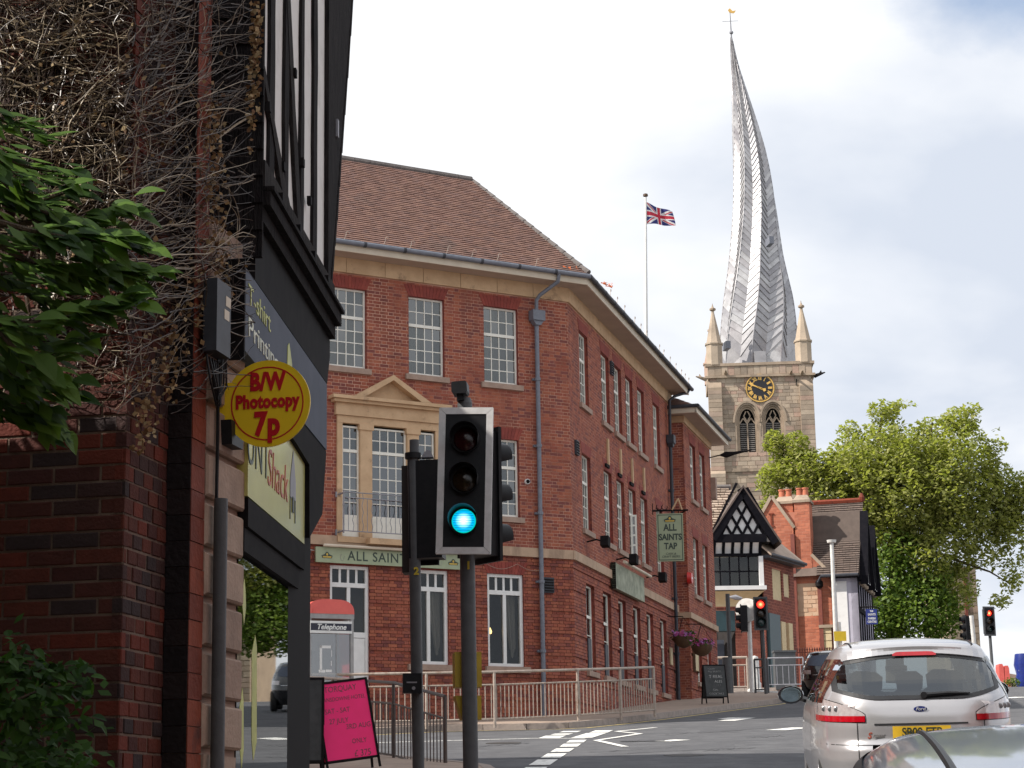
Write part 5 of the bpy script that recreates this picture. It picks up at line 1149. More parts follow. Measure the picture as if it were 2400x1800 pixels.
# ------------------------------------------------------------------ unseen trees and hedge added to shade the shop wall
def broad_tree(name, label, base, trunk_r, limbs, clouds, m_leaf, leaf, seed, n):
    rg_ = random.Random(seed); t = thing(name, label, 'tree', base, 'unseen trees added for shade')
    q = MB(); b = Vector(base); topp = Vector(limbs[0]); q.tube([b - Vector((0, 0, .3)), b.lerp(topp, .5) + Vector((.1, .1, 0)), topp], [trunk_r, trunk_r * .75, trunk_r * .5], 10); q.build('trunk', 'bark', t, smooth=True)
    for (c, r_) in clouds: q = MB(); q.tube([topp, topp.lerp(Vector(c), .5) + Vector((0, 0, .3)), Vector(c)], [trunk_r * .4, trunk_r * .25, .03], 6); q.build('limb', 'bark', t, smooth=True)
    q = MB(); tot = sum(r_[0] * r_[1] * r_[2] for c, r_ in clouds)
    for (c, r_) in clouds: leaf_cloud(q, c, r_, int(n * r_[0] * r_[1] * r_[2] / tot), leaf, rg_, hollow=.3)
    q.build('crown', m_leaf, t, kind='stuff'); return t
broad_tree('shading_tree', 'unseen leafy tree added left of the viewpoint to shade the shop wall', (-6.0, 3.0, G(3)), .35, [(-5.6, 3.0, 5.5)], [((-4.6, 3.2, 8.0), (4.4, 3.6, 2.2)), ((-7.2, 4.5, 6.0), (2.8, 3.2, 3.2)), ((-2.5, 0.5, 8.2), (3.2, 3.0, 1.8))], 'leaf_dark', .21, 41, 17000)
broad_tree('shading_tree', 'unseen leafy tree added behind the viewpoint to block sky light', (-4.0, -7.0, G(-7)), .35, [(-4.0, -7.0, 4.5)], [((-3.0, -5.5, 6.8), (5.5, 3.5, 3.6)), ((2.5, -7.0, 6.0), (4.5, 3.0, 3.2))], 'leaf_dark', .23, 42, 14000)
hd = thing('hedge', 'unseen hedge added left of the brick wall to block light', 'hedge', (-4.5, 5.5, G(5.5))); q = MB(); leaf_cloud(q, (-4.9, 5.6, 1.9), (1.3, 3.0, 1.7), 3600, .10, random.Random(5), hollow=.45); q.build('foliage', 'leaf_bush', hd, kind='stuff')
q = MB(); q.tube([(-4.9, 5.6, .2), (-4.9, 5.6, 2.4)], [.1, .05], 8); q.build('stem', 'bark', hd)

# unseen terraces added beside and behind the viewpoint to block sky light
for (nm, x, y, ang, ln, h, lb) in (('unseen_terrace', 9.5, 13.0, -87, 26, 9.0, 'unseen brick terrace added right of the viewpoint to block sky light'), ('unseen_terrace', 9.0, -14.0, 180, 24, 10.0, 'unseen brick terrace added behind the viewpoint to block low sky')):
    Fq = Fr(x, y, ang); tb = thing(nm, lb, 'building', Fq.p(ln / 2, 0, G(y))); q = MB(); q.box(Fq, 0, ln, -6, -.05, -2, h); q.build('wall', 'annex_brick', tb)
    for i in range(int(ln / 3)):
        for z0 in (1.6, 4.6):
            q = MB(); q.box(Fq, 1 + i * 3, 2.1 + i * 3, -.06, .0, z0, z0 + 1.6); wv = q.build('window', 'window_white', tb); q = MB(); q.box(Fq, 1.08 + i * 3, 2.02 + i * 3, .0005, .004, z0 + .08, z0 + 1.52); q.build('pane', 'pane_dark', wv)
    q = MB(); q.hexa([Fq.p(0, .3, h), Fq.p(ln, .3, h), Fq.p(ln, -3, h + 2), Fq.p(0, -3, h + 2)], [Fq.p(0, -6, h), Fq.p(ln, -6, h), Fq.p(ln, -3.1, h + 2), Fq.p(0, -3.1, h + 2)]); q.build('roof', 'tile_brown', tb)

# ------------------------------------------------------------------ traffic signals
def signal_head(parent, loc, rot, lit, w_=.45, h_=1.23, lens=.1, gap=.343, frame=True, m_frame='frame_white'):
    """backing board, three aspects with visors; local axes: x right, -y towards the driver, z up"""
    q = MB(); q.box(WORLD, -w_ / 2 + .05, w_ / 2 - .05, -.0, .03, -h_ / 2 + .05, h_ / 2 - .05); q.box(WORLD, -.15, .15, -.2, -.0, -h_ / 2 + .09, h_ / 2 - .09)
    hd = place('signal_head', q.mesh('signal_head', 'black_plastic'), parent, loc, rot)
    if frame:
        q = MB(); b = .056; g = .001
        for pts in (((-w_ / 2, -h_ / 2), (w_ / 2, -h_ / 2), (w_ / 2 - b, -h_ / 2 + b), (-w_ / 2 + b, -h_ / 2 + b)), ((w_ / 2, -h_ / 2), (w_ / 2, h_ / 2), (w_ / 2 - b, h_ / 2 - b), (w_ / 2 - b, -h_ / 2 + b)), ((w_ / 2, h_ / 2), (-w_ / 2, h_ / 2), (-w_ / 2 + b, h_ / 2 - b), (w_ / 2 - b, h_ / 2 - b)), ((-w_ / 2, h_ / 2), (-w_ / 2, -h_ / 2), (-w_ / 2 + b, -h_ / 2 + b), (-w_ / 2 + b, h_ / 2 - b))):
            cx = sum(p[0] for p in pts) / 4; cz = sum(p[1] for p in pts) / 4
            q.prism(WORLD, [(cx + (p[0] - cx) * .996, cz + (p[1] - cz) * .996) for p in pts], .0, .036)
        q.build('white_border', m_frame, hd, local=True)
    for k, (nm, mo, mc) in enumerate((('red', 'signal_red', 'signal_red_core'), ('amber', None, None), ('green', 'signal_green', 'signal_green_core'))):
        z = gap * (1 - k) ; on = lit == nm
        q = MB(); n = 24
        q.v += [Vector((lens * 1.18 * math.cos(2 * math.pi * i / n), -.031, z + lens * 1.18 * math.sin(2 * math.pi * i / n))) for i in range(n)] + [Vector((lens * 1.18 * math.cos(2 * math.pi * i / n), -.031 - (.16 if math.sin(2 * math.pi * i / n) > -.3 else .05), z + lens * 1.18 * math.sin(2 * math.pi * i / n))) for i in range(n)]
        for i in range(n): q.f.append((i, (i + 1) % n, n + (i + 1) % n, n + i)); q.m.append(0); q.r.append(0)
        q.build('visor', 'black_plastic', hd, local=True, smooth=True)
        q = MB(); q.lathe((0, -.03, z), [(lens, .002), (lens * .97, .012), (lens * .7, .024), (lens * .02, .03)], 28, axis='Y')
        ln = q.build('lens', mo if on else 'lens_dark_' + nm, hd, local=True, smooth=True); ln['label'] = ('lit ' if on else 'unlit ') + nm + ' signal lens'
        if on and nm == 'green':
            for j in range(9):
                zz = z - lens * .8 + j * lens * .2; hw = math.sqrt(max(lens * lens - (zz - z) ** 2, 0)) * .86; q = MB(); q.box(WORLD, -hw, hw, .045, .0605, zz - .0015, zz + .0015); q.build('lens_rib', 'signal_rim', hd, local=True)
        elif on: pass
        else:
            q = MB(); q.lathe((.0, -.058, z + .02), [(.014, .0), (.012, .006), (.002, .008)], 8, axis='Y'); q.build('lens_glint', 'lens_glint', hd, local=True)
    return hd
def numeral(parent, c, r, txt, size):
    return place('numeral', text_mesh(txt, size, 'lettering_yellow', bold=.004), parent, (c[0], c[1] - r - .004, c[2]), (rad(90), 0, 0))
Y1 = 16.5; c = at(1090, 1127, Y1); base = at(1101, 1560, Y1 + .16)
t1 = thing('traffic_signal', 'near traffic light showing green, white-bordered black board on a grey pole', 'traffic light', (base.x, base.y, G(base.y) + .12))
q = MB(); q.tube([(base.x, base.y, G(base.y) + .1), (base.x - .015, base.y, c.z + .68)], .062, 18); q.build('pole', 'pole_grey', t1, smooth=True)
signal_head(t1, c, (rad(-3), rad(1.6), rad(-4)), 'green')
signal_head(t1, (c.x + .17, c.y + .36, c.z - .07), (0, 0, rad(128)), None, frame=False)
top = Vector((base.x - .015, base.y, c.z + .68)); q = MB(); q.tube([top, top + Vector((0, 0, .05))], [.064, .05], 14); q.build('pole_cap', 'pole_grey', t1, smooth=True)
dt = at(1079, 912, Y1 + .1); q = MB(); q.tube([top + Vector((0, 0, .04)), (dt.x, dt.y, dt.z - .05)], .014, 6); q.box(Fr(dt.x, dt.y, 0), -.03, .03, -.04, .04, dt.z - .10, dt.z - .05); q.build('detector_bracket', 'black_plastic', t1)
q = MB(); Fd = Fr(dt.x, dt.y, -6); q.prism(Fd, [(-.065, dt.z - .035), (-.055, dt.z - .05), (.055, dt.z - .05), (.067, dt.z - .03), (.062, dt.z + .045), (.05, dt.z + .055), (-.055, dt.z + .05), (-.067, dt.z + .04)], -.08, .08); q.build('detector', 'black_plastic', t1)
p = at(1098, 1326, Y1 + .1); numeral(t1, (base.x, base.y, p.z), .062, '1', .085)
yb = at(1096, 1570, Y1 + .3); Fy = Fr(yb.x, yb.y, 8)
zt, zb_ = at(1096, 1530, yb.y).z, at(1096, 1612, yb.y).z; q = MB(); q.box(Fy, -.115, .105, -.09, .09, zb_, zt); q.build('push_button_unit', 'signal_yellow', t1)
zt, zb_ = at(1096, 1632, yb.y).z, at(1096, 1688, yb.y).z; q = MB(); q.prism(Fy, [(-.06, zb_), (.10, zb_), (.10, zt), (-.115, zt)], -.09, .09); q.build('push_button_unit', 'signal_yellow', t1)
Y2 = 18.0; b2 = at(978, 1560, Y2)
t2 = thing('traffic_signal', 'grey traffic light pole with black heads facing away, left of the green light', 'traffic light', (b2.x, b2.y, G(b2.y) + .12))
tp = at(968, 1075, Y2); q = MB(); q.tube([(b2.x + .01, b2.y, G(b2.y) + .1), (tp.x, tp.y, tp.z)], .052, 18); q.build('pole', 'pole_grey', t2, smooth=True)
q = MB(); q.tube([(tp.x, tp.y, tp.z), (tp.x, tp.y, tp.z + .05)], .073, 16); q.build('pole_collar', 'black_plastic', t2, smooth=True)
q = MB(); q.tube([(tp.x + .012, tp.y, tp.z + .05), (tp.x + .012, tp.y, tp.z + .17)], .044, 14); q.build('detector', 'pole_grey', t2, smooth=True)
hc = at(1006, 1200, Y2 + .14); signal_head(t2, (hc.x + .0, hc.y, hc.z), (0, 0, rad(172)), None, w_=.27, h_=1.06, frame=False)
hc = at(952, 1212, Y2 + .1); q = MB(); q.box(Fr(hc.x, hc.y, -4), -.04, .035, -.2, .0, hc.z - .5, hc.z + .47); q.build('backing_board', 'wood_dark', t2)
wc = at(1003, 1066, Y2); q = MB(); q.prism(Fr(wc.x, wc.y, 0), [(-.06, wc.z - .03), (.05, wc.z - .03), (.03, wc.z + .02), (-.01, wc.z + .04), (-.04, wc.z)], -.05, .05); q.build('head_bracket', 'iron_grey', t2)
p = at(974, 1341, Y2); numeral(t2, (b2.x + .0, b2.y, p.z), .052, '2', .09)
bb = at(966, 1602, Y2 - .08); q = MB(); q.box(Fr(bb.x, bb.y, 5), -.082, .082, -.06, .06, bb.z - .085, bb.z + .085); bx_ = q.build('push_button_unit', 'black_plastic', t2)
q = MB(); q.box(Fr(bb.x, bb.y, 5), -.05, .04, .06, .064, bb.z - .0, bb.z + .012); q.tube([Fr(bb.x, bb.y, 5).p(.01, .06, bb.z - .045), Fr(bb.x, bb.y, 5).p(.01, .075, bb.z - .045)], .016, 8); q.build('button', 'iron_grey', bx_)

# ------------------------------------------------------------------ guard rails
def guard_rail(pts, label, m, h=1.0, zt=None, second=.27, r=.026, bar=.009, gap=.11, panel=2.0, pedge=.12, shared={}):
    P = [Vector((p[0], p[1])) for p in pts]; a = P[0]; zf = (lambda p: G(p.y) + pedge) if zt is None else (lambda p: zt(p) - h)
    t = thing('guard_rail', label, 'railing', (a.x, a.y, zf(a)))
    line = [Vector((p.x, p.y, zf(p) + h)) for p in P]; q = MB(); q.tube(line, r, 8); q.build('top_rail', m, t, smooth=True)
    q = MB(); q.tube([v - Vector((0, 0, second)) for v in line], r * .62, 6); q.build('middle_rail', m, t, smooth=True)
    q = MB(); q.tube([v - Vector((0, 0, h - .12)) for v in line], r * .62, 6); q.build('bottom_rail', m, t, smooth=True)
    for a, b in zip(P, P[1:]):
        l = (b - a).length; n = max(1, round(l / panel))
        for i in range(n + (1 if b is P[-1] else 0)):
            c_ = a.lerp(b, i / n); q = MB(); z = zf(c_); q.tube([(c_.x, c_.y, z - .05), (c_.x, c_.y, z + h - .004)], r * 1.05, 8); q.build('post', m, t, smooth=True)
        nb = int(l / gap)
        for i in range(nb):
            c_ = a.lerp(b, (i + .5) / nb); z = zf(c_); key = (round(h - second - .12, 3), bar, m)
            if key not in shared:
                q = MB(); q.tube([(0, 0, .12), (0, 0, h - second)], bar, 6); shared[key] = q.mesh('bar', m)
            place('bar', shared[key], t, Vector((c_.x, c_.y, z)))
    return t
ga = [at(1043, 1632, 28.0), at(922, 1600, 29.6), at(780, 1590.5, 31.5), at(640, 1583, 33.2)]
def rail_top(p):
    for a_, b_ in zip(ga, ga[1:]):
        if a_.y <= p.y <= b_.y: return a_.z + (b_.z - a_.z) * (p.y - a_.y) / (b_.y - a_.y)
    return ga[0].z if p.y < ga[0].y else ga[-1].z
guard_rail(ga, 'dark guard rail behind the pink poster at the shop corner', 'rail_shaded', h=1.15, second=.30, r=.024, panel=1.6, zt=rail_top)
gb = [Vector((-13, 42.2, 0)), Vector((-6, 42.0, 0)), gnd(1000, 1703, .12), gnd(1160, 1700, .12), gnd(1356, 1689, .12), gnd(1456, 1683, .12), gnd(1535, 1676, .12)]
guard_rail(gb, 'pale galvanised guard rail along the kerb in front of the pub', 'galvanised', h=1.08, second=.26, r=.03, bar=.011, gap=.125)

# ------------------------------------------------------------------ telephone box
bl, brr = at(722, 1500, 41.6), at(829, 1500, 42.0); FK = Fr(bl.x, bl.y, math.degrees(math.atan2(brr.y - bl.y, brr.x - bl.x))); kw = (brr - bl).length; kz = G(42) + .12; kd = .92
kt = at(775, 1450, 41.8).z
kiosk = thing('telephone_box', 'steel and glass telephone box with red domed roof in front of the pub', 'telephone box', (bl.x, bl.y, kz))
q = MB(); pw = .07
for s in (0, kw - pw):
    for d0 in (-pw, -kd): q.box(FK, s, s + pw, d0, d0 + pw, kz, kt)
fr_ = q.build('frame', 'box_steel', kiosk)
q = MB(); q.box(FK, -.01, kw + .01, -kd - .01, .01, kt, kt + .10); q.build('eaves_band', 'box_steel', kiosk)
for s in (.28, .66): q = MB(); q.tube([FK.p(s * kw, .011, kt + .05), FK.p(s * kw, .016, kt + .05)], .014, 8); q.build('bolt', 'iron_grey', kiosk)
q = MB(); n = 14; prof = []
for i in range(n + 1): a = math.pi * i / n; prof.append((kw / 2 - (kw / 2 + .012) * math.copysign(abs(math.cos(a)) ** .62, math.cos(a)), kt + .10 + .30 * math.sin(a) ** .75))
q.prism(FK, prof[::-1], -kd - .012, .012); dm = q.build('roof_dome', 'box_dome', kiosk, smooth=True)
q = MB(); prof2 = [(kw / 2 + (s - kw / 2) * .80, kt + .10 + (z - kt - .10) * .72) for s, z in prof]; q.prism(FK, prof2[::-1], .0125, .022); q.build('dome_panel', 'box_dome', dm)
FK2 = Fr(FK.p(kw, 0, 0).x, FK.p(kw, 0, 0).y, FK.ang + 90)
q = MB(); q.box(FK2, .12, kd - .12, .0, .015, kt + .06, kt + .20); q.build('side_lettering_panel', 'cream_paint', dm)
q = MB(); q.box(FK, pw * .6, kw - pw * .6, -.02, .015, kt - .30, kt - .05); hp = q.build('header', 'plastic_white', kiosk)
q = MB(); q.box(FK, pw * .6 + .01, kw - pw * .6 - .01, .015, .018, kt - .245, kt - .10); q.build('header_panel', 'navy_print', hp)
letters(FK, kw / 2, .0185, kt - .175, 'Telephone', .155, 'lettering_white', hp, shear=.28, bold=.004, xs=.95)
q = MB(); q.box(FK, pw, kw - pw, -.035, -.03, kz + .1, kt - .31); gp_ = q.build('pane', 'box_glass', kiosk)
q = MB(); q.box(FK, pw, kw - pw, -.04, -.02, kz + .02, kz + .1); q.box(FK, kw * .62, kw * .62 + .012, -.029, -.02, kz + .1, kt - .31); q.build('door_rail', 'box_steel', kiosk)
zs0, zs1, s0, s1 = kt - 1.06, kt - .55, .26, .52; q = MB()
for a in ((s0, s0 + .05, zs0, zs1), (s0, s1 - .02, zs1 - .055, zs1), (s0 - .02, s0 + .12, zs0 - .04, zs0 + .015), (s1 - .13, s1, zs0 - .03, zs0 + .02), (s1 - .02, s1 - .003, zs0 + .1, zs0 + .2), (s1 - .012, s1, zs0 + .28, zs0 + .42)): q.box(FK, a[0], a[1], -.028, -.026, a[2], a[3])
q.build('sticker_marks', 'plastic_white', gp_, kind='stuff')
q = MB(); q.box(FK2, pw, kd - pw, -.035, -.02, kz + .05, kt - .05); q.build('side_panel', 'box_red', kiosk)
for (z0, h_, m_) in ((kt - .75, .2, 'plastic_white'), (kt - 1.0, .14, 'sign_slate'), (kt - 1.5, .25, 'box_dome'), (kt - 1.85, .3, 'box_steel')): q = MB(); q.box(FK2, .2, .7, -.019, -.015, z0, z0 + h_); q.build('side_poster', m_, kiosk)
q = MB(); q.box(FK, pw, kw - pw, -kd + .01, -kd + .03, kz + .05, kt - .05); q.build('back_panel', 'box_steel', kiosk)
q = MB(); q.box(FK, kw * .25, kw * .7, -kd + .03, -kd + .25, kz + .9, kz + 1.6); q.build('payphone', 'gutter_dark', kiosk)
# ------------------------------------------------------------------ pavement boards
def a_board(name, label, c, yaw, w_, h_, m_face, m_frame, spread=.28, legs=.12, lean=0.0):
    """two hinged leaves; local axes x right, -y towards the viewer"""
    t = thing(name, label, 'sign board', c, None, (0, rad(lean), rad(yaw))); tilt = math.atan2(spread, h_)
    def leaf(sg, nm):
        q = MB(); P = lambda x, z, o: Vector((x, sg * (-(1 - z / h_) * spread - o), z)); fw = .03
        for (x0, x1, z0, z1) in ((-w_ / 2, w_ / 2, h_ - fw, h_), (-w_ / 2, w_ / 2, legs, legs + fw), (-w_ / 2, -w_ / 2 + fw, 0, h_ - fw), (w_ / 2 - fw, w_ / 2, 0, h_ - fw)): q.hexa([P(x0, z0, .02), P(x1, z0, .02), P(x1, z1, .02), P(x0, z1, .02)], [P(x0, z0, -.01), P(x1, z0, -.01), P(x1, z1, -.01), P(x0, z1, -.01)])
        fr_ = q.build(nm + '_frame', m_frame, t, local=True)
        q = MB(); q.hexa([P(-w_ / 2 + fw, legs + fw, .012), P(w_ / 2 - fw, legs + fw, .012), P(w_ / 2 - fw, h_ - fw, .012), P(-w_ / 2 + fw, h_ - fw, .012)], [P(-w_ / 2 + fw, legs + fw, 0), P(w_ / 2 - fw, legs + fw, 0), P(w_ / 2 - fw, h_ - fw, 0), P(-w_ / 2 + fw, h_ - fw, 0)]); q.build(nm + '_panel', m_face, t, local=True)
    leaf(1, 'front'); leaf(-1, 'back')
    def write(txt, x, z, size, m, **kw):
        o = place('lettering', text_mesh(txt, size, m, extrude=.0005, **kw), t, None); o.location = (x, -(1 - z / h_) * spread - .0145, z); o.rotation_euler = (rad(90) - tilt, 0, 0)
    return t, write
cb = gnd(822, 1806, .12); pk, wr = a_board('pavement_sign', 'bright pink handwritten poster board beside the dark guard rail', (cb.x, cb.y, G(cb.y) + .12), 14, .70, 1.16, 'pink_poster', 'black_paint', lean=-7)
for txt, x, z, sz in (('TORQUAY', -.02, 1.05, .11), ('LANSDOWNE HOTEL', .0, .92, .075), ('SAT - SAT', -.1, .77, .095), ('27 JULY', -.1, .64, .095), ('3RD AUG', .14, .55, .095), ('ONLY', .12, .36, .09), ('£ 375', .14, .20, .12)): wr(txt, x, z, sz, 'lettering_ink', bold=-.001, shear=.08, xs=.8)
cb = gnd(702, 1812, .12); a_board('pavement_sign', 'black blank chalkboard standing left of the pink poster', (cb.x, cb.y, G(cb.y) + .12), 4, .62, 1.2, 'chalkboard', 'black_paint')
q = MB(); cb2 = at(766, 1720, 29.8); q.box(Fr(cb2.x, cb2.y, 10), -.14, .1, -.02, .02, G(29.8) + .25, G(29.8) + 1.05); tag(q.build('board_backing', 'wood_brown'), 'brown wooden panel between the pink poster and the blank chalkboard', 'panel')
cb = gnd(1676, 1650, .12); ch, wr = a_board('pavement_sign', 'chalkboard advertising real ales outside the pub door', (cb.x, cb.y, G(cb.y) + .12), 8, .62, 1.05, 'chalkboard', 'black_paint', legs=.16)
for txt, x, z, sz in (('TODAY', -.08, .93, .06), ('ALL SAINTS', 0, .86, .07), ('T REAL', .02, .72, .12), ('ALES', .08, .59, .10), ('- - -', .08, .50, .08), ('GIN', -.02, .36, .08), ('COCKTAILS', .0, .26, .075)): wr(txt, x, z, sz, 'chalk', bold=-.002)
# ------------------------------------------------------------------ signals, rails and posts at the far crossing
def far_signal(px, py, Y, label, yaw, lit, foot_px, lens=.1, head_h=1.08, head_w=.46):
    c = at(px, py, Y); z0 = G(Y) + .12; t = thing('traffic_signal', label, 'traffic light', (c.x + foot_px, c.y + .12, z0)); q = MB(); q.tube([(c.x + foot_px, c.y + .14, z0 - .05), (c.x + foot_px * .4, c.y + .14, c.z + .5)], .058, 10); q.build('pole', 'pole_grey', t, smooth=True)
    signal_head(t, c, (0, 0, rad(yaw)), lit, w_=head_w, h_=head_h, gap=.29, lens=lens, m_frame='pole_grey'); return t
far_signal(1783, 1438, 66, 'traffic light showing red on the pavement corner past the pub', -2, 'red', .08, lens=.125)
t = thing('traffic_signal', 'thin traffic light pole seen side-on between the pub and the red light', 'traffic light', (at(1712, 1500, 68).x, 68, G(68) + .12)); a, b = at(1705, 1392, 68), at(1714, 1612, 68); q = MB(); q.tube([(b.x, b.y, G(68) + .1), a], .075, 10); q.build('pole', 'pole_grey', t, smooth=True)
hc = at(1738, 1450, 68.2); signal_head(t, hc, (0, 0, rad(-98)), None, w_=.45, h_=1.05, gap=.26, frame=False)
q = MB(); q.tube([(b.x - .12, b.y, G(68) + .1), (b.x - .12, b.y, G(68) + 1.3)], .16, 10); q.build('control_cabinet', 'pole_grey', t, smooth=True)
t = thing('signal_post', 'white post with a round sign edge-on beside the red traffic light', 'post', (at(1757, 1540, 68.5).x, 68.5, G(68.5) + .12)); a, b = at(1755, 1440, 68.5), at(1760, 1560, 68.5); q = MB(); q.tube([(b.x, b.y, G(68.5) + .1), a], .075, 10); q.build('pole', 'post_white', t, smooth=True)
q = MB(); c = at(1752, 1430, 68.4); q.tube([c + Vector((.02, .06, 0)), c + Vector((-.05, -.06, 0))], .40, 18); q.build('round_sign', 'post_white', t)
t = thing('bollard', 'stout white bollard behind the far red traffic light', 'bollard', (at(1769, 1570, 70).x, 70, G(70) + .12)); c = at(1769, 1570, 70); q = MB(); q.lathe((c.x, c.y, G(70) + .1), [(.2, 0), (.2, .3), (.16, .35), (.15, 1.1), (.12, 1.2), (.0, 1.24)], 14); q.build('shaft', 'post_white', t, smooth=True); q = MB(); q.lathe((c.x, c.y, G(70) + .1), [(.28, 0), (.28, .08), (.21, .12)], 14); q.build('base', 'post_white', t, smooth=True)
far_signal(2318, 1456, 75, 'traffic light showing red against the sky at the right', 14, 'red', .05)
t = thing('signal_post', 'white pole with dark signal visors pointing left near the right edge', 'post', (at(2280, 1500, 76).x, 76, G(76) + .12)); a = at(2276, 1443, 76); q = MB(); q.tube([(a.x + .1, a.y, G(76)), a], .09, 10); q.build('pole', 'post_white', t, smooth=True); signal_head(t, a + Vector((-.22, .1, -.45)), (0, 0, rad(-80)), None, w_=.45, h_=1.05, gap=.3, frame=False)
p0, p1 = at(1682, 1597, 72.5), at(1752, 1597, 72.5)
guard_rail([(p0.x - 1.5, 72.6), (p0.x, 72.5), (p1.x, 72.3)], 'pale guard rail at the far corner between pub and timbered house', 'galvanised', h=1.15, r=.05, bar=.018, gap=.2, panel=1.5)
guard_rail([(at(1770, 1600, 67.5).x, 67.5), (at(1800, 1600, 67.2).x, 67.2)], 'short guard rail at the foot of the far red traffic light', 'pole_grey', h=1.1, r=.035, bar=.014, gap=.2, panel=1.0)
p0, p1 = at(1800, 1590, 76.5), at(1880, 1590, 76.5)
guard_rail([(p0.x, 76.4), (p1.x, 76.0)], 'slim rail in front of the red house beside the dark car', 'iron_grey', h=1.1, r=.03, bar=.012, gap=.2, panel=2.0)
t = thing('cabinet', 'grey street cabinet by the rail before the red house', 'cabinet', (at(1843, 1600, 77.5).x, 77.5, G(77.5) + .1)); c = at(1843, 1600, 77.5); q = MB(); q.box(Fr(c.x, c.y, 4), -.4, .4, -.4, 0, G(77.5) + .05, G(77.5) + 1.45); q.build('body', 'pole_grey', t); q = MB(); q.box(Fr(c.x, c.y, 4), -.43, .43, -.43, .03, G(77.5) + 1.45, G(77.5) + 1.52); q.build('lid', 'pole_grey', t)

# ------------------------------------------------------------------ church tower and twisted spire
YT = 185.0; tl0 = at(1664, 900, YT); TA = -4.0
FTW = Fr(tl0.x, tl0.y, TA); TWD = 9.35
church = thing('church', 'sandstone church tower with gold clock and tall twisted lead spire', 'church', (tl0.x, tl0.y, G(185)))
def th(px, py, d=0.0): return FTW.hit(px, py, d)
zTop = th(1780, 850)[1]; zPar = th(1780, 879)[1]; zStr = th(1700, 1103)[1]
WIN = []
for pl, pr in ((1735.5, 1772), (1797, 1832)):
    s0, _ = th(pl, 1040); s1, _ = th(pr, 1040); WIN.append((s0, s1, th(1750, 1062)[1], th(1750, 990)[1], th(1750, 957)[1]))
holes = [(w_[0] - .45, w_[1] + .45, w_[2], w_[4] + .35) for w_ in WIN]
ashlar(FTW, 0, TWD, 14, zPar - .2, holes, 'church_stone', 'church_joint', church, hmin=.28, hmax=.42, lmin=.45, lmax=1.0, joint=.035, singles=300, key=lambda s, z: -z, seed=71, jitter=.02)
ashlar(Fr(FTW.p(TWD, 0, 0).x, FTW.p(TWD, 0, 0).y, TA + 90), 0, TWD, 14, zPar - .2, [], 'church_stone', 'church_joint', church, joint=.035, seed=72, jitter=.02)
q = MB(); q.box(FTW, .05, TWD - .05, -TWD, -1.2, 8, zPar - .1); q.box(FTW, .05, TWD - .05, -1.3, -.06, 8, WIN[0][2] - .05); q.box(FTW, .05, WIN[0][0] - .5, -1.3, -.06, WIN[0][2], zPar - .1); q.box(FTW, WIN[1][1] + .5, TWD - .05, -1.3, -.06, WIN[0][2], zPar - .1); q.box(FTW, WIN[0][1] + .42, WIN[1][0] - .42, -1.3, -.06, WIN[0][2], zPar - .1); q.box(FTW, WIN[0][0] - .5, WIN[1][1] + .5, -1.3, -.06, WIN[0][4] + .35, zPar - .1); q.build('tower_core', 'church_joint', church)
# corner buttresses, set-offs, string courses, parapet
for s0, s1 in ((-.12, 1.02), (TWD - 1.02, TWD + .12)):
    for (z0, z1, d, ov) in ((12, zStr - .4, .75, .25), (zStr - .35, zPar - 1.15, .42, .08)):
        q = MB(); P = FTW.p; q.box(FTW, s0 - ov, s1 + ov * .3, -.3, d, z0, z1); q.hexa([P(s0 - ov, d, z1), P(s1 + ov * .3, d, z1), P(s1 + ov * .3, .02, z1 + .7), P(s0 - ov, .02, z1 + .7)], [P(s0 - ov, -.2, z1), P(s1 + ov * .3, -.2, z1), P(s1 + ov * .3, -.2, z1 + .7), P(s0 - ov, -.2, z1 + .7)]); b_ = q.build('buttress', 'church_trim', church)
        zz = z0; rg = random.Random(int(s0 * 10) + int(z0))
        while zz < z1 - .3:
            h_ = rg.uniform(.32, .5); q = MB(); q.box(FTW, s0 - ov + .01, s1 + ov * .3 - .01, d - .02, d + rg.uniform(.008, .03), zz, min(zz + h_ - .035, z1)); q.build('stone_block', 'church_stone', b_); zz += h_
for (z0, z1, d, nm) in ((zStr - .16, zStr + .16, .16, 'string_course'), (zPar - .2, zPar + .02, .26, 'string_course'), (zTop - .26, zTop + .0, .22, 'coping')):
    q = MB(); q.box(FTW, -.15 - d, TWD + .15 + d, -.3, d, z0, z1); q.box(Fr(FTW.p(TWD + .1, 0, 0).x, FTW.p(TWD + .1, 0, 0).y, TA + 90), .0, TWD, -.3, d + .001, z0 + .002, z1 - .002); q.build(nm, 'church_trim', church)
q = MB(); q.box(FTW, -.15, TWD + .15, -.35, .10, zPar + .02, zTop - .26); q.box(FTW, -.15, TWD + .15, -TWD - .1, -TWD + .25, zPar, zTop); q.box(Fr(FTW.p(TWD + .1, 0, 0).x, FTW.p(TWD + .1, 0, 0).y, TA + 90), 0, TWD, -.3, .06, zPar + .02, zTop - .26); q.box(FTW, -.12, .2, -TWD, -.36, zPar, zTop - .02); q.build('parapet', 'church_trim', church)
q = MB(); q.box(FTW, .2, TWD - .2, -TWD + .2, -.36, zPar, zPar + .2); q.build('tower_roof', 'lead', church)
# parapet stones
for i in range(16):
    s0 = -.1 + i * (TWD + .2) / 16; q = MB(); q.box(FTW, s0 + .02, s0 + (TWD + .2) / 16 - .02, .1, .115 + .015 * (i % 3), zPar + .06, zTop - .30); q.build('stone_block', 'church_stone', church)
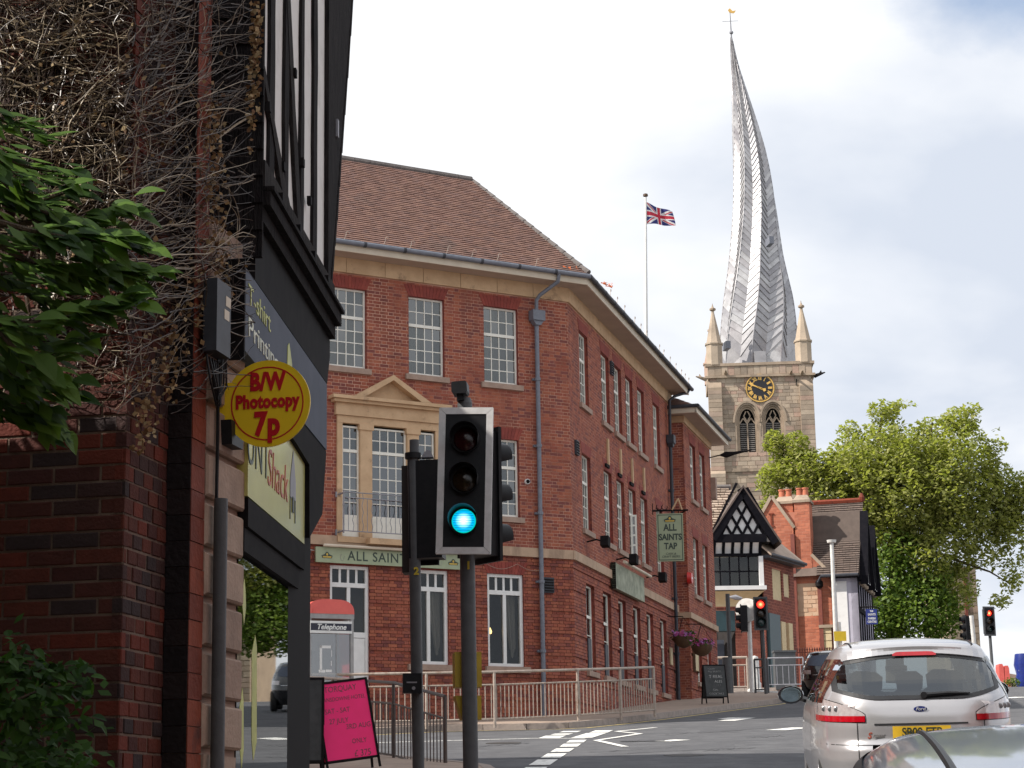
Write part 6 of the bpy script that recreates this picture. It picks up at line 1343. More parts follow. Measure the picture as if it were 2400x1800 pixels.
# belfry windows
for (s0, s1, z0, zs, za) in WIN:
    sm = (s0 + s1) / 2; hw = (s1 - s0) / 2
    def arch(grow, n=10):
        """pointed arch outline from the left springing to the right"""
        w_, h_ = hw + grow, (za - zs) + grow * 1.15; pts = []
        for i in range(n + 1): t = i / n; pts.append((sm - w_ * (1 - t ** 1.7), zs + h_ * math.sin(t * math.pi / 2) ** .92))
        for i in range(n - 1, -1, -1): t = i / n; pts.append((sm + w_ * (1 - t ** 1.7), zs + h_ * math.sin(t * math.pi / 2) ** .92))
        return pts
    bw = None
    for k, (g0, g1, d0, d1) in enumerate(((.0, .15, -.5, -.35), (.15, .30, -.35, -.18), (.30, .45, -.18, -.01), (.45, .62, -.02, .12))):
        a0, a1 = arch(g0), arch(g1); q = MB(); P = FTW.p
        if k < 3: a0 = [(sm - hw - g0, z0)] + a0 + [(sm + hw + g0, z0)]; a1 = [(sm - hw - g1, z0)] + a1 + [(sm + hw + g1, z0)]
        for i in range(len(a0) - 1):
            q.face([P(a0[i][0], d1, a0[i][1]), P(a1[i][0], d1, a1[i][1]), P(a1[i + 1][0], d1, a1[i + 1][1]), P(a0[i + 1][0], d1, a0[i + 1][1])]); q.face([P(a0[i][0], d0, a0[i][1]), P(a0[i][0], d1, a0[i][1]), P(a0[i + 1][0], d1, a0[i + 1][1]), P(a0[i + 1][0], d0, a0[i + 1][1])])
            if k == 3: q.face([P(a1[i][0], d1, a1[i][1]), P(a1[i][0], -.05, a1[i][1]), P(a1[i + 1][0], -.05, a1[i + 1][1]), P(a1[i + 1][0], d1, a1[i + 1][1])])
        if k == 0: bw = q.build('belfry_window', 'church_trim', church)
        else: q.build('hood_mould' if k == 3 else 'arch_moulding', 'church_trim', bw)
    # spandrel stones filling the square opening above the arch
    a1 = [(holes[0][0] - holes[0][0] + sm - hw - .45, zs)] + arch(.45) + [(sm + hw + .45, zs)]; q = MB(); zt = za + .35
    for i in range(len(a1) - 1): q.face([FTW.p(a1[i][0], -.012, a1[i][1]), FTW.p(a1[i + 1][0], -.012, a1[i + 1][1]), FTW.p(a1[i + 1][0], -.012, max(zt, a1[i + 1][1])), FTW.p(a1[i][0], -.012, max(zt, a1[i][1]))])
    q.build('spandrel', 'church_stone', bw)
    q = MB(); q.face([FTW.p(s0 - .5, -1.1, z0), FTW.p(s1 + .5, -1.1, z0), FTW.p(s1 + .5, -1.1, za + .4), FTW.p(s0 - .5, -1.1, za + .4)]); q.build('dark_chamber', 'void', bw)
    for sg in (-1, 1):                                     # sloping louvre boards, one by one
        c_ = sm + sg * hw / 2; n = 15
        for i in range(n):
            z = z0 + .1 + (zs + .05 - z0 - .1) * i / n; q = MB(); P = FTW.p; hh = (zs - z0) / n; a, b = c_ - hw / 2 + .05, c_ + hw / 2 - .05
            q.hexa([P(a, -.42, z), P(b, -.42, z), P(b, -.62, z + hh * .85), P(a, -.62, z + hh * .85)], [P(a, -.45, z - .02), P(b, -.45, z - .02), P(b, -.65, z + hh * .85 - .02), P(a, -.65, z + hh * .85 - .02)]); q.build('louvre', 'louvre', bw)
    q = MB(); q.box(FTW, sm - .06, sm + .06, -.5, -.36, z0, zs + .1)                  # mullion and tracery
    def bar(p0, p1, w_=.05): v = (Vector(p1) - Vector(p0)).normalized(); n_ = Vector((-v.y, v.x)) * w_; q.prism(FTW, [tuple(Vector(p0) - n_), tuple(Vector(p1) - n_), tuple(Vector(p1) + n_), tuple(Vector(p0) + n_)], -.5, -.37)
    hz = za - zs
    for sg in (-1, 1):
        bar((sm + sg * hw, zs - .05), (sm + sg * hw * .5, zs + hz * .36)); bar((sm + sg * hw * .5, zs + hz * .36), (sm, zs - .05)); bar((sm, zs + hz * .1), (sm + sg * hw * .42, zs + hz * .5)); bar((sm + sg * hw * .42, zs + hz * .5), (sm + sg * hw * .1, zs + hz * .85))
    q.build('tracery', 'church_trim', bw)
    q = MB(); q.hexa([FTW.p(s0 - .3, .02, z0 - .25), FTW.p(s1 + .3, .02, z0 - .25), FTW.p(s1 + .3, -.5, z0 + .02), FTW.p(s0 - .3, -.5, z0 + .02)], [FTW.p(s0 - .3, -.6, z0 - .25), FTW.p(s1 + .3, -.6, z0 - .25), FTW.p(s1 + .3, -.6, z0 + .02), FTW.p(s0 - .3, -.6, z0 + .02)]); q.build('sill', 'church_trim', bw)
# clock
sc, zc_ = th(1781, 910); RC = 1.33
dial = disc(FTW, sc, zc_, 0, RC, .0, .10).build('clock', 'clock_black', church)
disc(FTW, sc, zc_, RC - .09, RC, .101, .15).build('clock_ring', 'gilt', dial)
for i in range(60):
    if i % 1 == 0:
        a = 2 * math.pi * i / 60; q = MB(); u_ = Vector((math.sin(a), math.cos(a))); n_ = Vector((u_.y, -u_.x)); c_ = Vector((sc, zc_)); q.prism(FTW, [tuple(c_ + u_ * (RC - .17) - n_ * .018), tuple(c_ + u_ * (RC - .10) - n_ * .018), tuple(c_ + u_ * (RC - .10) + n_ * .018), tuple(c_ + u_ * (RC - .17) + n_ * .018)], .101, .12); q.build('minute_mark', 'gilt', dial)
for i, txt in enumerate(('XII', 'I', 'II', 'III', 'IV', 'V', 'VI', 'VII', 'VIII', 'IX', 'X', 'XI')):
    a = 2 * math.pi * i / 12; o = place('numeral', text_mesh(txt, .46, 'gilt', bold=.03, xs=.62 if len(txt) > 2 else .8, extrude=.01), dial, FTW.p(sc + .92 * math.sin(a), .115, zc_ + .92 * math.cos(a))); o.rotation_euler = Matrix.Rotation(rad(TA), 3, 'Z').to_4x4().to_3x3().to_4x4().to_euler() if False else (Matrix.Rotation(rad(TA), 4, 'Z') @ Matrix.Rotation(rad(90), 4, 'X') @ Matrix.Rotation(-a, 4, 'Z')).to_euler()
for a, l_, w_, nm in ((rad(115), .62, .11, 'hour_hand'), (rad(294), 1.12, .075, 'minute_hand')):
    u_ = Vector((math.sin(a), math.cos(a))); n_ = Vector((u_.y, -u_.x)); c_ = Vector((sc, zc_)); q = MB(); q.prism(FTW, [tuple(c_ - u_ * .3 - n_ * w_ * .7), tuple(c_ + u_ * l_ * .55 - n_ * w_ * .8), tuple(c_ + u_ * l_ * .75 - n_ * w_ * 1.7), tuple(c_ + u_ * l_), tuple(c_ + u_ * l_ * .75 + n_ * w_ * 1.7), tuple(c_ + u_ * l_ * .55 + n_ * w_ * .8), tuple(c_ - u_ * .3 + n_ * w_ * .7)], .14, .17); q.build(nm, 'gilt', dial)
# slits, gargoyles, pinnacles
for px, py in ((1867, 896), (1875, 1029)): s_, z_ = th(px, py); q = MB(); q.box(FTW, s_ - .05, s_ + .05, .0, .025, z_ - .32, z_ + .32); q.build('slit', 'void', church)
for px, sg in ((1700, 0), (1853, 0), (1879, 0)):
    s_, z_ = th(px, 875); q = MB(); q.tube([FTW.p(s_, .2, z_ - .05), FTW.p(s_, .7, z_ - .02), FTW.p(s_, 1.15, z_ + .05)], [.17, .13, .06], 7); q.build('gargoyle', 'church_trim', church, smooth=True)
for s_, sg in ((-.35, -1), (TWD + .35, 1)):
    z_ = zPar - .25; q = MB(); q.tube([FTW.p(s_, -.1, z_), FTW.p(s_ + sg * .5, .2, z_ + .12), FTW.p(s_ + sg * .95, .4, z_ + .22)], [.2, .14, .05], 7); q.prism(FTW, [(s_ + sg * .3, z_ + .1), (s_ + sg * .7, z_ + .15), (s_ + sg * .6, z_ + .5)][:: 1 if sg > 0 else -1], .1, .2); q.build('gargoyle', 'black_paint' if sg > 0 else 'church_trim', church)
for s_, d_ in ((.52, -.45), (TWD - .55, -.45), (.5, -TWD + .5), (TWD - .5, -TWD + .5)):
    c_ = FTW.p(s_, d_, zTop - .1); q = MB(); q.lathe(c_, [(.80, 0), (.80, 1.95), (.90, 2.0), (.90, 2.15), (.76, 2.2), (.14, 5.15), (.14, 5.3)], 8, phase=rad(22.5 + TA)); pn = q.build('pinnacle', 'church_stone', church)
    q = MB(); q.lathe(c_ + Vector((0, 0, 5.3)), [(.13, 0), (.3, .1), (.3, .25), (.13, .35), (.05, .55), (.02, .75)], 8); q.build('finial', 'church_trim', pn)
# spire: octagonal, twisted and leaning, every face folded and clad in slanting lead sheets
YS = YT + TWD / 2 + .3
PROF = [(880, 1776, 89), (800, 1777, 87), (750, 1777.5, 83.5), (700, 1777, 78), (650, 1775, 69), (600, 1772.5, 61), (550, 1771, 56), (500, 1769.5, 51.5), (450, 1766, 48), (400, 1761, 43.5), (350, 1755, 37.5), (300, 1747, 30.5), (250, 1739, 22.5), (200, 1730, 15), (150, 1721.5, 7.5), (100, 1715, 2.6), (86, 1713.5, 1.2)]
def spire_at(t):
    x = t * (len(PROF) - 1); i = min(int(x), len(PROF) - 2); f = x - i; a, b = PROF[i], PROF[i + 1]; py, cx, hw = [a[k] + (b[k] - a[k]) * f for k in range(3)]
    c_ = at(cx, py, YS); return c_, hw / FPX * YS * 1.02
base_c, base_r = spire_at(0)
def spt(t, k, lift=0.0):
    """point on the spire: k counts ridges (even) and valleys (odd)"""
    c_, r_ = spire_at(t); c_ = c_ + Vector((0, 0, 0)); th_ = rad(-90 - 17 + 22.5 * k + 62 * t); rr = r_ * (1.03 if k % 2 == 0 else .87) + lift
    return Vector((c_.x + rr * math.cos(th_), c_.y + rr * math.sin(th_), c_.z))
panels = []; NR = 58
for k in range(16):
    ridge_left = k % 2 == 0                                # strip from k to k+1
    for j in range(NR):
        t0, t1 = (j / NR) ** .92, ((j + 1) / NR) ** .92; sl = .028                   # sheets slant up towards the ridge
        ta0, ta1, tb0, tb1 = (t0 + sl, t1 + sl, t0, t1) if ridge_left else (t0, t1, t0 + sl, t1 + sl)
        cl = lambda t: min(max(t, 0), .995)
        A, B, C_, D_ = spt(cl(ta0), k), spt(cl(tb0), k + 1), spt(cl(tb1), k + 1), spt(cl(ta1), k)
        if j == 0: A, B = spt(0, k), spt(0, k + 1)
        panels.append((A, B, C_, D_, j, k))
def lead_sheet(q, p):
    A, B, C_, D_ = p[:4]; n_ = (B - A).cross(D_ - A)
    if n_.length < 1e-9: return
    n_.normalize(); hgt = min(.085, (D_ - A).length * .2); o = n_ * hgt; i_ = .97
    q.hexa([A + o, B + o, C_ + o * .15, D_ + o * .15], [A - o, B - o, C_ - o, D_ - o], False)
vis = [p for p in panels if (p[0] - p[1]).cross(p[3] - p[1]).dot(Vector((0, 1, 0)) ) * 0 + ((p[0] + p[2]) / 2 - base_c).dot(Vector((0, -1, 0))) > -.2]
vis_ids = set(id(p) for p in sorted(vis, key=lambda p: -(p[1] - p[0]).cross(p[3] - p[0]).length)[:300]); rest = MB(); rg = random.Random(5)
for p in panels:
    if id(p) in vis_ids:
        q = MB(); lead_sheet(q, p)
        if q.f: q.build('lead_sheet', 'lead', church)
    else: rest.rv = rg.random() * .99 + .005; lead_sheet(rest, p)
rest.build('lead_sheeting', 'lead', church, kind='stuff')
for k in range(0, 16, 2):
    q = MB(); q.tube([spt(i / 40 * .99, k, .03) for i in range(41)], [.085 * (1 - .8 * i / 40) for i in range(41)], 6); q.build('ridge_roll', 'lead', church, smooth=True)
for px, py in ((1806, 563), (1705, 808)):                  # small dormer openings
    c_ = at(px, py, YS - 4.2); q = MB(); q.box(Fr(c_.x, c_.y, 10), -.22, .22, -1, .35, c_.z - .4, c_.z + .3); q.build('dormer', 'lead_grey', church)
c_ = at(1782, 832, YS - 3.9); q = MB(); q.box(Fr(c_.x, c_.y, 0), -.55, .5, -.8, .12, c_.z - .9, c_.z + .35); q.build('door_casing', 'lead', church)
tip = spt(1, 0); q = MB(); q.tube([tip - Vector((0, 0, .8)), tip + Vector((-.05, 0, 2.6))], [.09, .04], 6); q.lathe(tip + Vector((0, 0, .2)), [(.05, 0), (.2, .15), (.2, .3), (.05, .45)], 8)
q.tube([tip + Vector((-.85, 0, 1.6)), tip + Vector((.75, 0, 1.65))], .025, 5); q.build('vane_staff', 'iron_grey', church)
q = MB(); q.prism(Fr(tip.x, tip.y, 0), [(-.1, tip.z + 2.5), (.35, tip.z + 2.45), (.55, tip.z + 2.75), (.2, tip.z + 2.7), (-.05, tip.z + 3.0), (-.25, tip.z + 2.8)], -.03, .03); q.build('weathercock', 'gilt', church)

# ------------------------------------------------------------------ flag
YF = 100.0; a, b = at(1513, 462, YF), at(1514.5, 860, YF)
fp = thing('flagpole', 'white flagpole rising behind the pub roof', 'flagpole', (b.x, b.y, G(100))); q = MB(); q.tube([(b.x, b.y, G(100)), b, a], [.12, .11, .06], 10); q.build('pole', 'plastic_white', fp, smooth=True)
q = MB(); q.lathe(a, [(.03, 0), (.13, .05), (.12, .16), (.02, .2)], 10); q.build('finial', 'wood_brown', fp, smooth=True)
def jack(u, v):
    """which colour the flag has at u along the fly (0..2), v up (0..1)"""
    x, y = u - 1, v - .5
    if abs(x) < .1 or abs(y) < .1: return 1
    if abs(x) < .167 or abs(y) < .167: return 2
    dd = (y * 2 - x) / math.sqrt(5) if x * y > 0 else (y * 2 + x) / math.sqrt(5)
    side = dd if (x > 0) == (x * y > 0) else dd
    if abs(dd) < .1 * 1.0:
        if (0 < dd < .067) == (x < 0) and abs(dd) < .067: return 1
        return 2
    return 0
fl = thing('flag', 'union flag flying from the white pole above the pub roof', 'flag', at(1513, 560, YF)); FQ = Fr(at(1513, 500, YF).x, YF, 12); ztop, zbot = at(1513, 474, YF).z, at(1513, 527, YF).z; NX, NZ = 64, 32; q = MB()
def fpnt(i, j):
    u, v = i / NX, j / NZ; droop = -.38 * u * u + .05 * math.sin(u * 5); hgt = (ztop - zbot) * (1 - .12 * math.sin(u * math.pi)); z = zbot + .02 + hgt * v * (1 - .12 * u) + droop * (.35 + .4 * v) + .12 * u * (1 - v)
    return FQ.p(1.55 * u - .12 * v * u, .16 * math.sin(u * 7.5 + v * 1.8) * u ** .5, z)
for i in range(NX):
    for j in range(NZ): q.mi = jack((i + .5) / NX * 2, (j + .5) / NZ); q.face([fpnt(i, j), fpnt(i + 1, j), fpnt(i + 1, j + 1), fpnt(i, j + 1)])
q.build('cloth', ['flag_blue', 'flag_red', 'flag_white'], fl, smooth=True)

# ------------------------------------------------------------------ black and white gabled house
YG = 82.0; FG = Fr(at(1671, 1400, YG).x, YG, 2.0)
def gp(px, py, d=0.0): return FG.hit(px, py, d)
gh = thing('gabled_house', 'black and white house with diamond lattice gable behind the pub', 'house', FG.p(1, 0, G(82)))
ap, lf_, rt_ = gp(1740, 1142), gp(1664, 1262), gp(1823, 1270)
def bar2(q, F, p0, p1, w_, d0, d1): v = (Vector(p1) - Vector(p0)).normalized(); n_ = Vector((-v.y, v.x)) * w_ / 2; q.prism(F, [tuple(Vector(p0) - n_), tuple(Vector(p1) - n_), tuple(Vector(p1) + n_), tuple(Vector(p0) + n_)], d0, d1)
q = MB(); q.prism(FG, [lf_, rt_, ap], -.1, .02); q.build('gable_panel', 'panel_white', gh)
for p0, p1 in ((lf_, ap), (ap, rt_)):
    q = MB(); v = (Vector(p1) - Vector(p0)).normalized(); n_ = Vector((v.y, -v.x)) * .13 if p0 == lf_ else Vector((v.y, -v.x)) * .13; bar2(q, FG, tuple(Vector(p0) + n_), tuple(Vector(p1) + n_), .27, .0, .24); q.build('bargeboard', 'timber_black', gh)
q = MB(); q.box(FG, gp(1672, 1256)[0], gp(1795, 1256)[0], .0, .2, gp(1740, 1272)[1], gp(1740, 1253)[1]); q.build('tie_beam', 'timber_black', gh)
zb_ = gp(1740, 1254)[1]
tri_l, tri_r, tri_t = gp(1690, 1254), gp(1790, 1254), gp(1738, 1160)
for i in range(-1, 9):                                     # lattice of diagonal timbers
    for sg in (-1, 1):
        x = tri_l[0] + (tri_r[0] - tri_l[0]) * i / 4.0 if sg > 0 else tri_r[0] - (tri_r[0] - tri_l[0]) * i / 4.0
        k_ = (tri_t[1] - zb_) / ((tri_r[0] - tri_l[0]) / 2) * .98
        # clip against the gable: run up until the opposite rake is met
        L_ = 0.0
        while L_ < 6:
            xx, zz = x + sg * L_, zb_ + L_ * k_; lo_, hi_ = lf_[0] + (zz - lf_[1]) / (ap[1] - lf_[1]) * (ap[0] - lf_[0]), rt_[0] + (zz - rt_[1]) / (ap[1] - rt_[1]) * (ap[0] - rt_[0])
            if (xx > hi_ - .2 and sg > 0) or (xx < lo_ + .2 and sg < 0): break
            L_ += .05
        if L_ < .15 or x < lf_[0] - .2 or x > rt_[0] + .2: continue
        q = MB(); bar2(q, FG, (x, zb_), (x + sg * L_, zb_ + L_ * k_), .10, .018, .07 + .012 * (sg + 1)); q.build('lattice_bar', 'timber_black', gh)
c0, c1 = gp(1674, 1270), gp(1783, 1302)                    # coved jetty with white panels between curved ribs
for i in range(5):
    a, b = c0[0] + (c1[0] - c0[0]) * i / 5, c0[0] + (c1[0] - c0[0]) * (i + 1) / 5; q = MB(); n = 6
    for j in range(n):
        t0, t1 = j / n, (j + 1) / n; z0, z1 = c0[1] + (c1[1] - c0[1]) * t0, c0[1] + (c1[1] - c0[1]) * t1; d0, d1 = .10 - .32 * math.sin(t0 * 1.57), .10 - .32 * math.sin(t1 * 1.57); sh = -.09 * t0, -.09 * t1
        q.face([FG.p(a, d0, z0), FG.p(b, d0, z0), FG.p(b, d1, z1), FG.p(a, d1, z1)])
    q.build('cove_panel', 'panel_white', gh, smooth=True)
for i in range(6):
    a = c0[0] + (c1[0] - c0[0]) * i / 5; q = MB(); n = 6
    for j in range(n):
        t0, t1 = j / n, (j + 1) / n; z0, z1 = c0[1] + (c1[1] - c0[1]) * t0, c0[1] + (c1[1] - c0[1]) * t1; d0, d1 = .15 - .32 * math.sin(t0 * 1.57), .15 - .32 * math.sin(t1 * 1.57)
        q.hexa([FG.p(a - .06, d1, z1), FG.p(a + .06, d1, z1), FG.p(a + .06, d0, z0), FG.p(a - .06, d0, z0)], [FG.p(a - .06, d1 - .08, z1), FG.p(a + .06, d1 - .08, z1), FG.p(a + .06, d0 - .08, z0), FG.p(a - .06, d0 - .08, z0)])
    q.build('cove_rib', 'timber_black', gh)
w0, w1 = gp(1668, 1374), gp(1777, 1303); q = MB(); q.box(FG, w0[0], w1[0], -.35, -.28, w0[1], w1[1]); wb = q.build('window_back', 'dark_room', gh)
glaze(FG, w0[0], w1[0], w0[1], w1[1], 5, 2, -.15, 'pane_clear', wb, bar=.06, bars_m='timber_black', wob=.02)
q = MB(); q.box(FG, w0[0] - .1, w1[0] + .02, -.2, -.02, w1[1], w1[1] + .12); q.build('window_head', 'timber_black', gh)
q = MB(); q.box(FG, w1[0] + .02, w1[0] + .2, -.35, -.02, w0[1], w1[1]); q.box(FG, w0[0] - .2, w1[0] + .28, -.3, .08, w0[1] - .16, w0[1]); q.build('window_frame', 'panel_white', gh)
cz = [gp(1740, y)[1] for y in (1385, 1418)]; q = MB(); n = 6; sL, sR = w0[0] - .2, w1[0] + .2
for j in range(n):
    t0, t1 = j / n, (j + 1) / n; z0, z1 = cz[0] + (cz[1] - cz[0]) * t0, cz[0] + (cz[1] - cz[0]) * t1; d0, d1 = .0 - .5 * math.sin(t0 * 1.57), .0 - .5 * math.sin(t1 * 1.57); e0, e1 = .45 * math.sin(t0 * 1.57), .45 * math.sin(t1 * 1.57)
    q.face([FG.p(sL, d0, z0), FG.p(sR - e0, d0, z0), FG.p(sR - e1, d1, z1), FG.p(sL, d1, z1)]); q.face([FG.p(sR - e0, d0, z0), FG.p(sR - e0, -1.2, z0), FG.p(sR - e1, -1.2, z1), FG.p(sR - e1, d1, z1)])
q.build('cove_soffit', 'panel_cream', gh, smooth=True)
zbase = G(82); sRB = w1[0] + .02
fz1, fz0 = gp(1740, 1428)[1], gp(1740, 1476)[1]
masonry(FG.shift(0, -.52), -3, sRB, zbase, cz[1], [(-3, sRB - 1.0, zbase, fz1)], 'annex_brick', 'house_mortar', gh, seed=33, length=.3, height=.1, joint=.02)
q = MB(); q.box(FG, -3, sRB - 1.0, -.9, -.45, fz0, fz1); q.box(FG, -3, -1.1 + .4, -.9, -.5, zbase, fz0); q.build('shop_fascia', 'shop_green', gh)
q = MB(); q.box(FG, -3, sRB - 1.0, -1.6, -1.5, zbase, fz0); sw_ = q.build('shop_window', 'dark_room', gh)
for x in (.05, .75): q = MB(); q.box(FG, x, x + .5, -1.3, -1.25, zbase + .3, zbase + 2.2); q.build('window_poster', 'sign_slate', sw_)
# the side of the house running back to the right
FGR = Fr(FG.p(sRB + .2, -.35, 0).x, FG.p(sRB + .2, -.35, 0).y, 62)
def rp(px, py): return FGR.hit(px, py)
e0, e1 = rp(1788, 1303), rp(1860, 1348); sEnd = e1[0]
ew = [(rp(1812, 1400)[0], rp(1834, 1400)[0], rp(1820, 1406)[1], rp(1820, 1335)[1]), (rp(1838, 1400)[0], rp(1852, 1400)[0], rp(1845, 1400)[1], rp(1845, 1345)[1])]
masonry(FGR, 0, sEnd, zbase, e0[1] - .1, [(a, b, c, d) for a, b, c, d in ew], 'annex_brick', 'house_mortar', gh, seed=34, length=.3, height=.1, joint=.02)
for a, b, c_, d_ in ew: q = MB(); q.box(FGR, a, b, -.2, -.05, c_, d_); q.build('boarded_window', 'panel_cream', gh)
for a, b in ((rp(1826, 1480)[0], rp(1836, 1480)[0]), (rp(1843, 1480)[0], rp(1852, 1480)[0])): q = MB(); q.box(FGR, a, b, -.1, .12, zbase, rp(1840, 1460)[1]); q.build('pilaster', 'panel_cream', gh)
a = rp(1797, 1480)[0], rp(1822, 1480)[0]; q = MB(); q.box(FGR, a[0], a[1], -.1, .15, zbase, rp(1810, 1440)[1]); q.build('green_column', 'shop_green', gh)
q = MB(); P = FGR.p; q.hexa([P(-.2, .45, e0[1] - .12), P(sEnd + .2, .45, e0[1] - .12), P(sEnd + .2, .45, e0[1]), P(-.2, .45, e0[1])], [P(-.2, -.1, e0[1] - .12), P(sEnd + .2, -.1, e0[1] - .12), P(sEnd + .2, -.1, e0[1]), P(-.2, -.1, e0[1])]); q.tube([P(-.2, .5, e0[1]), P(sEnd + .2, .5, e0[1])], .07, 8); q.build('gutter', 'gutter_dark', gh)
q = MB(); q.hexa([P(-.3, .5, e0[1] + .02), P(sEnd + .2, .5, e0[1] + .02), P(sEnd + .2, -1.6, e0[1] + 1.9), P(-.3, -1.6, e0[1] + 1.9)], [P(-.3, .5, e0[1] - .05), P(sEnd + .2, .5, e0[1] - .05), P(sEnd + .2, -1.6, e0[1] + 1.8), P(-.3, -1.6, e0[1] + 1.8)]); q.build('side_roof', 'tile_stone', gh)
q = MB(); q.box(FG, -6, sRB - .1, -7, -1.7, zbase, w1[1]); q.box(FGR, .1, sEnd - .1, -6, -.3, zbase, e0[1] - .15); q.prism(FG, [(lf_[0] + .3, lf_[1]), (rt_[0] - .3, rt_[1]), (ap[0], ap[1] - .3)], -5, -.11); q.build('inner_wall', 'dark_room', gh)
q = MB(); q.hexa([FG.p(ap[0], .26, ap[1] + .06), FG.p(rt_[0] + .12, .26, rt_[1] - .02), FG.p(rt_[0] + .12, -6, rt_[1] - .02), FG.p(ap[0], -6, ap[1] + .06)], [FG.p(ap[0], .26, ap[1] - .05), FG.p(rt_[0] + .1, .26, rt_[1] - .12), FG.p(rt_[0] + .1, -6, rt_[1] - .12), FG.p(ap[0], -6, ap[1] - .05)]); q.hexa([FG.p(ap[0], .26, ap[1] + .06), FG.p(lf_[0] - .1, .26, lf_[1]), FG.p(lf_[0] - .1, -6, lf_[1]), FG.p(ap[0], -6, ap[1] + .06)], [FG.p(ap[0], .26, ap[1] - .05), FG.p(lf_[0] - .1, .26, lf_[1] - .1), FG.p(lf_[0] - .1, -6, lf_[1] - .1), FG.p(ap[0], -6, ap[1] - .05)]); q.build('gable_roof', 'tile_brown', gh)
# main roof to the left: rows of pale stone slates
rl0, rl1, rr0, rr1 = gp(1600, 1275, -.6), gp(1600, 1185, -3.4), gp(1690, 1262, -.6), gp(1745, 1143, -3.4); q = MB(); rg = random.Random(6); NRW = 22
for j in range(NRW):
    t0, t1 = j / NRW, (j + 1.1) / NRW; z0, z1 = rl0[1] + (rr1[1] - rl0[1]) * t0, rl0[1] + (rr1[1] - rl0[1]) * t1; d0, d1 = -.6 - 2.8 * t0, -.6 - 2.8 * t1; x = -9.0
    while x < ap[0] - .02 - (1 - t0) * 1.25:
        l_ = rg.uniform(.22, .38); q.rv = rg.random() * .99 + .005; h = rg.uniform(.03, .06); q.face([FG.p(x, d0 + h, z0 + h), FG.p(x + l_ - .02, d0 + h, z0 + h), FG.p(x + l_ - .02, d1, z1), FG.p(x, d1, z1)]); q.face([FG.p(x, d0 + h, z0 + h), FG.p(x + l_ - .02, d0 + h, z0 + h), FG.p(x + l_ - .02, d0, z0 - .02), FG.p(x, d0, z0 - .02)]); x += l_
q.build('stone_slates', 'tile_stone', gh, kind='stuff')
q = MB(); q.tube([FG.p(-9, -3.42, rr1[1] + .03), FG.p(ap[0], -3.42, rr1[1] + .03)], .12, 6); q.build('ridge', 'ridge_tile', gh)
q = MB(); q.face([FG.p(-9, -.62, rl0[1] - .05), FG.p(ap[0] - 1, -.62, rl0[1] - .05), FG.p(ap[0], -3.4, rr1[1] - .06), FG.p(-9, -3.4, rr1[1] - .06)]); q.build('roof_deck', 'tile_brown', gh)
t = thing('wall_lantern', 'small floodlight head above the thin pole against the cream soffit', 'lamp', at(1724, 1400, 81)); c_ = at(1724, 1400, 80.8); q = MB(); q.tube([c_ + Vector((-.25, 0, .02)), c_, c_ + Vector((.25, 0, -.06))], [.03, .11, .06], 8); q.build('head', 'iron_grey', t, smooth=True); q = MB(); q.tube([c_ + Vector((-.25, 0, .02)), c_ + Vector((-.3, .9, .0))], .03, 6); q.build('arm', 'iron_grey', t)

# ------------------------------------------------------------------ sunlit red brick house with tall chimneys
YR = 93.0; FH2 = Fr(at(1800, 1400, YR).x, YR, -16.0)
def hp2(px, py, d=0.0): return FH2.hit(px, py, d)
rh = thing('brick_house', 'sunlit red brick house with two tall chimneys and a brown tiled roof', 'house', FH2.p(2, 0, G(93)))
zb = G(93); gl, ga_, gv = hp2(1786, 1203), hp2(1808, 1163), hp2(1862, 1237); cr = hp2(1902, 1300); ft = hp2(1936, 1334); wl = hp2(1795, 1400)[0]; wr_ = hp2(1951, 1400)[0]
def wall_shape(z):
    lo_ = gl[0] if z < gl[1] else gl[0] + (ga_[0] - gl[0]) * min((z - gl[1]) / (ga_[1] - gl[1]), 1)
    if z < ft[1] - .0: hi_ = wr_
    elif z < cr[1]: hi_ = ft[0] + (cr[0] - ft[0]) * (z - ft[1]) / (cr[1] - ft[1])
    elif z < gv[1]: hi_ = hp2(1862, 1300)[0]
    else: hi_ = gv[0] + (ga_[0] - gv[0]) * min((z - gv[1]) / (ga_[1] - gv[1]), 1)
    return lo_, hi_
pt0, pt1 = hp2(1845, 1446), hp2(1925, 1366)
segs = [zb, ft[1], cr[1], gv[1], gl[1], ga_[1]]; segs = sorted(segs)
first = True
for a, b in zip(segs, segs[1:]):
    masonry(FH2, gl[0] - .01, wr_ + .01, a, b, [(pt0[0], pt1[0], pt0[1], pt1[1])] if first else [], 'house_brick', 'house_mortar', rh, length=.32, height=.11, joint=.022, proud=.006, seed=int(a * 100), shape=None if first else wall_shape, jitter=.004); first = False
masonry(FH2.shift(0, .004), pt0[0], pt1[0], pt0[1], pt1[1], [], 'house_patch', 'house_patch', rh, length=.36, height=.16, joint=.03, seed=90, jitter=.012)
chs = []
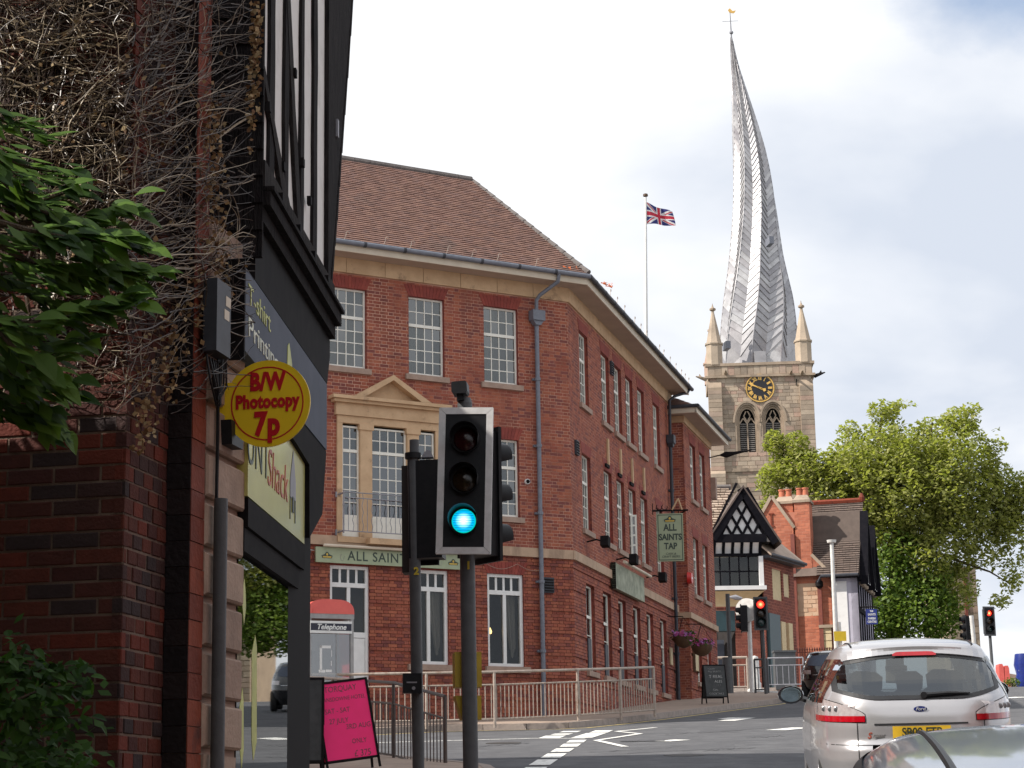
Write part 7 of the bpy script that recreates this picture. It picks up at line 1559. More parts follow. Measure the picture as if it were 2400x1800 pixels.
for (pl, pr, pt_, pb, dd) in ((1813, 1857, 1161, 1240, -.5), (1860, 1902, 1161, 1302, .02)):
    s0, z1 = hp2(pl, pt_); s1, z0 = hp2(pr, pb); z1 -= .35; Fc = FH2.shift(0, dd); q = MB()
    q.box(Fc, s0 + .01, s1 - .01, -.95, -.03, z0 - .6, z1); ch = q.build('chimney', 'house_mortar', rh)
    masonry(Fc, s0, s1, z0 - .6, z1, [], 'house_brick', 'house_mortar', ch, length=.3, height=.11, joint=.022, proud=.006, seed=int(pl), jitter=.004)
    Fs = Fr(Fc.p(s1, 0, 0).x, Fc.p(s1, 0, 0).y, FH2.ang + 90); masonry(Fs, 0, .95, z0 - .6, z1, [], 'house_brick', 'house_mortar', ch, length=.3, height=.11, joint=.022, proud=.006, seed=int(pl) + 1)
    q = MB(); P = Fc.p; q.box(Fc, s0 - .07, s1 + .07, -1.02, .07, z1, z1 + .12); q.hexa([P(s0 - .05, .05, z1 + .12), P(s1 + .05, .05, z1 + .12), P(s1 - .1, -.25, z1 + .38), P(s0 + .1, -.25, z1 + .38)], [P(s0 - .05, -1, z1 + .12), P(s1 + .05, -1, z1 + .12), P(s1 - .1, -.7, z1 + .38), P(s0 + .1, -.7, z1 + .38)]); q.build('chimney_cap', 'church_trim', ch)
    for k in (.3, .7): c_ = Fc.p(s0 + (s1 - s0) * k, -.47, z1 + .36); q = MB(); q.lathe(c_, [(.15, 0), (.13, .3), (.16, .32), (.16, .38)], 10); q.build('chimney_pot', 'house_brick', ch, smooth=True)
# gable copings and brick buttress offset
for p0, p1, nm in ((gl, ga_, 'coping'), (ga_, gv, 'coping'), (cr, ft, 'coping')): q = MB(); bar2(q, FH2, p0, p1, .14, -.3, .08); q.build(nm, 'church_trim', rh)
q = MB(); s_, z_ = hp2(1808, 1218); q.box(FH2, s_ - .03, s_ + .03, .005, .05, z_ - .28, z_ + .28); q.box(FH2, s_ - .12, s_ + .12, .005, .055, z_ + .24, z_ + .3); q.box(FH2, s_ - .12, s_ + .12, .005, .055, z_ - .34, z_ - .27); q.build('wall_tie', 'terracotta', rh)
# brown roof facing us
ra, rb, rc, rd = hp2(1826, 1188, -2.2), hp2(2014, 1176, -2.2), hp2(2012, 1344, .3), hp2(1900, 1346, .3)
q = MB(); rg = random.Random(12); NRW = 34; sA, sB = hp2(1862, 1250, 0)[0], rc[0]
for j in range(NRW):
    t0, t1 = j / NRW, (j + 1.12) / NRW; z0, z1 = rc[1] + (rb[1] - rc[1]) * t0, rc[1] + (rb[1] - rc[1]) * t1; d0, d1 = .3 - 2.5 * t0, .3 - 2.5 * t1; x = sA - (1.2 if t0 > .35 else 0) - (.15 if j % 2 else 0)
    if t0 < .18: x = ft[0] - .4
    while x < sB + .12 * t0:
        l_ = .3; q.rv = rg.random() * .99 + .005; h = .035; xe = min(x + l_ - .012, sB + .12 * t0); q.face([FH2.p(x, d0 + h, z0 + h), FH2.p(xe, d0 + h, z0 + h), FH2.p(xe, d1, z1), FH2.p(x, d1, z1)]); q.face([FH2.p(x, d0 + h, z0 + h), FH2.p(xe, d0 + h, z0 + h), FH2.p(xe, d0, z0), FH2.p(x, d0, z0)]); x += l_
q.build('roof_tiles', 'tile_brown', rh, kind='stuff')
q = MB(); q.face([FH2.p(sA - 1.3, .28, rc[1]), FH2.p(sB, .28, rc[1]), FH2.p(sB, -2.2, rb[1]), FH2.p(sA - 1.3, -2.2, rb[1])]); q.face([FH2.p(sA - 1.3, -2.2, rb[1]), FH2.p(sB, -2.2, rb[1]), FH2.p(sB, -5, rc[1]), FH2.p(sA - 1.3, -5, rc[1])]); q.build('roof_deck', 'tile_brown', rh)
q = MB(); q.tube([FH2.p(sA - 1.2, -2.2, rb[1] + .06), FH2.p(sB + .1, -2.2, rb[1] + .06)], .13, 6); q.build('ridge', 'terracotta', rh); q = MB(); q.lathe(FH2.p(sB + .05, -2.2, rb[1]), [(.12, 0), (.14, .2), (.05, .4)], 8); q.build('ridge_finial', 'terracotta', rh)
q = MB(); q.tube([FH2.p(ft[0] - .2, .42, rc[1] - .05), FH2.p(sB, .42, rc[1] - .05)], .08, 8); q.tube([FH2.p(ft[0] - .2, .4, rc[1] - .05), FH2.p(ft[0] - .35, .3, rc[1] - .3), FH2.p(hp2(1921, 1372)[0], .15, hp2(1921, 1370)[1])], .05, 6); q.build('gutter', 'gutter_dark', rh)
for px, m_, top_ in ((1858, 'fence_red', 1253), (1921, 'fence_red', 1372)):
    s_, z_ = hp2(px, top_); q = MB(); q.box(FH2, s_ - .09, s_ + .09, .02, .18, zb, z_); q.build('downpipe', m_, rh)
s_, z_ = hp2(1921, 1370); q = MB(); q.lathe(FH2.p(s_, .14, z_ - .1), [(.08, -.1), (.17, 0), (.17, .2), (.1, .3)], 10); q.build('hopper', 'black_paint', rh, smooth=True)
s0, s1 = hp2(1927, 1500)[0], hp2(1950, 1500)[0]; zq = hp2(1940, 1472)[1]; z = zb
while z < zq - .1: q = MB(); q.box(FH2, s0, s1, -.1, .12, z, min(z + .30, zq)); q.build('quoin_stone', 'panel_cream', rh); z += .33
q = MB(); q.box(FH2, s0 - .1, s1 + .1, -.1, .2, zq, zq + .14); q.build('quoin_cap', 'church_trim', rh)
q = MB(); q.box(FH2, gl[0] + .1, wr_ - .05, -5, -.2, zb, ft[1] - .3); q.box(FH2, gl[0] + .1, gv[0], -4, -.2, ft[1] - .3, gl[1]); q.build('inner_wall', 'house_mortar', rh)
# timbered street front of the same house, running back to the right
sC = wr_; zE = rc[1] - .15; zj = hp2(1990, 1560)[1]
q = MB(); q.box(FH2, sC + .02, sB - .1, -4, .05, hp2(1980, 1572)[1], zE); q.build('render_wall', 'lilac_render', rh)
a, b = hp2(1962, 1556), hp2(1984, 1362); q = MB(); q.box(FH2, a[0], b[0], .05, .09, a[1], b[1]); q.build('render_panel', 'panel_white', rh)
q = MB(); q.box(FH2, sC - .02, sC + .13, .0, .14, zb, zE); q.box(FH2, sC, sB, .0, .35, zE, zE + .18); q.build('post', 'timber_black', rh)
FV = Fr(FH2.p(sB - .1, .05, 0).x, FH2.p(sB - .1, .05, 0).y, 74); LV = 6.0
q = MB(); q.box(FV, 0, LV, -.3, .0, hp2(2020, 1540)[1] - 1.0, zE + .1); q.build('front_wall', 'lilac_render', rh)
for i in range(7): q = MB(); x = .02 + i * LV / 6.6; q.box(FV, x, x + .16, -.02, .05, zE - 3.2, zE); q.build('post', 'timber_black', rh)
for z_ in (zE - 3.3, zE - 1.55, zE - .1): q = MB(); q.box(FV, 0, LV, .0, .08 if z_ < zE - 1 else .2, z_, z_ + .2); q.build('rail', 'timber_black', rh)
for i in range(7): q = MB(); c_ = FV.p(.3 + i * .9, .15, zE - .25); q.lathe(c_, [(.02, -.12), (.11, -.06), (.12, .05), (.04, .12)], 8); q.build('bracket_boss', 'church_trim', rh, smooth=True)
for k, (s_, d_) in enumerate(((.1, 1.0), (2.9, 1.0))):       # two dormer gables with dark bargeboards
    zc2 = zE - .1; hg = 3.5 - .35 * k; q = MB(); A, B, Cc = FV.p(s_, .3, zc2), FV.p(s_ + 2.7, .3, zc2), FV.p(s_ + 1.35, .3, zc2 + hg * .9)
    q.face([A, B, Cc]); q.build('gable_panel', 'panel_white', rh)
    for p0, p1 in ((A, Cc), (Cc, B)): q = MB(); o = Vector((0, 0, .2)); n_ = FV.p(0, .18, 0) - FV.p(0, 0, 0); q.hexa([p0 + n_ - o, p1 + n_ - o, p1 + n_ + o, p0 + n_ + o], [p0 - n_ - o, p1 - n_ - o, p1 - n_ + o, p0 - n_ + o]); q.build('bargeboard', 'timber_black', rh)
    for x in (.7, 1.35, 2.0): q = MB(); zt = zc2 + hg * .9 * (1 - abs(x - 1.35) / 1.35); q.box(FV, s_ + x - .07, s_ + x + .07, .3, .35, zc2, zt); q.build('post', 'timber_black', rh)
    q = MB(); bk = FV.p(0, -3.2, 0) - FV.p(0, 0, 0); q.face([A + Vector((0, 0, .15)), Cc + Vector((0, 0, .2)), Cc + bk + Vector((0, 0, .2)), A + bk + Vector((0, 0, .15))]); q.face([B + Vector((0, 0, .15)), Cc + Vector((0, 0, .2)), Cc + bk + Vector((0, 0, .2)), B + bk + Vector((0, 0, .15))]); q.build('dormer_roof', 'tile_brown', rh)
q = MB(); q.hexa([FV.p(0, .02, zE - 3.2), FV.p(LV, .02, zE - 3.2), FV.p(LV, -.35, zE - 4.2), FV.p(0, -.35, zE - 4.2)], [FV.p(0, -.4, zE - 3.2), FV.p(LV, -.4, zE - 3.2), FV.p(LV, -.6, zE - 4.2), FV.p(0, -.6, zE - 4.2)]); q.build('jetty_cove', 'timber_black', rh)
# posts, signs and fence before the red house
a, b = at(1949, 1272, 90.5), at(1960, 1520, 90.5); t = thing('lamp_column', 'tall pale lamp column in front of the red house', 'lamp post', (b.x, b.y, G(90.5))); q = MB(); q.tube([(b.x + .05, b.y, G(90.5)), b, a], [.105, .10, .085], 10); q.build('column', 'post_white', t, smooth=True); q = MB(); q.tube([a, a + Vector((0, 0, .12))], [.19, .22], 12); q.build('cap', 'post_white', t, smooth=True)
a = at(1966, 1458, 84); t = thing('sign_post', 'short white post with a small yellow plate behind the silver car roof', 'sign post', (a.x, a.y, G(84))); q = MB(); q.tube([(a.x + .05, a.y, G(84)), a], .085, 10); q.build('post', 'post_white', t, smooth=True); c_ = at(1969, 1491, 83.8); q = MB(); q.box(Fr(c_.x, c_.y, 0), -.25, .25, -.02, .02, c_.z - .2, c_.z + .2); q.build('plate', 'sign_yellow', t); place('lettering', text_mesh('NO ENTRY', .09, 'lettering_ink'), t, c_ + Vector((0, -.025, .05)), (rad(90), 0, 0)) if False else None
a, b = at(2029, 1428, 88), at(2057, 1463, 88); FBs = Fr(a.x, 88, 0); wS = b.x - a.x; t = thing('hanging_sign', 'small blue hanging sign with white lettering beside the tree', 'sign', (a.x, 88, b.z)); q = MB(); q.box(FBs, 0, wS, -.03, .03, b.z, a.z); q.build('board', 'sign_blue', t)
for txt, f, sz in (('THE', .86, .10), ('SAINTS', .64, .13), ('PARISH', .38, .13), ('CENTRE', .16, .13)): letters(FBs, wS / 2, .032, b.z + (a.z - b.z) * f, txt, sz, 'lettering_white', t, bold=.004, xs=.8)
q = MB(); q.tube([FBs.p(-.3, 0, a.z + .1), FBs.p(wS, 0, a.z + .1)], .03, 6); q.tube([FBs.p(.1, 0, a.z), FBs.p(.1, 0, a.z + .1)], .02, 5); q.tube([FBs.p(wS - .1, 0, a.z), FBs.p(wS - .1, 0, a.z + .1)], .02, 5); q.build('bracket', 'black_paint', t)
fn = thing('iron_fence', 'rusty spiked iron fence before the red house', 'fence', (at(1860, 1560, 89).x, 89, G(89)))
x0, x1 = at(1858, 1550, 89).x, at(1952, 1550, 89).x; zt = at(1900, 1522, 89).z; n = 17; q = MB(); q.tube([(x0, 89, zt - .12), (x1, 89, zt - .12)], .025, 5); q.build('top_rail', 'fence_red', fn)
q = MB(); q.tube([(0, 0, -1.7), (0, 0, -.08), (0, 0, 0), (0, 0, .1)], [.018, .018, .04, .003], 6); bm = q.mesh('spike_bar', 'fence_red')
for i in range(n): place('spike_bar', bm, fn, Vector((x0 + (x1 - x0) * i / (n - 1), 89, zt)))
# pieces at the far right: church wing, red bins, blue figure-like wrap, hedge and low wall
cw = thing('stone_building', 'tall sandstone building corner showing right of the tree', 'building', (at(2265, 1500, 130).x, 130, G(130))); FCW = Fr(at(2225, 1500, 130).x, 130, 3); ashlar(FCW, 0, at(2298, 1500, 130).x - at(2225, 1500, 130).x, G(130), at(2260, 1330, 130).z, [], 'church_stone', 'church_joint', cw, joint=.05, seed=55)
wcw = at(2298, 1500, 130).x - at(2225, 1500, 130).x; q = MB(); q.box(FCW, 0, wcw, -6, -.05, G(130) - .5, at(2260, 1330, 130).z); q.build('core', 'church_joint', cw); q = MB(); q.box(FCW, wcw * .58, wcw * .66, -.02, .08, G(130), at(2260, 1330, 130).z); q.build('downpipe', 'fence_red', cw)
a, b = at(2340, 1557, 82), at(2360, 1600, 82); t = thing('road_barrier', 'bright red plastic barrier blocks at the brow of the road on the right', 'barrier', (a.x, 82, G(82)))
for (x0, x1, h0) in ((0, .2, .0), (.22, .42, .07)): q = MB(); Fb = Fr(a.x + x0 - .05, 82, 0); q.prism(Fb, [(0, G(82)), (.22, G(82)), (.2, a.z - h0 - .1), (.16, a.z - h0), (.04, a.z - h0), (.02, a.z - h0 - .1)], -.4, .2); q.build('block', 'box_dome', t)
a = at(2394, 1560, 84); t = thing('wrapped_bundle', 'blue and white wrapped bundle at the right edge', 'bundle', (a.x, 84, G(84))); q = MB(); q.lathe((a.x + .1, 84, G(84)), [(.30, 0), (.40, .25), (.33, .6), (.41, .95), (.34, 1.4), (.24, a.z - G(84) - .3)], 9); q.build('wrap', 'sign_blue', t, smooth=True); q = MB(); q.lathe((a.x + .1, 84, a.z - .35), [(.3, 0), (.34, .15), (.2, .4), (.05, .5)], 10); q.build('top', 'plastic_white', t, smooth=True)
t = thing('low_wall', 'sloping grey wall beside the red barrier blocks', 'wall', (at(2370, 1600, 86).x, 86, G(86))); q = MB(); a, b = at(2358, 1577, 86), at(2430, 1590, 86); q.hexa([(a.x, 86, G(86)), (b.x, 86, G(86)), (b.x, 86, b.z), (a.x, 86, a.z)], [(a.x, 87, G(86)), (b.x, 87, G(86)), (b.x, 87, b.z), (a.x, 87, a.z)]); q.build('wall', 'sill_stone', t)
t = thing('bush', 'small green shrub at the foot of the low wall on the right', 'bush', (at(2372, 1605, 80).x, 80, G(80))); q = MB(); c_ = at(2372, 1600, 80); leaf_cloud(q, c_, (.35, .3, .22), 260, .06, random.Random(8)); q.build('foliage', 'leaf_ivy', t, kind='stuff'); q = MB(); q.tube([(c_.x, 80, G(80)), c_], .03, 5); q.build('stem', 'bark', t)
# ------------------------------------------------------------------ the big tree
YQ = 122.0
tr = thing('plane_tree', 'large yellow-green tree in front of the church, filling the right side', 'tree', (at(2095, 1560, YQ).x, YQ, G(YQ)))
def tp(px, py, dy=0.0): return at(px, py, YQ + dy)
def limb(pts, r0, r1, nm='limb'):
    q = MB(); P = [tp(*p) for p in pts]; q.tube(P, [r0 + (r1 - r0) * i / (len(P) - 1) for i in range(len(P))], 8); q.build(nm, 'bark', tr, smooth=True)
limb([(2098, 1600), (2096, 1480), (2100, 1380), (2102, 1300), (2108, 1240)], .55, .38, 'trunk')
limb([(2102, 1300), (2130, 1220), (2160, 1130), (2175, 1060), (2185, 990)], .32, .05); limb([(2105, 1260), (2080, 1180), (2060, 1110), (2060, 1020), (2070, 960)], .3, .05); limb([(2105, 1290), (2180, 1250), (2240, 1190), (2275, 1160), (2320, 1080)], .26, .05); limb([(2080, 1190), (2010, 1130), (1930, 1090), (1860, 1080), (1820, 1040)], .2, .04); limb([(2240, 1190), (2320, 1230), (2380, 1250), (2420, 1240)], .16, .04); limb([(2150, 1400), (2160, 1340), (2180, 1280), (2210, 1230)], .22, .08); limb([(2180, 1290), (2260, 1320), (2320, 1340), (2370, 1370)], .12, .03)
CL = [(2080, 1080, 150, 95, 1.0), (2200, 1070, 140, 95, 1.0), (2260, 1170, 110, 90, .8), (2120, 1170, 140, 80, 1.0), (1990, 1110, 90, 55, .9), (1890, 1100, 75, 55, 1.0), (1820, 1130, 50, 50, 1.0), (1815, 1045, 28, 45, .9), (1870, 1050, 40, 40, .8), (2075, 965, 45, 32, .6), (2110, 955, 40, 20, .35), (1990, 1010, 30, 26, .5), (2250, 985, 50, 35, .6), (2275, 960, 30, 18, .4), (2335, 1040, 30, 40, .5), (2335, 1140, 55, 65, .7), (2385, 1190, 40, 45, .6), (2370, 1350, 32, 45, .45), (2310, 1280, 55, 60, .55), (2345, 1410, 30, 22, .35), (2180, 1300, 110, 75, 1.0), (2240, 1380, 60, 60, .5), (2060, 1250, 80, 60, 1.0), (1795, 1195, 28, 30, .6), (2400, 1290, 25, 40, .4), (2150, 1120, 190, 110, .5), (2010, 1190, 90, 70, .7), (1930, 1150, 80, 50, .8), (2220, 1240, 110, 70, .6), (2370, 1240, 50, 60, .8), (2400, 1160, 35, 60, .8), (2345, 1190, 50, 70, .6)]
q = MB(); rg = random.Random(23)
for (px, py, rx, ry, dn) in CL:
    n = int(rx * ry * .62 * dn)
    for k in range(n):
        while True:
            v = Vector((rg.uniform(-1, 1), rg.uniform(-1, 1), rg.uniform(-1, 1)))
            if v.length < 1: break
        p = tp(px + v.x * rx, py + v.y * ry, v.z * rx / 39)
        if noise.noise(p * .55) + .5 * noise.noise(p * 1.3) < -.30: continue               # gaps where the sky shows through
        s_ = rg.uniform(.09, .20); u_ = Vector((rg.uniform(-1, 1), rg.uniform(-1, 1), rg.uniform(-.7, .7))).normalized() * s_; w_ = u_.cross(Vector((rg.uniform(-.6, .6), rg.uniform(-.6, .6), 1))).normalized() * s_ * .6; q.rv = rg.random() * .99 + .005; q.face([p - u_, p - w_, p + u_, p + w_])
q.build('crown', 'leaf_plane', tr, kind='stuff')
q = MB()
for (px, py, rx, ry, dn) in [(2090, 1390, 75, 110, 1.5), (2150, 1430, 90, 80, 1.5), (2205, 1440, 55, 70, 1.3), (2100, 1290, 70, 60, .8), (2050, 1470, 40, 60, 1.3), (2180, 1360, 60, 60, 1.0)]:
    for k in range(int(rx * ry * .30 * dn)):
        while True:
            v = Vector((rg.uniform(-1, 1), rg.uniform(-1, 1), rg.uniform(-1, 1)))
            if v.length < 1: break
        p = tp(px + v.x * rx, py + v.y * ry, v.z * rx / 39 - 1.0); s_ = rg.uniform(.08, .17); u_ = Vector((rg.uniform(-1, 1), rg.uniform(-1, 1), rg.uniform(-1, .4))).normalized() * s_; w_ = u_.cross(Vector((rg.uniform(-.6, .6), rg.uniform(-1, .2), .7))).normalized() * s_ * .7; q.rv = rg.random() * .99 + .005; q.face([p - u_, p - w_, p + u_, p + w_])
q.build('ivy', 'leaf_ivy', tr, kind='stuff')

# ------------------------------------------------------------------ cars
def lerp_table(tab, z):
    if z <= tab[0][0]: return tab[0][1:]
    for a, b in zip(tab, tab[1:]):
        if z <= b[0]: f = (z - a[0]) / (b[0] - a[0]); return tuple(a[k] + (b[k] - a[k]) * f for k in range(1, len(a)))
    return tab[-1][1:]
class Car:
    """a shell of horizontal rings; local axes: x to the right, y forward (0 at the tail), z up. tab rows: z, tail y, nose y, half width, corner power"""
    def __init__(self, name, label, loc, yaw, pitch, tab, paint):
        self.tab = tab; self.t = thing(name, label, 'car', loc, None, (rad(pitch), 0, rad(yaw))); self.paint = paint
    def rear(self, x, z, off=0.0):
        yr, yf, w_, n = lerp_table(self.tab, z); a = (yf - yr) / 2; u = min(abs(x) / w_, .9995); return Vector((x, yr + a - a * (1 - u ** n) ** (1 / n) - off, z))
    def side(self, y, z, sg, off=0.0):
        yr, yf, w_, n = lerp_table(self.tab, z); a = (yf - yr) / 2; v = min(abs(y - yr - a) / a, .9995); return Vector((sg * (w_ * (1 - v ** n) ** (1 / n) + off), y, z))
    def roof_z(self, x, y):
        lo_, hi_ = self.tab[3][0], self.tab[-1][0]
        for _ in range(30):
            z = (lo_ + hi_) / 2; yr, yf, w_, n = lerp_table(self.tab, z); a = (yf - yr) / 2
            if abs(x / w_) ** n + abs((y - yr - a) / a) ** n < 1: lo_ = z
            else: hi_ = z
        return lo_
    def shell(self, holes, nz=54, na=112):
        q = MB(); zs = [self.tab[0][0] + (self.tab[-1][0] - self.tab[0][0]) * (i / nz) for i in range(nz + 1)]; rows = []
        for z in zs:
            yr, yf, w_, n = lerp_table(self.tab, z); a = (yf - yr) / 2; row = []
            for k in range(na):
                th_ = 2 * math.pi * k / na; c_, s_ = math.cos(th_), math.sin(th_); row.append(len(q.v)); q.v.append(Vector((w_ * math.copysign(abs(c_) ** (2 / n), c_), yr + a + a * math.copysign(abs(s_) ** (2 / n), s_), z)))
            rows.append(row)
        for i in range(nz):
            for k in range(na):
                f = (rows[i][k], rows[i][(k + 1) % na], rows[i + 1][(k + 1) % na], rows[i + 1][k]); c_ = sum((q.v[j] for j in f), Vector()) / 4
                if any(h(c_) for h in holes): continue
                q.f.append(f); q.m.append(0); q.r.append(0)
        q.f.append(tuple(rows[-1])); q.m.append(0); q.r.append(0)
        return q.build('body', self.paint, self.t, local=True, smooth=True)
    def rear_patch(self, name, m, x0, x1, zlo, zhi, off, parent=None, nx_=24, nz=10, thick=0.0):
        q = MB(); xs = [x0 + (x1 - x0) * i / nx_ for i in range(nx_ + 1)]; P = lambda i, j: self.rear(xs[i], zlo(xs[i]) + (zhi(xs[i]) - zlo(xs[i])) * j / nz, off)
        for i in range(nx_):
            for j in range(nz): q.face([P(i, j), P(i + 1, j), P(i + 1, j + 1), P(i, j + 1)])
        return q.build(name, m, parent or self.t, local=True, smooth=True)
    def side_patch(self, name, m, sg, y0, y1, zlo, zhi, off, parent=None, ny=22, nz=8):
        q = MB(); ys_ = [y0 + (y1 - y0) * i / ny for i in range(ny + 1)]; P = lambda i, j: self.side(ys_[i], zlo(ys_[i]) + (zhi(ys_[i]) - zlo(ys_[i])) * j / nz, sg, off)
        for i in range(ny):
            for j in range(nz): q.face([P(i, j), P(i + 1, j), P(i + 1, j + 1), P(i, j + 1)])
        return q.build(name, m, parent or self.t, local=True, smooth=True)
    def wheel(self, x, y, r=.33, wd=.2):
        q = MB(); q.tube([(x - wd / 2, y, r), (x - wd / 2 + .03, y, r), (x + wd / 2 - .03, y, r), (x + wd / 2, y, r)], [r * .9, r, r, r * .9], 24); w_ = q.build('wheel', 'tyre', self.t, local=True, smooth=True)
        sg = 1 if x > 0 else -1; q = MB(); q.tube([(x + sg * wd * .4, y, r), (x + sg * (wd * .52), y, r)], [r * .62, r * .58], 18); q.build('rim', 'alloy', w_, local=True, smooth=True)
    def text(self, txt, p, size, m, **kw):
        o = place('badge_lettering', text_mesh(txt, size, m, extrude=.0015, **kw), self.t, None); o.location = p; o.rotation_euler = (rad(90), 0, 0)
YAW = -9.0; PIT = math.degrees(math.atan(SLOPE * math.cos(rad(9))))
# ---- silver people carrier
cpos = at(2160, 1700, 18.6); cx0, cy0 = cpos.x, 18.6
TAB = [(.20, .22, 4.55, .80, 3.4), (.28, .06, 4.68, .885, 3.8), (.40, .01, 4.75, .925, 4.2), (.56, .0, 4.76, .94, 4.4), (.66, .012, 4.75, .942, 4.4), (.71, .055, 4.72, .94, 4.4), (.74, .078, 4.68, .94, 4.4), (.86, .085, 4.50, .937, 4.4), (.96, .10, 4.25, .93, 4.3), (1.04, .125, 3.75, .918, 4.2), (1.10, .155, 3.42, .90, 4.2), (1.17, .22, 3.22, .872, 4.2), (1.25, .30, 3.02, .835, 4.1), (1.38, .40, 2.72, .785, 4.0), (1.48, .47, 2.48, .735, 3.8), (1.54, .50, 2.3, .70, 3.6), (1.575, .50, 2.15, .665, 3.4), (1.60, .60, 2.0, .61, 3.2), (1.63, .80, 1.85, .50, 2.8), (1.65, 1.0, 1.7, .34, 2.4), (1.655, 1.15, 1.6, .15, 2.2)]
sm = Car('people_carrier', 'silver people carrier seen from behind, waiting in the right lane', (cx0, cy0, G(cy0) + .01), -5.6, PIT, TAB, 'silver_paint')
glo = lambda x: 1.10 + .10 * max(0, (abs(x) - .38) / .44) ** 1.6
ghi = lambda x: 1.51 - .085 * (abs(x) / .74) ** 2
def rear_hole(c_): return c_.y < 1.0 and abs(c_.x) < .715 and glo(c_.x) + .03 < c_.z < ghi(c_.x) - .03
sglo = lambda y: 1.05 + .02 * (y - .7) * .3; sghi = lambda y: min(1.47, 1.10 + (3.2 - y) * .48)
def side_hole(c_): return .75 < c_.y < 2.9 and abs(c_.x) > .5 and 1.10 < c_.z < sghi(c_.y) - .05
def wind_hole(c_): return c_.y > 2.2 and abs(c_.x) < .62 and 1.10 < c_.z < 1.46
body = sm.shell([rear_hole, side_hole, wind_hole], nz=60, na=128)
gw = .765
rg_ = sm.rear_patch('rear_window', 'car_glass', -gw, gw, glo, ghi, .006, nx_=34, nz=12)
for (lo_, hi_, x0, x1) in ((glo, lambda x: glo(x) + .035, -gw, gw), (lambda x: ghi(x) - .03, ghi, -gw, gw)): sm.rear_patch('window_edge', 'trim_black', x0, x1, lo_, hi_, .009, rg_, nx_=34, nz=2)
for x0, x1 in ((-gw, -gw + .05), (gw - .05, gw)): sm.rear_patch('window_edge', 'trim_black', x0, x1, glo, ghi, .0095, rg_, nx_=4, nz=8)
for sg in (-1, 1):
    sm.side_patch('side_window', 'car_glass', sg, .62, 3.05, lambda y: 1.07, lambda y: max(sghi(y), 1.09), .006)
    for y in (1.35, 2.2): sm.side_patch('door_pillar', 'trim_black', sg, y, y + .09, lambda y: 1.07, lambda y: sghi(y), .009, nz=6, ny=3)
    for y in (1.42, 2.45): sm.side_patch('door_seam', 'trim_black', sg, y, y + .012, lambda y: .35, lambda y: 1.06, .003, nz=10, ny=1)
    sm.side_patch('sill_trim', 'trim_black', sg, .9, 3.6, lambda y: .24, lambda y: .30, .006)
q = MB(); n = 8
for i in range(n):
    for j in range(6):
        P = lambda i, j: Vector((-.62 + 1.24 * i / n, 0, 1.08 + .40 * j / 6)) + Vector((0, lerp_table(TAB, 1.08 + .40 * j / 6)[1] + .01, 0))
        q.face([P(i, j), P(i + 1, j), P(i + 1, j + 1), P(i, j + 1)])
q.build('windscreen', 'car_glass', sm.t, local=True, smooth=True)
# lamps
for sg in (-1, 1):
    xa, xb = (.50, .905); lo_ = lambda x: .905; mid = lambda x: .958; hi_ = lambda x: .968 + .135 * max(0, min(1, (abs(x) - .50) / .34)) ** .7
    a, b = (-xb, -xa) if sg < 0 else (xa, xb)
    sm.rear_patch('tail_lamp_surround', 'trim_black', a - .006, b + .006, lambda x: .898, lambda x: hi_(x) + .008, .003, nx_=18, nz=8)
    lp = sm.rear_patch('tail_lamp', 'lamp_clear', a, b, mid, hi_, .010, nx_=18, nz=6); sm.rear_patch('tail_lamp_red', 'lamp_red', a, b, lo_, mid, .012, lp, nx_=18, nz=4)
    sm.side_patch('tail_lamp_side', 'lamp_clear', sg, .19, .42, lambda y: .958, lambda y: 1.075 - .2 * (y - .19), .006, lp, ny=6); sm.side_patch('tail_lamp_red', 'lamp_red', sg, .19, .40, lambda y: .905, lambda y: .958, .007, lp, ny=6)
    for k in range(3): q = MB(); c_ = sm.rear(sg * (.74 + .05 * k), 1.02, .012); q.lathe(c_, [(.028, 0), (.02, .008), (.004, .01)], 10, axis='Y'); q.build('lamp_reflector', 'alloy', lp, local=True)
sm.rear_patch('high_brake_lamp', 'lamp_red', -.20, .20, lambda x: 1.492 - .0 * x, lambda x: 1.528 - .02 * max(0, abs(x) - .16) / .04, .03, nx_=12, nz=3)
sp = sm.rear_patch('tailgate_spoiler', sm.paint, -.66, .66, lambda x: 1.515 - .08 * (abs(x) / .74) ** 2, lambda x: 1.575 - .06 * (abs(x) / .74) ** 2, .025, nx_=24, nz=4)
# seams, plate recess, bumper, badge
for x in (-.57, .57): sm.rear_patch('tailgate_seam', 'trim_black', x - .004, x + .004, lambda x: .50, lambda x: .90, .003, nx_=1, nz=12)
sm.rear_patch('tailgate_seam', 'trim_black', -.88, .88, lambda x: .695, lambda x: .702, .003, nx_=40, nz=1)
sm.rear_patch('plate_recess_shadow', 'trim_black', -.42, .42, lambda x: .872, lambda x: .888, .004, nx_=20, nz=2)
sm.rear_patch('bumper_lower', 'box_steel', -.80, .80, lambda x: .29, lambda x: .365, .006, nx_=30, nz=3)
pl = sm.rear_patch('number_plate', 'plate_yellow', -.26, .26, lambda x: .748, lambda x: .862, .012, nx_=10, nz=2)
sm.text('SB09 FTP', sm.rear(0, .803, .02), .112, 'lettering_ink', bold=.0025, xs=.82)
bd = disc(WORLD, 0, 0, 0, .06, 0, .008, 24); 
for v in bd.v: v.z *= .42
o = place('badge', bd.mesh('badge', 'sign_blue'), sm.t, None); o.location = sm.rear(0, 1.012, .004); sm.text('Ford', sm.rear(0, 1.012, .0145), .045, 'lettering_white', shear=.3)
sm.text('S', sm.rear(-.47, .78, .006), .075, 'lettering_red', shear=.3, bold=.002); sm.text('max', sm.rear(-.385, .78, .006), .05, 'box_steel', shear=.2, bold=.002, xs=1.2)
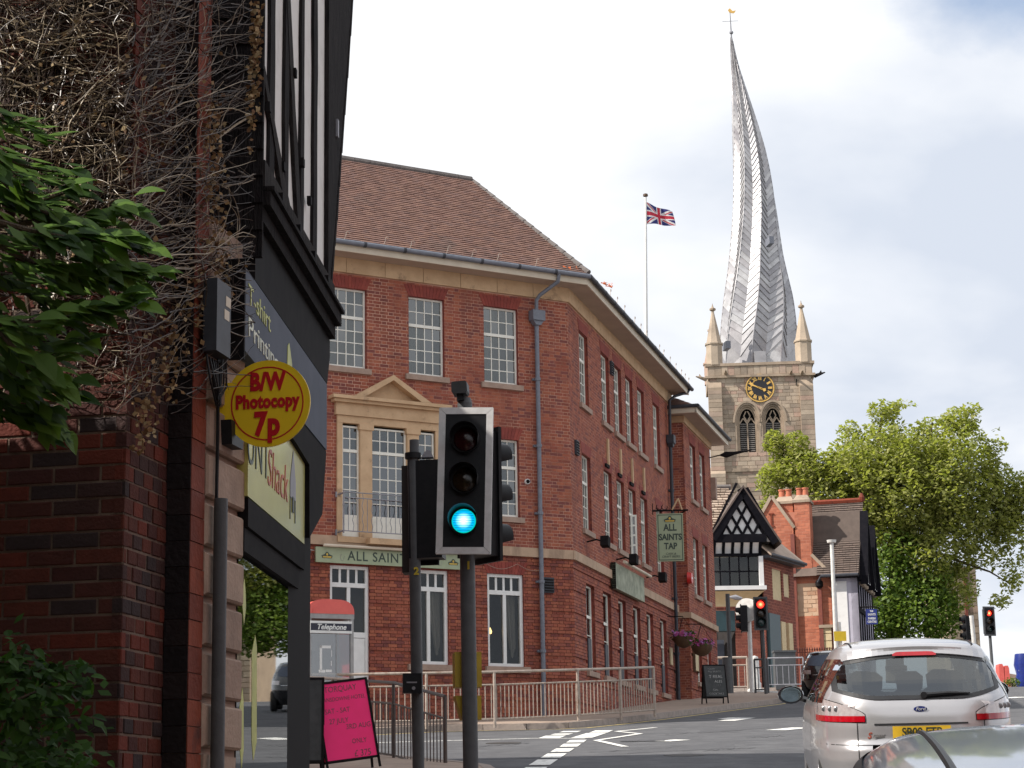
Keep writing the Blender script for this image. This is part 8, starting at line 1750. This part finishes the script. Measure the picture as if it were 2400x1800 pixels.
q = MB(); a = sm.rear(.04, 1.135, .03); b = sm.rear(.46, 1.145, .03); q.tube([a, a.lerp(b, .5) + Vector((0, -.01, .008)), b], [.022, .018, .008], 6); q.lathe(a, [(.03, -.03), (.03, .02)], 10, axis='Y'); q.build('wiper', 'trim_black', sm.t, local=True, smooth=True)
for sg in (-1, 1):                                         # roof strips
    q = MB(); q.tube([Vector((sg * .56, .70 + k * .1, sm.roof_z(sg * .56, .70 + k * .1) + .002)) for k in range(13)], .010, 5); q.build('roof_strip', 'trim_black', sm.t, local=True)
for sg in (-1, 1): sm.wheel(sg * .80, .98); sm.wheel(sg * .80, 3.82)
for sg in (-1, 1):                                         # door mirrors
    q = MB(); c_ = Vector((sg * 1.06, 3.0, 1.10)); q.lathe(c_, [(.03, -.10), (.10, -.06), (.125, .0), (.12, .03)], 16, axis='Y')
    for v in q.v: v.z = c_.z + (v.z - c_.z) * .78; v.x = c_.x + (v.x - c_.x) * 1.1
    q.tube([Vector((sg * .90, 3.05, 1.04)), c_], .035, 6); mr = q.build('door_mirror', 'black_car', sm.t, local=True, smooth=True)
    q = MB(); q.lathe(c_ + Vector((0, -.031, 0)), [(.098, 0), (.094, .003)], 18, axis='Y')
    for v in q.v: v.z = c_.z + (v.z - c_.z) * .78; v.x = c_.x + (v.x - c_.x) * 1.1
    q.build('mirror_glass', 'mirror', mr, local=True)
# seats and a driver's headrest inside
for x, y in ((-.38, 1.15), (.0, 1.15), (.38, 1.15), (-.38, 2.1), (.38, 2.1)):
    q = MB(); q.tube([(x, y + .05, .5), (x, y, .9), (x, y - .08, 1.12)], [.2, .2, .17], 10); q.lathe((x, y - .10, 1.14), [(.05, 0), (.12, .03), (.13, .15), (.07, .2)], 12); q.build('seat', 'seat_cloth', sm.t, local=True, smooth=True)
q = MB(); q.box(Fr(0, 2.75, 0), -.8, .8, -.4, .0, .5, 1.06); q.box(Fr(0, .4, 0), -.75, .75, -2.2, .0, .42, .46); q.build('cabin_floor', 'trim_black', sm.t, local=True)
q = MB(); q.lathe((.0, 2.42, 1.36), [(.02, -.05), (.11, -.03), (.11, .02), (.02, .04)], 10); q.build('interior_mirror', 'trim_black', sm.t, local=True)
# ---- the silver car, tinted for reflected sky, whose roof fills the bottom corner
TAB2 = [(.18, -.7, 3.9, .72, 3.2), (.35, -.88, 4.02, .82, 3.8), (.6, -.9, 4.05, .845, 4.4), (.85, -.86, 3.75, .835, 4.6), (.93, -.82, 3.3, .82, 4.6), (1.0, -.78, 2.95, .80, 4.4), (1.15, -.66, 2.68, .745, 4.2), (1.28, -.56, 2.44, .69, 4.0), (1.335, -.45, 2.32, .655, 3.8), (1.365, -.25, 2.24, .62, 3.5), (1.39, .1, 2.16, .57, 3.2), (1.404, .45, 2.05, .47, 2.9), (1.412, .8, 1.9, .32, 2.6), (1.416, 1.15, 1.7, .1, 2.0)]
nc = Car('estate_car', 'silver car tinted for reflected sky, with only its roof in view at the bottom right', (1.30, 3.85, G(3.85) - .03), YAW, PIT, TAB2, 'silver_sky_tint')
s2lo = lambda y: 1.0; s2hi = lambda y: min(1.345, 1.0 + (y + .65) * .7, 1.0 + (2.95 - y) * .58)
nc.shell([], nz=90, na=160)
for sg in (-1, 1):
    nc.side_patch('side_window', 'dark_glass', sg, -.55, 2.9, s2lo, lambda y: max(s2hi(y), 1.005), .005, ny=60, nz=14)
    nc.side_patch('window_frame', 'trim_black', sg, -.55, 2.9, lambda y: max(s2hi(y) - .018, 1.0), lambda y: max(s2hi(y), 1.005) + .006, .007, ny=70, nz=3); nc.side_patch('door_pillar', 'trim_black', sg, 1.55, 1.63, s2lo, lambda y: s2hi(y), .008, ny=2)
    q = MB(); q.tube([Vector((sg * .475, -.2 + k * .1, nc.roof_z(sg * .475, -.2 + k * .1) - .004)) for k in range(24)], .011, 8); q.build('roof_strip', 'trim_black', nc.t, local=True)
    nc.wheel(sg * .72, .1, .3); nc.wheel(sg * .72, 3.2, .3)
nc.rear_patch('rear_window', 'dark_glass', -.6, .6, lambda x: 1.02, lambda x: 1.36, .005)
q = MB(); n = 8
for i in range(n):
    for j in range(6):
        P = lambda i, j: Vector((-.6 + 1.2 * i / n, lerp_table(TAB2, 1.02 + .32 * j / 6)[1] + .01, 1.02 + .32 * j / 6)); q.face([P(i, j), P(i + 1, j), P(i + 1, j + 1), P(i, j + 1)])
q.build('windscreen', 'dark_glass', nc.t, local=True, smooth=True)
# ---- the dark hatchback further up the queue
TAB3 = [(.2, .2, 3.8, .74, 3.2), (.4, .02, 3.95, .84, 3.6), (.65, .0, 3.98, .86, 3.8), (.85, .06, 3.7, .85, 3.8), (.95, .12, 3.2, .83, 3.6), (1.1, .25, 2.8, .77, 3.3), (1.3, .42, 2.4, .68, 3.1), (1.42, .5, 2.1, .6, 2.8), (1.46, .7, 1.9, .45, 2.5), (1.48, 1.1, 1.6, .15, 2.0)]
dp = at(1948, 1648, 60.0)
dk = Car('hatchback_car', 'glossy black hatchback ahead, half hidden by the silver car', (dp.x, 60.0, G(60) + .01), -9, PIT, TAB3, 'black_car'); dk.shell([], nz=40, na=80)
rw = dk.rear_patch('rear_window', 'sign_slate', -.62, .62, lambda x: 1.02 + .05 * abs(x), lambda x: 1.36 - .06 * abs(x), .006)
for sg in (-1, 1):
    dk.side_patch('side_window', 'pane_dark', sg, .6, 2.7, lambda y: 1.0, lambda y: min(1.36, 1.0 + (2.85 - y) * .6), .006); a, b = (-.84, -.55) if sg < 0 else (.55, .84)
    dk.rear_patch('tail_lamp', 'lamp_clear', a, b, lambda x: .80, lambda x: .92, .008, nx_=8, nz=4); dk.wheel(sg * .74, .75, .31); dk.wheel(sg * .74, 3.1, .31)
dk.rear_patch('number_plate', 'plate_yellow', -.26, .26, lambda x: .62, lambda x: .73, .008); dk.rear_patch('tailgate_trim', 'alloy', -.5, .5, lambda x: .77, lambda x: .79, .008)
